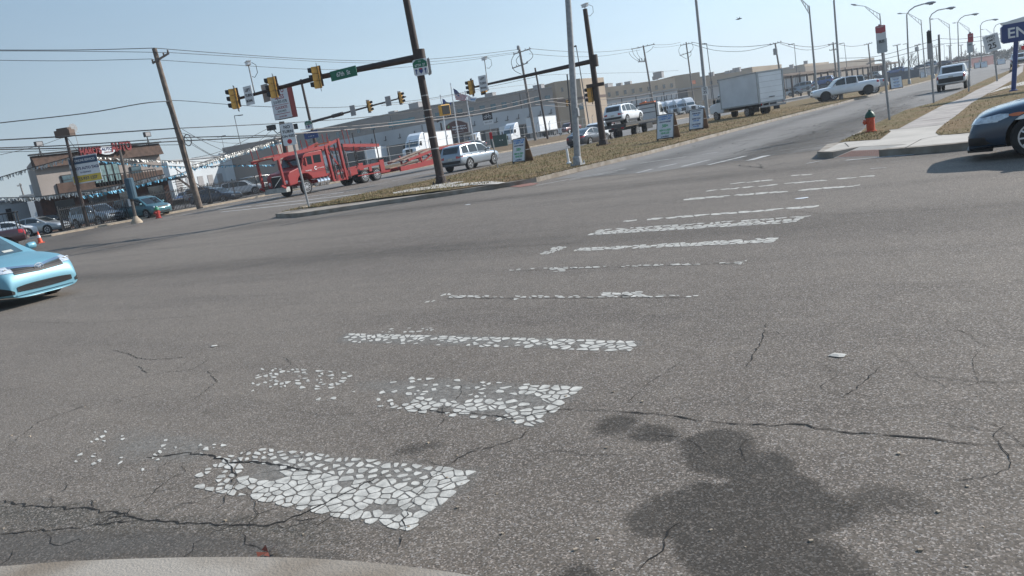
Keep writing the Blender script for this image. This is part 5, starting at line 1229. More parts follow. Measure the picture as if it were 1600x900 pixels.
board('blank_sign', 'grey sign back between the two signals of the thin mast arm', 'sign', f2(608, 154)+Vector((0, -.2, 0)), 178, .62, .85, M_ALU)
route_sign('small green and white route sign on the slim brown pole', (482, 195), d2-.3, .75, 158)
board('blank_sign', 'small grey sign back beside the route sign on the slim brown pole', 'sign', Wd(488, 195, d2+.1), 40, .7, .8, M_ALU, corners=.08)
board('street_name_sign', 'green and blue street name plate low on the slim brown pole', 'sign', Wd(486, 210.5, d2-.35), 158, 1.45, .72, M_SIGNB, [('ESSINGTON AVE', .17, 0, .2, M_SIGNW, .8), ('E  67 ST  W', .15, 0, -.15, M_SIGNW, .8)], back=M_ALU)
g_ = thing('pedestrian_signal', 'yellow pedestrian signal box low on the slim brown pole', 'crossing signal', Wd(487, 232, d2-.1)+Vector((-.25, 0, 0)), az_rz(130))
b = MB(); b.box((0, 0, 0), (.5, .24, .5)); b.build('housing', M_YSIG, g_)
# ---- third arm at the median
P3 = Wz(943, 226, .3); d3 = dist(P3)
t, top = up_pole('mast_arm_pole', 'tall brown signal pole beside the dark grey sedan and tow truck', 'signal pole', P3, (914, 14), .22, .14, M_BROWNPOLE)
s3 = Wd(928, 95, d3); e3 = Wz(733, 138, s3.z-.1)
b = MB(); b.tube([s3-P3, e3-P3], [.15, .06], 10); b.lathe([(.26, -.35), (.26, .35)], s3-P3, 10); b.build('mast_arm', M_BROWNPOLE, t, smooth=50)
f3 = lambda x, y: onarm(x, y, s3, e3)
signal('traffic signal above the flagpoles at the tip of the median mast arm', f3(738, 136)+Vector((0, -.2, 0)), -136)
signal('traffic signal beside the left turn sign above the flagpoles', f3(752, 134)+Vector((0, .25, 0)), 20)
board('left_turn_sign', 'white left turn signal sign above the flagpoles and the arched market sign', 'sign', f3(759, 131)+Vector((0, -.3, .1)), 178, .62, 1.0, M_SIGNW, [('LEFT', .2, 0, .3, M_TXT), ('TURN', .2, 0, 0, M_TXT), ('SIGNAL', .18, 0, -.3, M_TXT, .8)], back=M_ALU)
camera_on_rod('small traffic camera on a rod above the flagpoles', f3(762, 130), (757, 93))
camera_on_rod('small traffic camera on top of the tall brown signal pole', Wd(914, 18, d3), (914, 10))
signal('yellow signal strapped low on the tall brown pole beside the tow truck', Wd(930, 147, d3)+Vector((-.35, 0, 0)), -120, s=.98)
board('street_name_sign', 'thin dark street name plate on the tall brown pole beside the tow truck', 'sign', Wd(930, 133, d3-.3), 150, 1.1, .22, M_BROWNPOLE)
# ---- other posts on the median
PL = Wz(903, 258, .2)
t, top = up_pole('lamp_post', 'thick galvanised lamp post on the median kerb, left of the tall brown pole', 'lamp post', PL, (886, -25), .135, .11, M_GALV)
b = MB(); b.box((top*.30)+Vector((.12, 0, 0)), (.1, .12, .3)); b.build('junction_box', M_GALV, t)
P5 = Wz(1107, 180, .3)
t, top = up_pole('lamp_post', 'tall grey lamp post rising above the box truck cab', 'lamp post', Wh((1105, 176), (1089, 20), 11, .2), (1085, -25), .2, .14, M_GALV)
# marker post
p = Wz(888, 236, .25); t = thing('marker_post', 'short white flexible marker post at the foot of the galvanised lamp post', 'marker post', Wz(889, 255.5, .2))
b = MB(); b.tube([(0, 0, 0), (-.01, 0, .62)], .05, 10); b.lathe([(.11, 0), (.1, .05), (.05, .07)]); b.build('post', M_WHITE, t)
# no turn on red
P6 = Wz(483, 324, .17); d6 = dist(P6)
t = thing('no_turn_sign', 'white no turn on red sign on a leaning post at the median tip', 'sign', P6)
tp_ = Wd(451, 195, d6)-P6; b = MB(); b.tube([(0, 0, 0), tp_], .045, 8); b.build('post', M_GALV, t)
b = MB(); b.lathe([(.0, 0), (.28, 0), (.22, .08), (0, .1)], (-.35, .1, -.02), 12); b.build('footing', M_CONC, t)
rr_ = az_rz(150); ax = Matrix.Rotation(rr_, 4, 'Z'); cpt = Wd(450.5, 210, d6-.06)-P6; lean = Matrix.Rotation(R(0), 4, 'Y')
b = MB(); MM = Matrix.Translation(cpt) @ ax @ lean; c = .04
b.plate([(-.27+c, -.43), (.27-c, -.43), (.27, -.43+c), (.27, .43-c), (.27-c, .43), (-.27+c, .43), (-.27, .43-c), (-.27, -.43+c)], -.01, .01, M=MM); b.build('panel', M_SIGNW, t)
for s_, z_, sz in (('NO', .29, .17), ('TURN', .11, .16), ('ON RED', -.07, .14)):
    o = text(s_, sz, (0, -.016, z_), 0, M_TXT, t, bold=.012); o.data.transform(MM)
b = MB(); b.lathe([(0, -.02), (.095, -.02), (.095, -.012), (0, -.012)], (0, 0, -.28), 20, 'Y'); o = b.build('red_disc', M_SIGNR, t); o.data.transform(MM)
# bike lane sign + posts
P7 = Wz(778, 262, .22); d7 = dist(P7)
t = thing('sign_post', 'thin leaning post on the median edge behind the silver sport utility vehicle', 'post', P7); b = MB(); b.tube([(0, 0, 0), Wd(766, 205, d7)-P7], .03, 6); b.build('post', M_GALV, t); 
b = MB(); b.box(Wd(767, 212, d7-.05)-P7, (.14, .03, .35), 0, R(30)); b.build('reflector', M_SIGNR, t)
P7 = Wx(772, 225, -57.5); P7.z = .13; d7 = dist(P7)
t = thing('bike_lane_sign', 'black and white bike lane sign above the green utility cabinet', 'sign', P7)
b = MB(); b.tube([(0, 0, 0), Wd(760, 175, d7)-P7], .04, 6); b.build('post', M_GALV, t)
q = Wd(762, 185, d7-.1)-P7; MM = Matrix.Translation(q) @ Matrix.Rotation(az_rz(150), 4, 'Z')
b = MB(); b.plate([(-.65, -.2), (.65, -.2), (.65, .8), (-.65, .8)], -.01, .01, M=MM); b.build('black_panel', M_TXT, t)
b = MB(); b.plate([(-.65, -.78), (.65, -.78), (.65, -.21), (-.65, -.21)], -.01, .01, M=MM); b.build('white_panel', M_SIGNW, t); o = text('BIKE LANE', .26, (0, -.016, -.5), 0, M_TXT, t, sx=.8); o.data.transform(MM)
b = MB()
for x in (-.3, .3): b.tube([(x+.17*math.cos(2*math.pi*k/16), -.02, .18+.17*math.sin(2*math.pi*k/16)) for k in range(17)], .022, 5)
b.tube([(-.3, -.02, .18), (-.13, -.02, .46), (.2, -.02, .46), (.0, -.02, .18), (-.3, -.02, .18)], .02, 5); b.tube([(.0, -.02, .18), (-.15, -.02, .52)], .02, 5); b.tube([(.3, -.02, .18), (.17, -.02, .6), (.28, -.02, .62)], .02, 5)
o = b.build('bicycle_symbol', M_SIGNW, t); o.data.transform(MM)
# speed limit 35
P8 = Wz(1106, 196, .3); d8 = dist(P8)
P8 = Wh((1106, 196), (1099, 143), 3.1, .3); d8 = dist(P8)
t = thing('speed_limit_sign', 'speed limit 35 sign left of the box truck cab', 'sign', P8); tp_ = Wd(1099, 143, d8)-P8
b = MB(); b.tube([(0, 0, 0), tp_], .045, 6); b.build('post', M_GALV, t)
MM = Matrix.Translation(Wd(1101.5, 142, d8-.06)-P8) @ Matrix.Rotation(az_rz(172), 4, 'Z')
b = MB(); b.plate([(-.28, -.36), (.28, -.36), (.28, .36), (-.28, .36)], -.01, .01, M=MM); b.build('panel', M_SIGNW, t)
for s_, z_, sz in (('SPEED', .26, .12), ('LIMIT', .13, .12), ('35', -.13, .34)): text(s_, sz, (0, -.016, z_), 0, M_TXT, t, bold=.02).data.transform(MM)
# speed limit 25, crooked
P9 = Wz(1558, 124, .16); d9 = dist(P9)*.92; P9 = Wd(1558, 124, d9); P9.z = .16
t = thing('speed_limit_sign', 'crooked speed limit 25 sign on a tilted post in the right verge', 'sign', P9); tp_ = Wd(1551, 60, d9)-P9
b = MB(); b.tube([(0, 0, 0), tp_], .055, 6); b.build('post', M_GALV, t)
MM = Matrix.Translation(Wd(1549.5, 67, d9-.08)-P9) @ Matrix.Rotation(az_rz(188), 4, 'Z') @ Matrix.Rotation(R(-10), 4, 'Y')
b = MB(); b.plate([(-.46, -.56), (.46, -.56), (.46, .56), (-.46, .56)], -.01, .01, M=MM); b.build('panel', M_SIGNW, t)
for s_, z_, sz in (('SPEED', .38, .2), ('LIMIT', .17, .2), ('25', -.22, .5)): text(s_, sz, (0, -.016, z_), 0, M_TXT, t, bold=.02).data.transform(MM)
# parking/bus sign posts on the right verge
def bus_sign(label, base, top, panels, z=.16, thick=.04, az=183):
    P = Wz(*base, z); d = dist(P); t = thing('parking_sign', label, 'sign', P)
    b = MB(); b.tube([(0, 0, 0), Wd(*top, d)-P], thick, 7); b.build('post', M_GALV, t)
    for (px, py, w_, h_, m, tx) in panels:
        MM = Matrix.Translation(Wd(px, py, d-.06)-P) @ Matrix.Rotation(az_rz(az), 4, 'Z')
        b = MB(); c = .03; b.plate([(-w_/2+c, -h_/2), (w_/2-c, -h_/2), (w_/2, -h_/2+c), (w_/2, h_/2-c), (w_/2-c, h_/2), (-w_/2+c, h_/2), (-w_/2, h_/2-c), (-w_/2, -h_/2+c)], -.01, .01, M=MM); b.build('panel', m, t)
        for s_, z_, sz, m2 in tx: text(s_, sz, (0, -.016, z_), 0, m2, t, bold=.015, sx=.8).data.transform(MM)
    return t
M_PINK = mat('sign_red_faded', (.42, .10, .12), .5, var=.2)
bus_sign('red tow-away sign over a no-parking sign on the post beside the hydrant', (1390, 187), (1374, 38), [(1375.6, 45.5, .32, .24, M_PINK, [('TOW-AWAY', .07, .05, M_SIGNW), ('ZONE', .07, -.05, M_SIGNW)]), (1376.5, 55, .32, .30, M_SIGNW, [('NO', .09, .07, M_SIGNR), ('STOPPING', .065, -.02, M_SIGNR), ('ANY TIME', .065, -.1, M_SIGNR)]), (1378, 71, .33, .50, mat('sign_grey', (.42, .46, .48), .5), [('BUS', .13, .13, M_TXT), ('ZONE', .1, 0, M_SIGNG), ('108', .1, -.14, M_TXT)])])
bus_sign('edge-on dark parking signs on the second post up the right verge', (1459, 160.5), (1451, 47), [(1452, 62, .22, .75, M_BLACK, []), (1453.2, 80, .26, .7, M_ALU, [])], az=140)
bus_sign('grey and red parking signs on the third post up the right verge', (1513.5, 143), (1516, 50), [(1516.4, 59, .26, .45, M_PINK, [('TOW', .08, .08, M_SIGNW), ('ZONE', .08, -.04, M_SIGNW)]), (1515.6, 73, .27, .62, MATS['sign_grey'], [('BUS', .1, .1, M_TXT)])], az=170)
# ---- entrance sign
PE = Wz(1583.5, 142, .16); dE = dist(PE)
t = thing('entrance_sign', 'blue entrance sign with white letters at the right edge', 'sign', PE)
b = MB(); b.tube([(0, 0, 0), Wd(1588, 60, dE)-PE], .095, 10); b.lathe([(.16, 0), (.16, .04), (.1, .06)]); b.build('post', M_SIGNB, t, smooth=50)
c0 = Wd(1564, 54, dE); zt_, zb_ = Wd(1564, 40, dE).z, Wd(1565, 69, dE).z; zc = (zt_+zb_)/2; hh = zt_-zb_
ew = 5.2; MM = Matrix.Translation(Vector((c0.x, c0.y, zc))-PE) @ Matrix.Rotation(az_rz(172), 4, 'Z') @ Matrix.Translation((ew/2, 0, 0))
b = MB(); b.plate([(-ew/2, -hh/2+.1), (-ew/2+.1, -hh/2), (ew/2-.1, -hh/2), (ew/2, -hh/2+.1), (ew/2, hh/2-.1), (ew/2-.1, hh/2), (-ew/2+.1, hh/2), (-ew/2, hh/2-.1)], -.2, .2, M=MM); b.build('cabinet', M_SIGNB, t)
b = MB(); n = 12; V = [(-ew/2+ew*k/n, hh/2+.32*math.sin(math.pi*min(1, (k+1.2)/(n+2.4)))) for k in range(n+1)]; b.plate([(-ew/2+.05, hh/2)] + V + [(ew/2-.05, hh/2)], -.2, .2, M=MM); b.build('curved_top', M_WHITEV, t)
text('ENTRANCE', .60, (-ew/2+.2, -.205, -.02), 0, M_WHITE, t, bold=.02, align='LEFT').data.transform(MM)
q = Wd(1596, 77, dE*1.25); t = thing('red_sign', 'red sign board under the blue entrance sign at the right edge', 'sign', Vector((q.x, q.y, .16)), az_rz(172))
b = MB(); b.plate([(.0, q.z-.2), (1.5, q.z-.2), (1.5, q.z+.02), (.0, q.z+.02)], -.04, .04); b.build('panel', M_SIGNR, t); b = MB(); b.tube([(.9, .06, 0), (.9, .06, q.z)], .05, 6); b.build('post', M_GALV, t)
# ---- A-frame signs
def aframe(label, base, top, hgt_, wd_, az, lines, tz=.25, p=None, plain=False):
    P = p or Wh(base, top, hgt_, tz); P.z = tz
    t = thing('sandwich_board', label, 'sign', P, az_rz(az), 'sandwich boards on the median'); a = math.atan2(.32, hgt_)
    MM = Matrix.Translation((0, -.34, .05)) @ Matrix.Rotation(-a, 4, 'X')
    MB2 = Matrix.Translation((0, .34, .05)) @ Matrix.Rotation(a, 4, 'X')
    b = MB(); b.plate([(-wd_/2+.03, .03), (wd_/2-.03, .03), (wd_/2-.03, hgt_-.03), (-wd_/2+.03, hgt_-.03)], -.012, .012, M=MM); b.build('front_panel', M_SIGNW, t)
    b = MB()
    for x0, x1, z0, z1 in ((-wd_/2, wd_/2, 0, .035), (-wd_/2, wd_/2, hgt_-.035, hgt_), (-wd_/2, -wd_/2+.035, 0, hgt_), (wd_/2-.035, wd_/2, 0, hgt_)): b.plate([(x0, z0), (x1, z0), (x1, z1), (x0, z1)], -.02, .02, M=MM)
    for x in (-wd_/2+.06, wd_/2-.06): b.plate([(x-.05, -.06), (x+.05, -.06), (x+.05, .01), (x-.05, .01)], -.02, .02, M=MM)
    b.build('front_frame', M_DARK, t)
    b = MB(); b.plate([(-wd_/2, -.05), (wd_/2, -.05), (wd_/2, hgt_), (-wd_/2, hgt_)], -.015, .015, M=MB2); b.build('back_panel', mat('plywood', (.16, .10, .06), .85, var=.3), t)
    b = MB()
    for x in (-wd_/2+.01, wd_/2-.01): b.bar((x, -.2, hgt_*.5), (x, .2, hgt_*.5), .02, .02)
    b.build('hinge_chain', M_GALV, t)
    for s_, z_, sz, m_ in lines: text(s_, sz*hgt_, (0, -.018, z_*hgt_), 0, m_, t, sx=.82, bold=.02).data.transform(MM)
    return t
CB = mat('letter_blue', (.02, .20, .55), .5); CN = mat('letter_navy', (.01, .02, .10), .5); CG = mat('letter_green', (.03, .36, .12), .5)
ad = [('LOOKING FOR', .90, .115, CB), ('A NEW CAR?', .80, .115, CB), ('LOOK NO FURTHER!', .68, .07, CN), ('500+', .52, .17, CG), ('NEW & USED', .34, .11, CG), ('VEHICLES!', .22, .11, CG), ('at PACIFICO', .08, .08, CN)]
ad2 = [('PACIFICO AUTO GROUP', .91, .06, CN), ('PREMIUM TIRES', .78, .085, CN), ('FOR LIFE!', .69, .095, CB), ('INSPECTION', .52, .10, CN), ('FOR LIFE!', .42, .095, CB), ('CAR WASHES', .24, .10, CN), ('FOR LIFE!', .14, .095, CB)]
aframe('sandwich board advertising cars beside the silver sport utility vehicle, nearest the median tip', (818, 257), (818, 219.5), 1.3, .98, 192, ad, .22)
aframe('sandwich board advertising cars in front of the tow truck, right of the tall brown pole', (1045, 220), (1045, 181), 1.3, 1.05, 190, ad, .25)
aframe('sandwich board offering inspections and car washes, just left of the box truck', (1092, 200), (1092, 168), 1.25, 1.0, 190, ad2, .28)
aframe('sandwich board on the median right of the white crew-cab pickup', (1400, 134.5), (1400, 115.5), 1.25, 1.15, 160, ad2, .25)
for k, (bx, by, ty_, wd_, lb) in enumerate([(1443, 118.5, 108.5, 1.25, 'small sandwich board on the far median between the two nearest curved lamps'), (1487, 113, 103.5, 1.6, 'small sandwich board on the median above the roof of the compact pickup'),
    (1527, 103, 94, 1.25, 'left one of two small far sandwich boards beside the curved lamp post'), (1537, 102.5, 93, 1.25, 'right one of two small far sandwich boards beside the curved lamp post'), (1564, 97, 88, 1.6, 'farthest small sandwich board, right of the speed limit 25 post')]):
    aframe(lb, (bx, by), (bx, ty_), 1.25, wd_, 160, ad2[1:3], .25)
# ---- street lamps
def lamp_curved(label, base, pts, head, h, m=M_GALV, r=.11, z=.25):
    P = Wh(base, pts[0], h, z); d = dist(P); t = thing('street_lamp', label, 'street lamp', P, 0, 'curved street lamps along the median')
    b = MB(); b.tube([(0, 0, 0), Wd(*pts[0], d)-P] + [Wd(*q, d)-P for q in pts[1:]] + [Wd(*head, d)-P], [r]+[r*.7]*len(pts)+[r*.5], 8); b.lathe([(r*1.8, 0), (r*1.6, .5), (r, .6)], n=8); b.build('pole', m, t, smooth=60)
    hp = Wd(*head, d)-P; dr = (Wd(*head, d)-Wd(*pts[-1], d)).normalized(); b = MB()
    b.tube([hp-dr*.15, hp+dr*.25, hp+dr*.8, hp+dr*1.1], [.08, .17, .15, .04], 10); o = b.build('lamp_head', mat('lamp_head', (.25, .27, .3), .5, .3), t, smooth=60)
    b = MB(); b.tube([hp+dr*.3-Vector((0, 0, .12)), hp+dr*.75-Vector((0, 0, .10))], .13, 8); b.build('lens', M_GLASSB, t)
def lamp_truss(label, base, top, arm, head, h, z=.25, r=.13):
    P = Wh(base, top, h, z); d = dist(P); t = thing('street_lamp', label, 'street lamp', P, 0, 'truss-arm street lamps along the far side of the median')
    tp_ = Wd(*top, d)-P; a1 = Wd(*arm, d)-P; hd_ = Wd(*head, d)-P
    b = MB(); b.tube([(0, 0, 0), tp_], [r, r*.6], 8); b.lathe([(r*1.8, 0), (r*1.6, .5), (r, .6)], n=8); b.build('pole', M_GALV, t, smooth=60)
    lo = tp_-Vector((0, 0, 1.0)); b = MB(); b.tube([tp_-Vector((0, 0, .1)), a1, hd_], .045, 6); b.tube([lo, a1-Vector((0, 0, .12))], .045, 6)
    for f in (.2, .45, .7): b.tube([tp_.lerp(a1, f)-Vector((0, 0, .05)), lo.lerp(a1, f)], .03, 5)
    b.build('truss_arm', M_GALV, t)
    dr = (hd_-a1).normalized(); b = MB(); b.tube([hd_-dr*.1, hd_+dr*.3, hd_+dr*.8], [.07, .14, .06], 8); b.build('lamp_head', mat('lamp_head', (.25, .27, .3), .5, .3), t, smooth=60)
lamp_curved('curved street lamp behind the white crew-cab pickup, its top above the picture', (1314.5, 157.5), [(1303, 2), (1304, -6), (1312, -16)], (1330, -22), 9.3, r=.12)
lamp_curved('nearest fully visible curved street lamp, right of the bus sign post', (1421, 131), [(1416.7, 23), (1421, 16.5), (1429, 10.5), (1442, 6.4)], (1447, 5.6), 8.5)
lamp_curved('second curved street lamp, above the edge-on parking signs', (1459, 119), [(1452.7, 28), (1456, 22), (1465, 16), (1475, 14)], (1480, 13.2), 8.5)
lamp_curved('third curved street lamp, above the compact pickup roof', (1498.5, 107), [(1496.4, 34.7), (1501, 28.5), (1507, 24.7), (1516, 23)], (1519, 22.6), 8.5)
lamp_curved('fourth curved street lamp, left of the speed limit 25 sign', (1534, 103), [(1532, 40), (1535, 35), (1542, 32), (1548.7, 31)], (1551, 30.8), 8.5)
lamp_curved('farthest curved street lamp, behind the speed limit 25 sign', (1554, 97), [(1553, 45), (1556, 39.5), (1562, 36.7), (1567, 35.7)], (1569, 35.6), 8.5)
lamp_truss('truss-arm street lamp right of the box truck', (1277, 151), (1264, 9), (1251, -2), (1232, -8), 10.5, r=.15)
lamp_truss('truss-arm street lamp behind the bus sign post', (1386, 129), (1374.5, 21), (1352, 10), (1338, 8), 10.5)
lamp_truss('truss-arm street lamp between the first two curved lamps', (1446, 117), (1439, 31), (1419, 20.7), (1409, 21), 10.5)
lamp_truss('truss-arm street lamp between the second and third curved lamps', (1487.5, 108), (1483, 37.5), (1466, 29), (1458, 29.6), 10.5)
lamp_truss('truss-arm street lamp between the third and fourth curved lamps', (1517, 103), (1514, 43.5), (1499, 35), (1493, 35.6), 10.5)
lamp_truss('farthest truss-arm street lamp, behind the speed limit 25 sign', (1555, 96), (1552, 52.7), (1540.7, 45.5), (1536, 46), 10.5)
# parking lot lights
def lot_light(label, base, top, arm, h, z=.6, r=.09, double=False):
    P = Wh(base, top, h, z); d = dist(P); t = thing('lot_light', label, 'lamp post', P, 0, 'thin parking lot lights'); tp_ = Wd(*top, d)-P; a = Wd(*arm, d)-P
    b = MB(); b.tube([(0, 0, 0), tp_], [r, r*.7], 6); b.build('pole', mat('pole_grey', (.12, .12, .13), .6, .2), t)
    b = MB(); b.bar(tp_, a, .16, .12); dr = (a-tp_).normalized(); b.box(a, (.9, .35, .16), 0, math.atan2(dr.y, dr.x))
    if double: b.bar(tp_, tp_-(a-tp_), .16, .12); b.box(tp_-(a-tp_), (.9, .35, .16), 0, math.atan2(dr.y, dr.x))
    b.build('lamp_head', M_DARK, t)
for L_ in [('thin lot light rising behind the tow truck beside the wooden pole', (921, 196), (900, 71), (896, 73), 11), ('thin lot light right of the tall grey lamp post', (1117, 170), (1104, 68), (1097, 69), 11),
    ('thin lot light between the box truck and the truss-arm lamp', (1247, 140), (1241, 68), (1235, 69.5), 10), ('thin lot light right of the pole with two crossarms', (1326, 126), (1319, 67), (1314, 68), 10),
    ('tall thin lot light left of the car sales sign', (384, 262), (366, 181), (376, 180), 10, 0), ('smaller double-headed lot light left of the tall thin one', (357, 268), (346, 213), (350, 212), 9, 0, .07, True),
    ('tiny far lot light beside the second curved lamp', (1476, 103), (1475, 69), (1471, 70), 9), ('tiny far lot light left of the first curved lamp', (1420, 112), (1417, 68), (1413, 69), 9)]:
    lot_light(*L_)
# ---- hydrants, cones, bin, cabinet
def hydrant(label, p, col, cap, s=1, rz=0):
    t = thing('fire_hydrant', label, 'fire hydrant', p, rz); t.scale = (s, s, s)
    b = MB(); b.lathe([(.19, 0), (.19, .04), (.14, .05), (.14, .46), (.155, .47), (.155, .5), (.13, .5)], n=20); b.build('barrel', col, t, smooth=40)
    b = MB(); b.lathe([(.165, .5), (.175, .53), (.165, .56), (.15, .62), (.10, .69), (.05, .73), (.045, .78), (0, .785)], n=20); b.build('bonnet', cap, t, smooth=40)
    for a in (math.pi/2, -math.pi/2, 0):
        b = MB(); q = Matrix.Rotation(a, 3, 'Z'); rr_ = .062 if a else .08
        b.lathe([(rr_*.9, .10), (rr_*.9, .18), (rr_*1.15, .18), (rr_*1.15, .22), (rr_*.5, .225), (rr_*.45, .25), (0, .25)], (0, 0, .36), 14, 'X', M=q); b.build('nozzle', col, t, smooth=40)
M_HYO = mat('hydrant_orange', (.52, .075, .025), .5, var=.15, scale=8); M_HYG = mat('hydrant_green', (.012, .065, .040), .5, var=.2)
hydrant('orange fire hydrant with a dark green top on the right corner grass', Wz(1361, 206, .16), M_HYO, M_HYG, .82, R(200))
hydrant('small red fire hydrant with green top on the far pavement by the teal minivan', Wz(248, 341, .13), mat('hydrant_red', (.34, .03, .02), .5), mat('hydrant_bright', (.02, .16, .08), .5), 1.05, R(200))
def cone(label, p, s=1):
    t = thing('traffic_cone', label, 'traffic cone', p); mo = mat('cone_orange', (.62, .08, .03), .5)
    b = MB(); b.box((0, 0, .02), (.36*s, .36*s, .04)); b.lathe([(.14*s, .04), (.03*s, .71*s), (0, .71*s)], n=16); b.build('cone_body', mo, t, smooth=40)
    b = MB(); b.lathe([(.097*s, .33*s), (.07*s, .5*s)], n=16); b.build('white_band', M_WHITE, t, smooth=40)
cone('orange traffic cone behind the maroon pickup bumper', Wz(63, 381)+Vector((-1.2, .6, 0)), .95)
t = thing('litter_bin', 'small dark litter bin beside the truss-arm lamp post', 'bin', Wh((1265.5, 154.5), (1265, 147), 1.0, .25))
b = MB(); b.lathe([(.28, 0), (.34, .9), (.34, .95), (.3, 1.0), (0, 1.02)], n=14); b.build('bin_body', M_BLACK, t, smooth=40); b = MB(); b.lathe([(.35, .84), (.35, .9)], n=14); b.build('rim', M_GALV, t)
p = Wx(781, 228, -59.5); t = thing('utility_cabinet', 'dark green utility cabinet on the far verge behind the silver sport utility vehicle', 'utility cabinet', (p.x, p.y, .35), az_rz(150))
b = MB(); b.box((0, 0, .95), (2.3, 1.0, 1.75)); o = b.build('cabinet_body', mat('cabinet_green', (.012, .06, .05), .5, var=.2), t); md = o.modifiers.new('b', 'BEVEL'); md.width = .04
b = MB(); b.box((0, 0, 1.86), (2.4, 1.1, .06)); b.build('lid', MATS['cabinet_green'], t)
b = MB(); b.box((.15, -.51, 1.15), (.12, .02, .14)); b.box((.5, -.51, 1.15), (.12, .02, .14)); b.build('label_plate', M_WHITE, t)
b = MB(); b.box((0, 0, .04), (2.6, 1.3, .12)); b.build('base', M_CONC, t)
# ---- wooden and dark poles
def wpole(label, base, top, d, r=.17, arms=(), m=None, z=.1, gear=None, group='wooden utility poles'):
    m = m or M_WOODG; P = Wd(*base, d); P.z = z; t = thing('utility_pole', label, 'utility pole', P, 0, group); tp_ = Wd(*top, d)-P
    b = MB(); b.tube([(0, 0, 0), tp_*.5, tp_], [r, r*.88, r*.72], 10); b.build('pole', m, t, smooth=60)
    for (px0, py0, px1, py1) in arms:
        a, c = Wd(px0, py0, d-.2)-P, Wd(px1, py1, d-.2)-P; b = MB(); b.bar(a, c, .12, .14)
        for f in (.04, .3, .7, .96): q = a.lerp(c, f); b.lathe([(.05, 0), (.07, .12), (.03, .2), (0, .22)], q+Vector((0, 0, .07)), 8)
        b.build('crossarm', m, t)
    for (px, py, rr_, hh_, m_) in (gear or ()):
        b = MB(); q = Wd(px, py, d-.35)-P; b.lathe([(rr_, -hh_/2), (rr_, hh_/2), (rr_*.6, hh_/2+.1), (0, hh_/2+.12)], q, 12); b.build('transformer', m_, t)
    return t, P, d
PU = Wz(313, 328, .0); dU = dist(PU)
t, _, _ = wpole('leaning wooden utility pole on the far pavement, left of the red truck', (313, 328), (241, 76), dU, .24, [(238, 99, 264, 83)], mat('pole_wood_warm', (.16, .125, .10), .9, var=.4, scale=3, bump=.4, bscale=10))
b = MB(); q = Wd(294, 221, dU-.5)-PU; b.tube([q+Vector((.42*math.cos(a), -.42*math.cos(a)*.0, .42*math.sin(a))) for a in [2*math.pi*k/20 for k in range(21)]], .035, 5); b.build('cable_coil', M_WIRE, t)
b = MB()
for o_ in (.26, -.3): b.tube([Wd(262+o_*8, 160, dU-.3)-PU, Wd(284+o_*8, 215, dU-.32)-PU, Wd(300+o_*6, 280, dU-.3)-PU], .025, 5)
b.build('riser_cable', M_WIRE, t)
def dX(px, py, X): return dist(Wx(px, py, X))
G1 = [(812+8, 90, .28, .9, M_GALV)]
dA = dX(838, 222, -57.5)*1.02
t, PA, dA = wpole('grey wooden utility pole with curled cables, right of the bike lane sign', (838, 226), (811, 74), dA, .22, [(802, 85, 829, 76), (800, 107, 825, 98)], gear=[(810, 75, .22, .5, M_GALV)])
def loops(t, P, d, L):
    for (x0, y0, x1, y1, bul) in L:
        b = MB(); a, c = Wd(x0, y0, d-.3)-P, Wd(x1, y1, d-.3)-P; n = 10
        b.tube([a.lerp(c, i/n)+(Wd(x0+bul, y0, d-.3)-Wd(x0, y0, d-.3))*math.sin(math.pi*i/n) for i in range(n+1)], .04, 5); b.build('jumper_cable', M_WIRE, t)
loops(t, PA, dA, [(804, 85, 802, 107, -4), (827, 78, 822, 98, 8), (802, 107, 815, 116, -3), (813, 86, 812, 103, -6)])
wpole('dark slim pole without crossarms, just right of the grey wooden pole', (857, 224), (836, 106), dX(857, 224, -56.9), .17, m=M_BROWNPOLE, z=.13)
wpole('dark short pole with yellow signal, left of the galvanised lamp post', (893, 205), (886, 116), dX(893, 205, -56.9), .15, m=M_DARK, z=.13)
signal('yellow signal low on the dark short pole left of the lamp post', Wd(889, 160, dX(893, 205, -56.9))+Vector((-.3, 0, 0)), 100)
b_ = Wx(1020, 155, -61); dB = dist(b_)
t, PB_, dB = wpole('utility pole with bristling insulators above the tow truck cab', (1022, 165), (1005, 71), dB, .22, [(986, 77, 1023, 69), (997, 97, 1009, 96)], z=.6)
loops(t, PB_, dB, [(988, 77, 1000, 95, -3), (983, 82, 998, 96, -3), (1021, 72, 1010, 82, 2), (995, 78, 1002, 92, -2)])
b = MB()
for x in (999, 1003, 1007): q = Wd(x, 94, dB-.4)-PB_; b.lathe([(.08, -.3), (.12, 0), (.08, .35), (0, .4)], q, 8)
b.build('insulator', M_GALV, t)
dC = dX(1083, 160, -60)
t, PC_, dC = wpole('utility pole with two crossarms left of the tall grey lamp post', (1085, 163), (1072, 66), dC, .2, [(1063, 71, 1082, 67), (1062, 87, 1080, 81)], z=.6)
loops(t, PC_, dC, [(1064, 71, 1063, 86, -3), (1081, 68, 1079, 81, 3), (1063, 86, 1073, 92, -1), (1079, 81, 1074, 91, 3)])
wpole('utility pole with a transformer above the box truck roof', (1225, 151), (1211, 67), 160, .2, [(1203, 70, 1221, 65.5)], z=.6, gear=[(1211.5, 81, .4, 1.1, M_GALV)])
wpole('utility pole with two crossarms behind the curved lamp near the white pickup', (1308, 128), (1301.5, 66), 185, .2, [(1294, 70.5, 1310, 67.5), (1296, 79, 1310, 76.5)], z=.6)
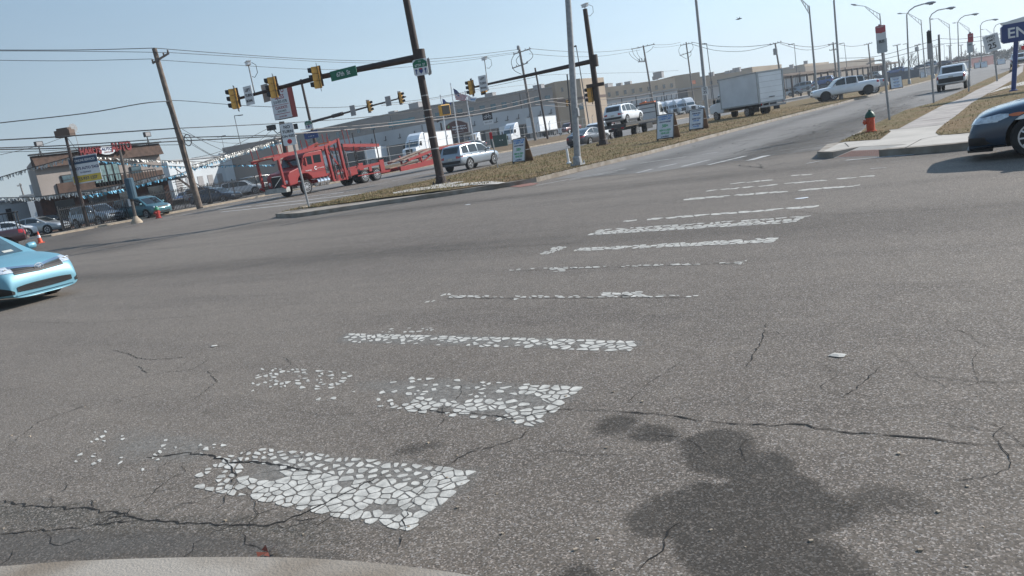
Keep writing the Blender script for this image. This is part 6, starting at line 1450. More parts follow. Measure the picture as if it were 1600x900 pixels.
for k, (b0, t0, a0, lb) in enumerate([((1362, 112), (1356.5, 68), (1350, 70.5, 1363, 67), 'utility pole left of the distant arched sign'), ((1407, 116), (1401.5, 70), (1395, 72, 1407, 69.5), 'thin utility pole right of the distant arched sign'),
     ((1437, 112), (1433, 70), (1429, 71.5, 1438, 69), 'thin utility pole with a round transformer near the first curved lamp'), ((1466, 111), (1462.5, 73), (1457, 74, 1467, 72), 'thin utility pole just left of the bare black pole'),
     ((1485, 104), (1483, 71), (1479, 72, 1487, 71), 'small far utility pole below the second curved lamp'), ((1503, 101), (1501.5, 70.5), (1498, 71, 1505, 70), 'small far utility pole below the third curved lamp'),
     ((1522, 98), (1521, 70.5), (1518, 71, 1524, 70), 'small far utility pole left of the fourth curved lamp'), ((1538, 96), (1537, 72), (1534, 72.5, 1541, 71.5), 'tiny far utility pole right of the fourth curved lamp')]):
    wpole(lb, b0, t0, [215, 235, 255, 275, 300, 320, 340, 360][k], .2, [a0], z=.6, gear=[(1432.5, 77, .5, 1.2, M_GALV)] if k == 2 else None)
wpole('bare black pole without crossarms on the far verge right of the parked rows', (1469, 112), (1466.8, 54), 200, .28, m=M_DARK, z=.5)
wpole('small distant utility pole left of the dealership building', (36, 300), (31, 286.5), 190, .2, [(27, 291, 34, 289.5)], z=0)
# brown light pole and sign pole at the dealer lot
Pd = Wx(138, 357, -58.2); dD = dist(Pd)
t = thing('floodlight_pole', 'brown floodlight pole in front of the dealership, carrying the tags banner', 'lamp post', Pd); b = MB(); tp_ = Wd(102, 211, dD)-Pd; b.tube([(0, 0, 0), tp_], [.16, .10], 8); b.build('pole', M_BROWNPOLE, t)
b = MB(); b.box(tp_+Vector((0, 0, .1)), (1.1, .8, .5), 0, R(34)); b.box(tp_+Vector((0, 0, .4)), (.8, .6, .2), 0, R(34)); b.build('lamp_head', mat('lamp_rust', (.12, .08, .06), .8), t)
Pb = Wx(120, 300, -58.2); q = Wd(133, 264, dD-.2)
t = board('banner_sign', 'white banner with navy top and yellow bottom strip, hung on the brown floodlight pole', 'sign', q, 145, 2.15, 2.0, M_SIGNW, [('HARO\'S AUTO TAGS', .27, 0, .08, CN, .85, .03), ('ALL INSURANCE', .13, 0, -.22, CN, .85)])
b = MB(); b.plate([(-1.04, .42), (1.04, .42), (1.04, .92), (-1.04, .92)], -.02, -.013); b.build('blue_strip', mat('banner_navy', (.02, .06, .12), .6), t); text('PA ONLINE SERVICES', .23, (0, -.024, .66), 0, M_SIGNW, t, sx=.82, bold=.02)
b = MB(); b.plate([(-1.04, -.92), (1.04, -.92), (1.04, -.42), (-1.04, -.42)], -.02, -.013); b.build('yellow_strip', mat('banner_yellow', (.62, .45, .06), .6), t); text('215-937-1227', .3, (0, -.024, -.68), 0, CN, t, sx=.9, bold=.02)
Pg = Wz(214, 349, .13); dG = dist(Pg)
t = thing('utility_pole', 'thin grey pole with round base and blue box in front of the teal minivan', 'utility pole', Pg); b = MB(); tp_ = Wd(187, 234, dG)-Pg; b.tube([(0, 0, 0), tp_], [.10, .07], 8); b.build('pole', mat('pole_weathered', (.10, .085, .075), .8), t); b = MB(); b.lathe([(.36, 0), (.33, .12), (.16, .35), (.12, .45)], n=14); b.build('base', M_CONC, t, smooth=50)
b = MB(); b.lathe([(.26, -.6), (.26, .6), (.22, .65), (0, .66)], tp_*.47+Vector((.2, 0, 0)), 12); b.build('blue_box', mat('box_blue', (.03, .075, .11), .7), t); b = MB(); b.box(tp_*.29+Vector((-.1, -.1, 0)), (.2, .05, .45)); b.build('notice', M_SIGNW, t)
# ---- car sales pylon
Ps = Wx(447, 262, -60.5); dS = dist(Ps)
t = thing('sales_pylon_sign', 'tall white and dark red car sales box sign on a brown post', 'sign', Ps); b = MB(); tp_ = Wd(440, 190, dS)-Ps; b.tube([(0, 0, 0), tp_], .26, 10); b.build('post', M_BROWNPOLE, t)
MM = Matrix.Translation(Wd(438, 160, dS)-Ps) @ Matrix.Rotation(az_rz(168), 4, 'Z')
b = MB(); b.box((0, .45, 0), (2.15, .86, 3.15)); o = b.build('cabinet', mat('sign_maroon', (.045, .008, .010), .9, spec=.05), t); o.data.transform(MM)
b = MB(); b.plate([(-1.05, -1.55), (1.05, -1.55), (1.05, 1.55), (-1.05, 1.55)], -.01, .01); o = b.build('face', M_SIGNW, t); o.data.transform(MM)
MR_ = mat('letter_maroon', (.30, .015, .03), .5)
for s_, z_, sz, m_ in (('AUTO', 1.1, .62, MR_), ('SALES', .52, .56, MR_), ('215-937-1270', .05, .36, M_TXT), ("CLAUDIO'S", -.5, .36, MR_), ('AUTO PARTS', -.85, .22, M_TXT), ('215-365-1200', -1.35, .2, MR_)): text(s_, sz, (0, -.016, z_), 0, m_, t, sx=.78, bold=.02).data.transform(MM)
b = MB(); b.box((0, -.015, -.22), (2.0, .01, .04)); b.box((0, -.015, -1.08), (1.8, .01, .05)); o = b.build('rule_line', MR_, t); o.data.transform(MM)
for s_, px, py in ((-1, 424, 199.5), (1, 459, 198)):
    q = Wd(px, py, dS-.3)-Ps; b = MB(); b.box(q, (.75, .5, .5), 0, R(34)+s_*.3); b.build('floodlight', M_DARK, t); b = MB(); b.tube([Wd(440, 205, dS)-Ps, (q+Wd(440, 205, dS)-Ps)/2-Vector((0, 0, .4)), q], .05, 6); b.build('bracket', M_DARK, t)

# ---- overhead wires
def wire(label, pts, d0, d1, r=.028, m=None):
    n = 24; X = [p[0] for p in pts]; L = []
    def cat(i, f):
        p = [pts[max(0, min(len(pts)-1, k))] for k in (i-1, i, i+1, i+2)]
        return [.5*((2*p[1][a])+(-p[0][a]+p[2][a])*f+(2*p[0][a]-5*p[1][a]+4*p[2][a]-p[3][a])*f*f+(-p[0][a]+3*p[1][a]-3*p[2][a]+p[3][a])*f**3) for a in (0, 1)]
    tot = len(pts)-1
    for i in range(tot):
        for k in range(8 if tot < 4 else 5): f = k/(8 if tot < 4 else 5); q = cat(i, f); L.append((q, (i+f)/tot))
    L.append((pts[-1], 1)); b = MB(); b.tube([Wd(q[0], q[1], d0+(d1-d0)*f) for q, f in L], r, 5)
    return tag(b.build('overhead_wire', m or M_WIRE), label, 'wire', 'overhead wires')
WS = mat('wire_light', (.20, .18, .17), .5, .3)
wire('topmost wire left of the leaning wooden pole', [(-40, 78), (120, 78), (242, 75)], 62, dU)
wire('second wire just under the topmost one left of the leaning pole', [(-40, 79.5), (120, 80), (264, 82)], 62, dU, .02)
wire('third wire down at upper left, ending on the leaning pole crossarm', [(-40, 93.5), (100, 95), (238, 92)], 62, dU, .02)
wire('topmost wire from the leaning pole to the grey pole with curled cables', [(242, 75), (330, 82), (480, 92), (600, 95), (700, 90), (812, 77)], dU, dA)
wire('wire just below the topmost one, leaning pole to grey pole', [(264, 82), (400, 90), (520, 97), (640, 98), (740, 90), (829, 78)], dU, dA, .022)
wire('lower of the three high wires between leaning pole and grey pole', [(238, 93), (330, 99), (480, 108), (600, 107), (700, 98), (803, 84)], dU, dA, .022)
wire('rising cable at left that meets the leaning pole halfway up', [(-40, 198), (0, 192), (133, 177), (220, 162), (256, 158.5), (266, 158)], 60, dU, .035)
wire('cable from half way up the leaning pole to the right', [(266, 157), (293, 158), (400, 166), (520, 168), (620, 160), (700, 149), (838, 120)], dU, dA, .028)
wire('thick dark cable crossing behind the floodlight pole top', [(-40, 221), (0, 218.7), (93, 213.5), (187, 206.5), (276, 200.5)], 60, dU, .045)
wire('cable right of the leaning pole passing behind the sales sign', [(276, 200.5), (400, 194.7), (480, 190), (560, 184), (650, 174), (745, 160), (842, 140)], dU, dA, .035)
wire('upper of the twin cables above the dealership roof', [(-40, 233), (0, 231), (107, 227), (227, 219), (283, 215), (400, 212), (446, 210)], 62, dU+6, .04)
wire('lower of the twin cables above the dealership roof', [(-40, 235), (0, 233.5), (110, 231), (227, 223.5), (288, 220), (400, 214.5), (450, 212)], 62, dU+6, .045)
wire('faint lowest cable above the dealership roof', [(-40, 238), (60, 236), (200, 228), (292, 226)], 64, dU, .02)
wire('pale twisted cable bundle crossing in front of the warehouse, lower strand', [(455, 209), (520, 204.5), (600, 197), (680, 187), (747, 178), (800, 167), (845, 157), (880, 153)], dU, dA, .06, WS)
wire('pale twisted cable bundle crossing in front of the warehouse, upper strand', [(470, 203), (560, 196), (640, 188), (720, 177), (790, 163), (842, 150)], dU, dA, .03, WS)
wire('wire over the flagpoles from the thin mast arm to the grey pole', [(596, 165), (660, 158), (760, 140), (838, 131)], dU+10, dA, .02, WS)
wire('upper wire between the grey pole and the pole with bristling insulators', [(829, 76), (880, 80), (940, 81), (1000, 75)], dA, dB, .035)
wire('lower wire between the grey pole and the pole with bristling insulators', [(827, 84), (880, 88), (940, 87.5), (1000, 78)], dA, dB, .03)
wire('wire between the insulator pole and the pole with two crossarms, upper', [(1022, 70), (1046, 69.5), (1063, 66)], dB, dC, .035)
wire('wire between the insulator pole and the pole with two crossarms, lower', [(1022, 74), (1046, 73), (1063, 70)], dB, dC, .03)
wire('upper wire over the box truck', [(1081, 66), (1120, 72), (1165, 73), (1205, 69)], dC, 160, .05)
wire('lower wire over the box truck', [(1081, 69), (1120, 79), (1165, 79.5), (1205, 70)], dC, 160, .045)
wire('wire right of the transformer pole, upper', [(1219, 66), (1250, 72), (1275, 73), (1297, 69)], 160, 185, .05)
wire('wire right of the transformer pole, lower', [(1219, 68), (1250, 77), (1275, 77), (1297, 71)], 160, 185, .045)
wire('faint wire from the two-crossarm pole toward the distant arched sign', [(1308, 69), (1330, 72.5), (1352, 70)], 185, 215, .05)
wire('wire rising to the bare black pole, upper', [(1310, 91), (1370, 88), (1430, 72), (1467, 61)], 185, 200, .05)
wire('wire rising to the bare black pole, lower', [(1310, 97), (1370, 94), (1430, 80), (1467, 69)], 185, 200, .05)
wire('wire from the bare black pole to the entrance sign, upper', [(1467, 60), (1500, 61), (1540, 56), (1600, 48), (1640, 42)], 200, 120, .04)
wire('wire from the bare black pole to the entrance sign, lower', [(1467, 68.5), (1500, 67), (1540, 63), (1600, 56), (1640, 51)], 200, 120, .04)
wire('faint long wire behind the galvanised lamp post', [(842, 118), (880, 116), (960, 114), (1005, 113), (1060, 110)], dA, dB, .025)
wire('slack wire in front of the beige warehouse block', [(836, 163), (870, 166), (890, 165), (930, 157), (990, 150), (1020, 145)], dA, dB, .05, WS)
wire('long straight pale wire across the middle warehouse', [(856, 158), (930, 165), (1000, 155), (1080, 142), (1225, 117)], dA, 160, .045, WS)
for k, (a, lb) in enumerate([([(285, 202), (320, 222), (360, 240), (382, 251)], 'slack thin wire dropping right from the leaning pole, upper'), ([(283, 210), (310, 230), (340, 245), (378, 247)], 'slack thin wire dropping right from the leaning pole, middle'),
    ([(300, 226), (330, 243), (352, 252)], 'slack thin wire dropping right from the leaning pole, lowest'), ([(300, 247), (330, 241), (365, 228), (420, 200)], 'thin wire rising to the left floodlight of the sales sign'), ([(330, 262), (380, 240), (425, 203)], 'steeper thin wire rising to the left floodlight of the sales sign'),
    ([(285, 208), (340, 222), (400, 222), (440, 208)], 'sagging thin wire between leaning pole and sales sign'), ([(0, 242), (60, 228), (95, 216)], 'thin wire rising to the floodlight pole at far left'), ([(106, 216), (118, 232), (130, 243)], 'short stay wire from the floodlight pole to the dealership roof')]):
    wire(lb, a, dU, dU+8, .018)
# ---- tinsel strings over the dealer lot
def tinsel(label, pts, d0, d1, m, ln=.42, dens=5.0, seed=0):
    ln *= .62; dens *= 1.8
    r = random.Random(seed); P = [Wd(x, y, d0+(d1-d0)*i/(len(pts)-1)) for i, (x, y) in enumerate(pts)]; b = MB(); b.tube(P, .03, 5, 1)
    for a, c in zip(P, P[1:]):
        n = int((c-a).length*dens); dr = (c-a).normalized()
        for k in range(n):
            q = a.lerp(c, (k+r.random())/n); w_ = r.uniform(.03, .08); l = ln*r.uniform(.5, 1.1); sway = Vector((r.uniform(-.15, .15), r.uniform(-.15, .15), 0))
            b.add([q-dr*w_, q+dr*w_, q+dr*w_*.6+sway-Vector((0, 0, l)), q-dr*w_*.6+sway-Vector((0, 0, l*.9))], [(0, 1, 2, 3)], 0)
    return tag(b.build('tinsel_string', [m, M_WIRE], fix=False), label, 'pennant string', 'tinsel strings over the dealer lot')
TS = mat('tinsel_silver', (.45, .45, .43), .45, .3, var=.6, scale=9); TB = mat('tinsel_blue', (.03, .17, .28), .45, .3, var=.5, scale=9)
tinsel('silver tinsel string from the left edge up to the floodlight pole', [(-30, 285), (0, 277), (43, 264), (80, 254), (115, 244)], dD+2, dD, TS, .5, seed=1)
tinsel('silver tinsel string across the dealership front to the leaning pole and beyond', [(117, 243.5), (186, 247), (280, 252), (318, 253), (345, 244), (395, 230), (440, 216)], dD, dS, TS, .4, seed=2)
tinsel('blue tinsel string under the silver one across the dealership front', [(140, 250), (240, 258), (300, 261), (360, 258), (430, 257)], dD, dS, TB, .35, seed=3)
tinsel('silver tinsel string hanging along the canopy edge of the dealership', [(-30, 311), (0, 309), (55, 308), (110, 301), (150, 298), (195, 287), (258, 272)], dD+4, dD+2, TS, .6, 6, seed=4)
tinsel('blue tinsel string rising from the canopy to the sales sign', [(127, 306), (196, 294), (280, 272), (300, 264), (360, 244), (400, 233), (442, 220)], dD, dS, TB, .45, 6, seed=5)
tinsel('silver tinsel string just above the rising blue one near the sales sign', [(300, 258), (345, 247), (395, 232), (438, 218)], dD+4, dS+.5, TS, .55, 6, seed=6)

# ================================================================== BUILDINGS AND DISTANCE
def wallquad(b, A, B_, z0, z1, mi=0, t=.0): b.add([(A.x, A.y, z0), (B_.x, B_.y, z0), (B_.x, B_.y, z1), (A.x, A.y, z1)], [(0, 1, 2, 3)], mi)
W_GREY = mat('wall_grey_tan', (.26, .225, .20), .9, var=.12, scale=.15); W_DOCK = mat('dock_wall_white', (.42, .43, .44), .8, var=.1, scale=.2)
W_TAN = mat('wall_tan', (.30, .235, .165), .9, var=.1, scale=.15); W_TAN2 = mat('wall_tan_light', (.36, .28, .20), .9, var=.1, scale=.15); W_ROOF = mat('roof_flat', (.25, .24, .23), .9)
WIN = mat('window_teal', (.03, .10, .13), .15, var=.2, spec=.8)
def perp(A, B_):
    d = (B_-A).normalized(); n = Vector((d.y, -d.x, 0)); return n if n.dot(-((A+B_)/2)) > 0 else -n
def block(root, A, B_, h, depth, m, z0=.5, name='wall'):
    n = perp(A, B_); b = MB(); b.prism([(A.x, A.y), (B_.x, B_.y), (B_.x-n.x*depth, B_.y-n.y*depth), (A.x-n.x*depth, A.y-n.y*depth)], z0, h)
    return b.build(name, m, root), n
def on(A, B_, f, n, off, z): p = A.lerp(B_, f)+n*off; return Vector((p.x, p.y, z))
def panel(root, name, m, A, B_, f0, f1, z0, z1, n, off=.06, th=.1):
    p, q = on(A, B_, f0, n, off, 0), on(A, B_, f1, n, off, 0); b = MB()
    V = [Vector((p.x, p.y, z0)), Vector((q.x, q.y, z0)), Vector((q.x, q.y, z1)), Vector((p.x, p.y, z1))]; b.add(V+[v-n*th for v in V], [(0, 1, 2, 3), (7, 6, 5, 4), (0, 4, 5, 1), (1, 5, 6, 2), (2, 6, 7, 3), (3, 7, 4, 0)])
    return b.build(name, m, root)
wh = thing('market_warehouse', 'long grey and tan wholesale market warehouse with dock walls across the background', 'warehouse')
def S(px, py, z): v = Wz(px, py, z); return Vector((v.x, v.y, 0))
HW = 12.0
A, B_ = S(432, 217, HW), S(566, 187.5, HW); 
def rungrey(A, B_, nwin, seed, hook=8):
    block(wh, A, B_, HW, 60, W_GREY); n = perp(A, B_)
    panel(wh, 'dock_wall', W_DOCK, A, B_, .0, 1, 4.4, 8.1, n, .6, .5); panel(wh, 'coping', W_ROOF, A, B_, 0, 1, HW, HW+.25, n, .15, .5)
    for k in range(nwin):
        f = (k+.5)/nwin; L = (B_-A).length; panel(wh, 'window', WIN, A, B_, f-.65/L, f+.65/L, 9.0, 10.3, n, .08)
    L = (B_-A).length
    for k in range(hook):
        f = (k+.5)/hook; b = MB(); c = on(A, B_, f, n, .75, 5.9); d = (B_-A).normalized()
        b.tube([c+d*-.5, c+d*.1+Vector((0, 0, -.1)), c+d*.45+Vector((0, 0, .1))], .1, 4); b.tube([c+d*.1, c+d*.35+Vector((0, 0, 1.0))], .09, 4); b.build('dock_lamp', M_DARK, wh)
    for k in range(int(L//14)): f = (k+.5)/max(1, L//14); panel(wh, 'wall_joint', M_DARK, A, B_, f-.06/L, f+.06/L, 8.1, HW, n, .05); panel(wh, 'downpipe', M_ALU, A, B_, f+.3/L, f+.45/L, 8.1, HW-.5, n, .2)
    for k in range(hook//2):
        f0 = (k+.25)/(hook/2); panel(wh, 'dock_door', M_BLACK, A, B_, f0, f0+.45/(hook/2), .6, 4.1, n, .08)
rungrey(A, B_, 9, 1, 12)
C_ = S(655, 169, HW); rungrey(B_, C_, 3, 2, 4)
panel(wh, 'window_band', mat('window_cyan', (.03, .16, .20), .15, spec=.8), B_, C_, .45, .9, 8.8, 10.2, perp(B_, C_), .14)
D_ = S(862, 137, HW); rungrey(C_, D_, 12, 3, 12)
E_ = S(866, 128, 14); F_ = S(906, 122.5, 14); G2 = S(943, 120.5, 14)
block(wh, E_, F_, 14, 30, W_TAN, name='block_wall'); block(wh, F_, G2, 13.95, 24, W_TAN2, name='block_wall')
n = perp(E_, F_); panel(wh, 'brown_band', mat('band_brown', (.10, .06, .045), .8), E_, F_, 0, 1, 8.6, 9.3, n, .1); panel(wh, 'window', M_GLASS, E_, F_, .22, .3, 11.2, 12.3, n, .1)
n2 = perp(F_, G2); panel(wh, 'brown_band', MATS['band_brown'], F_, G2, 0, 1, 8.6, 9.3, n2, .1); panel(wh, 'louvre_window', WIN, E_, F_, .82, .99, 5.9, 7.4, n, .1)
def runtan(A, B_, h, nwin, hook, dz=8.0):
    block(wh, A, B_, h, 60, W_TAN2); n = perp(A, B_); L = (B_-A).length
    panel(wh, 'dock_canopy', W_ROOF, A, B_, 0, 1, dz+.1, dz+.6, n, 1.2, 1.1); panel(wh, 'dock_wall', W_DOCK, A, B_, 0, 1, 3.8, dz, n, .6, .5)
    for k in range(nwin): f = (k+.5)/nwin; panel(wh, 'window', M_GLASS, A, B_, f-.5/L, f+.5/L, h-2.9, h-1.6, n, .08)
    for k in range(hook):
        f = (k+.5)/hook; b = MB(); c = on(A, B_, f, n, .75, 5.6); d = (B_-A).normalized(); b.tube([c+d*-.6, c+d*.1, c+d*.6], .11, 4); b.tube([c+d*.1, c+d*.4+Vector((0, 0, 1.3))], .1, 4); b.build('dock_lamp', M_DARK, wh)
    for k in range(4):
        f = (k+1)/5; panel(wh, 'wall_joint', M_DARK, A, B_, f-.15/L, f+.15/L, 3.8, dz, n, .64)
runtan(S(944, 137, HW), S(1054, 121.5, HW), HW, 9, 14)
H1, H2 = S(1053, 118.5, 13.5), S(1093, 112.5, 13.5); block(wh, H1, H2, 13.5, 26, W_TAN, name='block_wall'); n = perp(H1, H2)
panel(wh, 'recess', M_DARK, H1, H2, -.0, .45, .6, 8.2, n, .1); panel(wh, 'canopy', W_ROOF, H1, H2, 0, 1, 8.3, 8.8, n, 2.5, 2.4); panel(wh, 'wall_emblem', M_AMBER, H1, H2, .62, .8, 9.7, 11.0, n, .1)
runtan(S(1093, 122.5, HW), S(1174, 108.5, HW), HW, 7, 0)
I1, I2 = S(1175, 104.5, 13.5), S(1221, 100.5, 13.5); block(wh, I1, I2, 13.5, 26, W_TAN, name='block_wall')
runtan(S(1221, 111, HW), S(1258, 104, HW), HW, 2, 0)
J1, J2 = S(1257, 100, 13.5), S(1295, 96.5, 13.5); block(wh, J1, J2, 13.5, 26, W_TAN, name='block_wall')
runtan(S(1296, 104, HW), S(1315, 101, HW), HW, 1, 0)
K1, K2 = S(1315, 98, 13.5), S(1349, 93, 13.5); block(wh, K1, K2, 13.5, 26, W_TAN, name='block_wall')
for k, (x, y, w_, h_) in enumerate([(654, 167, 5, 2.6), (617, 176, 3.5, 1.5), (772, 150, 4, 2.3), (849, 137, 4, 2.3), (949, 136, 9, 2.6), (975, 132.5, 3, 2.2), (989, 130, 3.4, 2.2), (1033, 120.5, 3, 1.8), (1038, 118, 4.5, 3.2), (1120, 115.5, 3, 2.5), (1145, 112, 2.6, 2), (1153, 110.5, 2.6, 2), (1160, 109.5, 4.5, 3), (1245, 103.5, 3, 3), (1268, 96, 2.5, 2), (1180, 128, .1, .1), (744, 165, .1, .1)][:15]):
    w_ *= .6; h_ *= .55; v = Wz(x, y+2, HW); q = v+Vector((-6, 6, 0)).normalized()*4; b = MB(); b.box((q.x, q.y, HW+h_/2), (w_, w_*.7, h_)); b.box((q.x, q.y, HW+h_+.08), (w_*1.05, w_*.75, .16)); b.build('rooftop_unit', M_ALU, wh)
# long open canopy in front of the far rows
cv = thing('parking_canopy', 'long low brown canopy on posts over the distant parked cars', 'canopy')
cA, cB = Wd(1210, 120, 165), Wd(1405, 101, 260); cA.z = cB.z = 4.9; n = perp(cA, cB); b = MB()
b.add([cA, cB, cB-n*9, cA-n*9], [(0, 1, 2, 3)]); b.add([cA+Vector((0, 0, .5)), cB+Vector((0, 0, .5)), cB-n*9+Vector((0, 0, .5)), cA-n*9+Vector((0, 0, .5))], [(3, 2, 1, 0)]); b.add([cA, cB, cB+Vector((0, 0, .5)), cA+Vector((0, 0, .5))], [(0, 1, 2, 3)]); b.build('canopy_roof', mat('canopy_brown', (.13, .095, .075), .8), cv)
for k in range(22):
    q = cA.lerp(cB, k/21); b = MB(); b.box((q.x, q.y, 2.7), (.35, .35, 4.4)); b.build('post', M_BROWNPOLE, cv)
# grey depot seen far left, behind the lot
def simple_building(name, label, a, c, ztop, d, m, depth=25, extra=None, z0=0):
    t = thing(name, label, 'building'); A = Wd(*a, d[0]); B2 = Wd(*c, d[1]); h = (A.z+B2.z)/2; A.z = B2.z = 0
    o, n = block(t, A, B2, h, depth, m, z0); panel(t, 'coping', M_ROOFG, A, B2, 0, 1, h, h+.2, n, .2, .5)
    if extra: extra(t, A, B2, h, n)
M_ROOFG = mat('coping_grey', (.28, .29, .30), .7)
W_PALE = mat('wall_pale_blue', (.45, .48, .50), .8, var=.1, scale=.2); W_PALE2 = mat('wall_white_grey', (.55, .57, .58), .8, var=.1, scale=.2)
def dk(t, A, B2, h, n):
    for k in range(5): f = .06+.19*k; panel(t, 'garage_door', M_ALU, A, B2, f, f+.1, .1, h*.55, n, .08)
simple_building('grey_depot', 'pale grey depot building behind the dealer lot, right of the leaning pole', (262, 258), (345, 240), 7, (135, 150), W_PALE, extra=dk)
simple_building('white_shed', 'white windowless shed behind the tinsel strings left of the sales sign', (345, 250), (437, 222), 7, (150, 160), W_PALE2, extra=lambda t, A, B2, h, n: [panel(t, 'vent', M_DARK, A, B2, f, f+.06, h*.62, h*.76, n, .08) for f in (.32, .42, .55, .65)])
simple_building('tan_annex', 'tan annex at the left end of the warehouse behind the no turn sign', (430, 219), (462, 210), 9, (145, 150), W_GREY, 12, extra=lambda t, A, B2, h, n: panel(t, 'brown_band', MATS['band_brown'], A, B2, 0, 1, h*.5, h*.54, n, .1))
simple_building('white_hut', 'low pale building left of the dealership behind parked sedans', (-60, 322), (42, 314), 3, (84, 88), W_PALE2, 10, extra=lambda t, A, B2, h, n: panel(t, 'doorway', M_DARK, A, B2, .62, .7, .1, h*.8, n, .08))
simple_building('grey_block_building', 'small grey building peeking out left of the dealership', (30, 308), (60, 304), 5, (120, 120), W_PALE, 10, extra=lambda t, A, B2, h, n: panel(t, 'window', M_GLASS, A, B2, .75, .9, h*.2, h*.5, n, .08))

# ---- the auto dealership
bt = thing('dealership_building', 'two-storey dealership with beige upper walls, dark brick base and red roof letters', 'building')
XF = -70.0; yL, yR = Wx(64, 300, XF).y, Wx(246, 230, XF).y
def zz(px, py, X=XF): p = Wx(px, py, X); return hgt(p, (px, py))
zr = zz(240, 228); z2 = zz(150, 312)
W_BEIGE = mat('stucco_beige', (.30, .26, .235), .9, var=.12, scale=.6); W_BRICK = mat('brick_dark', (.075, .035, .028), .9, var=.3, scale=3); W_MANS = mat('mansard_brown', (.085, .052, .038), .9, var=.35, scale=2.5); W_SIDE = W_BEIGE
ZR = zr; Z1 = ZR*.46; DPT = 9.5
def yz(px, py): p = Wx(px, py, XF); return p.y, hgt(p, (px, py))
b = MB(); b.prism([(XF, yL), (XF, yR), (XF-DPT, yR), (XF-DPT, yL+DPT*.42)], Z1, ZR*.98); b.build('upper_wall', W_BEIGE, bt)
b = MB(); b.prism([(XF+.02, yL-.3), (XF+.02, yR+.2), (XF-DPT, yR+.2), (XF-DPT, yL+DPT*.4)], -.1, Z1-.02); b.build('ground_floor_wall', W_BRICK, bt)
b = MB(); b.add([(XF+.55, yL-.1, ZR*.86), (XF+.55, yR+.15, ZR*.86), (XF+.15, yR+.15, ZR*1.03), (XF+.15, yL-.1, ZR*1.03), (XF-.1, yL-.1, ZR*.86), (XF-.1, yR+.15, ZR*.86), (XF-.1, yR+.15, ZR*1.03), (XF-.1, yL-.1, ZR*1.03)], [(0, 1, 2, 3), (4, 7, 6, 5), (0, 4, 5, 1), (3, 2, 6, 7), (1, 5, 6, 2), (0, 3, 7, 4)]); b.build('mansard_roof', W_MANS, bt)
b = MB(); b.box((XF+.2, (yL+yR)/2, ZR*1.045), (.5, yR-yL+.5, .12)); b.build('roof_edge', M_DARK, bt)
b = MB(); b.box((XF+.08, (yL+yR)/2+.6, Z1+.55), (.2, yR-yL-1.6, 1.0)); b.build('brick_band', W_MANS, bt)
b = MB(); b.box((XF+1.3, (yL+yR)/2-1.0, Z1+.02), (2.8, yR-yL+3.2, .22)); b.build('canopy', M_DARK, bt)
for (ya, yb, za, zb) in ((.17, .245, .60, .72), (.72, .80, .60, .72)):
    y0, y1 = yL+(yR-yL)*ya, yL+(yR-yL)*yb; b = MB(); b.box((XF+.05, (y0+y1)/2, ZR*(za+zb)/2), (.12, y1-y0+.15, ZR*(zb-za)+.15)); o = b.build('window', M_DARK, bt)
    b = MB(); b.box((XF+.13, (y0+y1)/2, ZR*(za+zb)/2), (.04, y1-y0, ZR*(zb-za))); b.box((XF+.16, (y0+y1)/2, ZR*(za+zb)/2), (.03, y1-y0, .05), 1); b.build('pane', [M_GLASSB, M_DARK], o)
y0, y1 = yL+(yR-yL)*.40, yL+(yR-yL)*.62; b = MB(); b.box((XF+.1, (y0+y1)/2, ZR*.66), (.16, y1-y0, ZR*.32)); o = b.build('glazed_door', M_DARK, bt)
b = MB()
for k in range(4): w_ = (y1-y0)/4; b.box((XF+.2, y0+w_*(k+.5), ZR*.68), (.04, w_*.72, ZR*.24))
b.build('pane', mat('pane_green', (.16, .24, .24), .12, var=.3), o)
b = MB()
for k in range(22): b.box((XF+2.3, y0-.8+(y1-y0+3.0)*k/21, Z1+.62), (.05, .05, 1.0))
b.box((XF+2.3, (y0+y1)/2+.6, Z1+1.14), (.08, y1-y0+3.2, .08)); b.build('balcony_railing', M_DARK, bt)
b = MB()
for k in range(16): b.box((XF+1.0, yR+.4+.18*k, Z1-.22*k-.1), (1.2, .24, .05))
b.bar((XF+1.6, yR+.3, Z1+.9), (XF+1.6, yR+3.3, .2+.9), .06, .08); b.bar((XF+1.6, yR+.3, Z1), (XF+1.6, yR+3.3, .1), .06, .2)
for k in range(9): b.bar((XF+1.6, yR+.4+.35*k, Z1-.42*k), (XF+1.6, yR+.4+.35*k, Z1+.95-.42*k), .04, .04)
b.build('outside_stairs', M_BROWNPOLE, bt)
for k in range(4):
    yy = yL+.5+(yR-yL)*(.1+.25*k); b = MB(); b.box((XF+.06, yy, 1.5), (.08, 1.7, 2.0)); b.build('shopfront_window', M_GLASS, bt)
ry = yL+(yR-yL)*.50
MRD = mat('letter_red', (.20, .010, .014), .6)
pz = ZR*1.10
y1_, z1_ = yz(134, 238); y2_, z2_ = yz(182, 231); y3_, z3_ = yz(160, 236)
text("HARO'S", .95, (XF+.75, y1_, z1_), R(90), MRD, bt, sx=.60, bold=.04, depth=.1); text('AUTO', 1.15, (XF+.75, y2_, z2_), R(90), MRD, bt, sx=.62, bold=.04, depth=.1)
b = MB(); b.lathe([(0, -.06), (.52, -.06), (.52, .06), (0, .06)], (0, 0, 0), 26, 'X'); o = b.build('oval_sign', M_SIGNW, bt); o.data.transform(Matrix.Translation((XF+.75, y3_, z3_)) @ Matrix.Diagonal((1, 1.5, .8, 1)))
text('AUTO', .34, (XF+.83, y3_, z3_+.08), R(90), CN, bt, sx=1.1, bold=.02); text('GROUP', .2, (XF+.83, y3_, z3_-.2), R(90), MRD, bt)
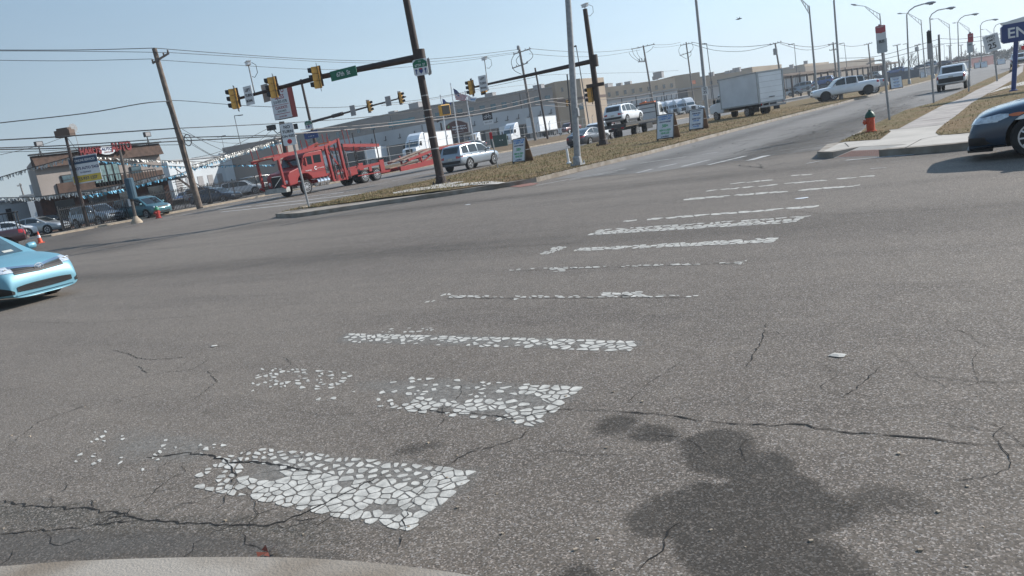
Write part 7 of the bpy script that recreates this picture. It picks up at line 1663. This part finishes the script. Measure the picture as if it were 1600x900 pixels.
for (fy, lb) in ((.07, 'square floodlight on the left of the dealership roof'), (.93, 'square floodlight on the right of the dealership roof')):
    t = thing('roof_floodlight', lb, 'floodlight', (XF, yL+(yR-yL)*fy, ZR*1.03)); b = MB(); b.tube([(0, 0, 0), (0, 0, .75)], .05, 6); b.tube([(0, -.25, 0), (0, 0, .4), (0, .25, 0)], .03, 5); b.build('bracket', M_DARK, t); b = MB(); b.box((.1, 0, .95), (.3, .62, .46)); b.build('lamp_head', M_DARK, t); b = MB(); b.box((.26, 0, .95), (.03, .5, .36)); b.build('lens', M_ALU, t)
t = thing('roof_antenna', 'thin antenna with small dish on the dealership roof', 'antenna', (XF-.5, yL+(yR-yL)*.38, ZR*1.0)); b = MB(); b.tube([(0, 0, 0), (0, 0, 2.6)], .03, 5); b.tube([(0, -.4, 1.9), (0, .4, 1.9)], .02, 5); b.tube([(0, -.3, 2.2), (0, .3, 2.2)], .02, 5); b.build('mast', M_GALV, t); b = MB(); b.lathe([(0, 0), (.25, .05), (.4, .14)], (.1, -.2, 2.3), 14, 'X'); b.build('dish', M_GALV, t)
# ---- iron fence
def fence(label, y0, y1, X, hh, z=.0, posts=2.4, pick=.14):
    t = thing('iron_fence', label, 'fence', (X, y0, z)); L = y1-y0; n = int(L/posts)
    for k in range(n+1): b = MB(); b.box((0, L*k/n, hh*.53), (.075, .075, hh*1.06)); b.build('post', M_DARK, t)
    for k in range(n):
        b = MB(); a, c = L*k/n, L*(k+1)/n; b.box((0, (a+c)/2, hh*.92), (.04, c-a-.08, .06)); b.box((0, (a+c)/2, .15), (.04, c-a-.08, .06)); m = int((c-a)/pick)
        for i in range(1, m): b.box((0, a+(c-a)*i/m, hh*.52), (.036, .036, hh*.98))
        b.build('rail_panel', M_DARK, t)
    return t
yf0 = Wx(100, 364, -57.9).y; yf1 = Wx(430, 300, -57.9).y
fence('long black iron picket fence along the dealer lot pavement', yf0, 57.5, -57.9, 1.85)
gt = thing('gate', 'short black gate wing at the left end of the picket fence', 'gate', (-57.9, yf0, 0), R(150))
b = MB(); b.box((1.2, 0, 1.25), (2.4, .05, .05)); b.box((1.2, 0, .15), (2.4, .05, .05))
for k in range(17): b.box((.15*k, 0, .7), (.03, .03, 1.2))
b.build('rail_panel', M_DARK, gt)
# chain-link fence along the verge
cl = thing('chain_link_fence', 'grey chain-link fence with leaning barbed-wire arms along the far verge', 'fence')
for k in range(46):
    y = 60+4*k; b = MB(); b.tube([(-63.2, y, .65), (-63.2, y, 2.9), (-62.9, y, 3.3)], .045, 5); b.build('post', M_GALV, cl)
b = MB()
for zz_ in (.8, 1.8, 2.85): b.tube([(-63.2, 60, zz_), (-63.2, 240, zz_)], .025, 4)
b.build('rail', M_GALV, cl)
# ---- flags
M_FL = [mat('flag_navy', (.02, .035, .14), .8), mat('flag_red', (.40, .03, .04), .8), mat('flag_white', (.62, .62, .64), .8), mat('flag_blue', (.03, .05, .20), .8)]
def flag(label, base, top, d, pts, kind):
    P = Wd(*base, d); P.z = .6; t = thing('flagpole', label, 'flagpole', P, 0, 'flagpoles at the market entrance'); tp_ = Wd(*top, d)-P
    b = MB(); b.tube([(0, 0, 0), tp_], [.12, .07], 8); b.lathe([(0, -.15), (.15, 0), (0, .15)], tp_, 8); b.build('pole', mat('pole_white', (.55, .56, .58), .4, .3), t)
    a, c, e, f = [Wd(*q, d)-P for q in pts]          # hoist top, fly top, fly bottom, hoist bottom
    n, m = 14, 13; V = []; F_ = []; mi = []
    for j in range(m+1):
        for i in range(n+1):
            u, v = i/n, j/m; q = (a*(1-u)+c*u)*(1-v)+(f*(1-u)+e*u)*v; q = q+Vector((.3*math.sin(u*9+v*2)*u, .3*math.cos(u*9+v*2)*u, -.25*math.sin(u*3.1)*u)); V.append(q)
    b = MB(); b.v = [tuple(v) for v in V]
    for j in range(m):
        for i in range(n):
            b.f.append((j*(n+1)+i, j*(n+1)+i+1, (j+1)*(n+1)+i+1, (j+1)*(n+1)+i))
            if kind == 'us': k = 0 if (i < 6 and j < 7) else (1 if j % 2 == 0 else 2)
            elif kind == 'state': k = 3 if not (5 <= i <= 8 and 4 <= j <= 8) else 4
            else: k = 2 if not (5 <= i <= 11 and 4 <= j <= 8) else 5
            b.m.append(k)
    b.build('flag', M_FL + [mat('flag_gold', (.35, .28, .08), .8), mat('flag_lightblue', (.20, .33, .5), .8)], t, fix=False)
dF = 128
flag('flagpole with a blue state flag, left of the three', (694, 200), (688, 149), dF, [(691, 154), (706, 161), (705, 165), (692, 163)], 'state')
flag('flagpole with the national flag, tallest of the three', (713, 199), (704, 131), dF, [(708, 138), (731, 150), (730, 156), (712, 156)], 'us')
flag('flagpole with a white flag, right of the three', (735, 190), (727, 143), dF, [(730, 149), (745, 152), (745, 158), (731, 157)], 'white')
# ---- arched market sign
def arch_sign(label, base, top, h, d=None, az=155, full=True, w_=5.2):
    P = Wh(base, top, h, .6); t = thing('arched_entrance_sign', label, 'sign', P, az_rz(az)); hb = h*.38
    for x in (-w_/2, w_/2): b = MB(); b.box((x, 0, hb/2), (.9, .9, hb)); b.box((x, 0, hb+.06), (1.15, 1.15, .14)); b.build('stone_pier', mat('pier_stone', (.33, .31, .29), .9), t)
    b = MB()
    for x in (-w_/2, w_/2): b.box((x, 0, hb+(h*.84-hb)/2), (.28, .28, h*.84-hb))
    n = 14; Pt = [(-w_*.62+w_*1.24*k/n, h*.84+h*.16*math.sin(math.pi*(.12+.76*k/n))-.2) for k in range(n+1)]
    for (xa, za), (xb, zb) in zip(Pt, Pt[1:]): b.bar((xa, -.2, za), (xb, -.2, zb), .14, .22); b.bar((xa, .4, za+.3), (xb, .4, zb+.3), .14, .14)
    for k in range(n+1): x, z_ = Pt[k]; b.bar((x, -.7, z_+.08), (x, .9, z_+.38), .12, .1)
    b.build('arched_trellis', mat('trellis_dark', (.03, .022, .02), .7), t)
    S_ = [(-w_*.42+w_*.84*k/n, h*.72+h*.12*math.sin(math.pi*k/n)) for k in range(n+1)]
    b = MB(); b.plate([(-w_*.42, h*.46), ] + S_ + [(w_*.42, h*.46)], -.12, .12); b.build('frame', mat('frame_pale', (.40, .36, .34), .7), t)
    b = MB(); b.plate([(-w_*.385, h*.48)] + [(x*.92, z_-.1) for x, z_ in S_] + [(w_*.385, h*.48)], -.15, -.125); b.build('sign_face', mat('sign_brown', (.075, .022, .018), .7), t)
    if full:
        text('Philadelphia Wholesale', .33, (.55, -.16, h*.665), 0, M_SIGNW, t, sx=.82, bold=.03); text('Produce Market', .46, (.55, -.16, h*.60), 0, M_SIGNW, t, sx=.85, bold=.03); text('6700 ESSINGTON AVE', .2, (.4, -.16, h*.53), 0, M_SIGNW, t, sx=.8)
        b = MB(); b.lathe([(0, 0), (.4, .05), (.46, .4), (.3, .75), (0, .7)], (-w_*.31, -.2, h*.52), 14); o = b.build('apple_symbol', mat('apple_red', (.45, .08, .09), .6), t)
        b = MB(); b.plate([(-w_*.30, h*.66), (-w_*.24, h*.67), (-w_*.22, h*.74), (-w_*.27, h*.71)], -.22, -.18); b.build('leaf_symbol', mat('leaf_green', (.10, .30, .08), .6), t)
        b = MB(); b.box((0, .1, hb*.30), (w_*.66, .3, hb*.40)); b.build('lower_wall', mat('pier_stone', (.33, .31, .29)), t); text('philaport', .42, (0, -.06, hb*.32), 0, CN, t, bold=.02)
        b = MB()
        for x in (-w_*.36, -w_*.05, w_*.36): b.tube([(x, 0, 0), (x, 0, hb*.95)], .06, 6)
        b.tube([(-w_*.42, 0, hb*.8), (w_*.42, 0, hb*.9)], .06, 6); b.tube([(.15+.3*math.cos(2*math.pi*k/16), -.05, hb*.86+.3*math.sin(2*math.pi*k/16)) for k in range(17)], .07, 6); b.build('iron_railing', mat('rail_blue', (.03, .06, .10), .5), t)
arch_sign('arched dark red market sign with white lettering and an apple at the yard entrance', (720, 240), (714, 181), 6.6, w_=5.3)
arch_sign('small distant arched brown sign above the long canopy', (1370, 117), (1366, 85), 7.0, full=False, w_=5.0)
# ---- little things around the yard entrance
for k, (x, y, lb) in enumerate([((878, 225), (874, 200), 'small white notice post on the far verge left of the galvanised lamp post')]):
    P = Wx(x[0], x[1], -57.2); P.z = .14; d = dist(P); t = thing('notice_post', lb, 'sign', P); tp_ = Wd(*y, d)-P; b = MB(); b.tube([(0, 0, 0), tp_], .04, 6); b.build('post', M_GALV, t); b = MB(); b.box(tp_-Vector((0, 0, .4)), (.5, .04, .75), 0, R(34)); b.build('panel', M_SIGNW, t)
# ---- bare winter trees and tree line at the far right
M_BARK = mat('bark_grey', (.10, .085, .075), .95, var=.3)
def bare_tree(label, p, h, seed, group, spread=.5):
    r = random.Random(seed); t = thing('bare_tree', label, 'tree', p, r.uniform(0, 6), group); b = MB(); tw = MB()
    def grow(q, d, L, rad, lv):
        e = q+d*L; (b if lv < 2 else tw).tube([q, q.lerp(e, .5)+Vector((r.uniform(-1, 1), r.uniform(-1, 1), 0))*L*.05, e], [rad, rad*.85, rad*.65], 5 if lv < 2 else 3, cap=False)
        if lv >= 4: return
        for k in range(3 if lv < 3 else 4):
            nd = (d+Vector((r.uniform(-1, 1), r.uniform(-1, 1), r.uniform(-.2, .7)))*spread*1.3).normalized(); grow(q.lerp(e, r.uniform(.55, 1)), nd, L*r.uniform(.55, .8), rad*.55, lv+1)
    grow(Vector((0, 0, 0)), Vector((0, 0, 1)), h*.34, h*.022, 0)
    b.build('trunk', M_BARK, t); tw.build('crown', M_BARK, t); return t
protos = []
for k in range(4): protos.append(None)
TREES = [(1390, 108, 84, 230), (1402, 106, 86, 240), (1411, 103, 82, 235), (1423, 102, 80, 235), (1432, 101, 84, 245), (1443, 99, 82, 250), (1505, 95, 74, 330), (1515, 94, 70, 340), (1525, 92, 73, 350), (1496, 97, 78, 335), (1382, 109, 90, 250), (1455, 98, 80, 300), (1478, 96, 82, 330), (1565, 88, 70, 380), (1580, 86, 66, 380), (1592, 84, 62, 360), (1545, 90, 73, 360), (1553, 90, 76, 380), (1535, 91, 74, 380), (1606, 84, 60, 300)]
TL = ['left of the thin poles', 'just right of the distant arched sign', 'between two thin poles near the arched sign', 'left of the first curved lamp foot', 'behind the first curved lamp', 'right of the first curved lamp', 'behind the third curved lamp', 'right of the third curved lamp', 'between the third and fourth curved lamps', 'left of the third curved lamp', 'beneath the arched sign right side', 'behind the edge-on parking signs', 'right of the bare black pole', 'right of the speed limit 25 sign', 'left of the entrance sign post', 'behind the entrance sign post', 'beneath the speed limit 25 sign', 'right behind the speed limit 25 post', 'right of the fourth curved lamp', 'at the right edge under the entrance sign']
for i, (x, yb, yt, d) in enumerate(TREES):
    P = Wd(x, yb, d); top_ = Wd(x, yt, d); P.z = .5; h = (top_.z-.5); k = i % 4
    if protos[k] is None: protos[k] = bare_tree('x', P, 10, 30+k, 'bare winter trees on the horizon', .5); o = protos[k]
    else: o = copy_tree(protos[k])
    o.location = P; s_ = h/9.0; o.scale = (s_, s_, s_); o.rotation_euler = (0, 0, i*1.7); o['label'] = 'small bare winter tree on the horizon '+TL[i]
# dense far wood
def woods(label, L, d, h0, seed, dens=1.0):
    r = random.Random(seed); b = MB()
    for (x0, yb, x1, yb1, hh_) in L:
        n = int((x1-x0)*dens*22)
        for k in range(n):
            f = r.random(); x = x0+(x1-x0)*f; dd = d*r.uniform(.92, 1.15); P = Wd(x, yb+(yb1-yb)*f, dd); hgt_ = hh_*(.7+.3*noise.noise(Vector((x*.12, 0, seed)))+r.uniform(-.1, .1)); z_ = .3+hgt_*r.random()**.7
            s_ = r.uniform(.5, 1.4); a = Vector((r.uniform(-1, 1), r.uniform(-1, 1), r.uniform(-.6, 1))).normalized()*s_; c = Vector((r.uniform(-1, 1), r.uniform(-1, 1), r.uniform(-.6, 1))).normalized()*s_; q = Vector((P.x, P.y, z_))
            b.add([q, q+a, q+c], [(0, 1, 2)], r.choice((0, 0, 1)))
    o = b.build('far_woods', [mat('wood_dark', (.055, .05, .042), .95, var=.3), mat('wood_green', (.05, .06, .035), .95, var=.3)], fix=False); o['kind'] = 'stuff'; o['label'] = label
woods('dark low line of far trees and scrub on the horizon', [(1478, 98, 1600, 80, 6.0), (1600, 80, 1700, 66, 7.0), (1380, 112, 1480, 98, 2.6)], 420, 6, 5)
woods('far scrub at the foot of the left horizon', [(-40, 345, 60, 330, 3.0), (260, 297, 420, 275, 2.0)], 420, 3, 8, .4)
# distant sheds under the trees
simple_building('red_shed', 'long low dark red building on the horizon behind the far sandwich boards', (1513, 92), (1552, 85.5), 3, (300, 330), mat('wall_red', (.14, .04, .04), .9), 20, extra=lambda t, A, B2, h, n: panel(t, 'doorway', M_DARK, A, B2, .4, .5, .1, h*.7, n, .08))
simple_building('blue_fence_building', 'low blue-grey shed on the horizon above the compact pickup', (1436, 109), (1515, 94), 3, (215, 260), mat('wall_blue', (.06, .09, .13), .9), 10, extra=lambda t, A, B2, h, n: [panel(t, 'garage_door', M_ALU, A, B2, f, f+.05, .1, h*.7, n, .08) for f in (.2, .5, .8)])
# a bird in the sky
b = MB(); p = Wd(1154, 30, 60); b.tube([p+Vector((-.2, -.1, 0)), p, p+Vector((.2, .15, .03))], [.01, .045, .02], 6); b.add([p, p+Vector((.02, .25, .18)), p+Vector((.12, .05, .02))], [(0, 1, 2)]); b.add([p, p+Vector((-.1, -.25, .15)), p+Vector((.1, -.02, 0))], [(0, 1, 2)])
tag(b.build('bird', M_BLACK, smooth=60), 'tiny dark bird flying in the sky above the box truck', 'bird')

# ---- thin spring haze: one closed box round the whole place
b = MB(); b.box((0, 400, 32.5), (1500, 1700, 67)); o = b.build('haze', mat('haze_air', (1, 1, 1))); o['kind'] = 'stuff'; o['label'] = 'thin pale haze over the whole place'
m = MATS['haze_air']; t = m.node_tree; t.nodes.clear(); ou = t.nodes.new('ShaderNodeOutputMaterial'); v = t.nodes.new('ShaderNodeVolumePrincipled'); v.inputs['Density'].default_value = .0005; v.inputs['Color'].default_value = (.80, .87, .95, 1); v.inputs['Anisotropy'].default_value = .3
t.links.new(v.outputs[0], ou.inputs['Volume'])
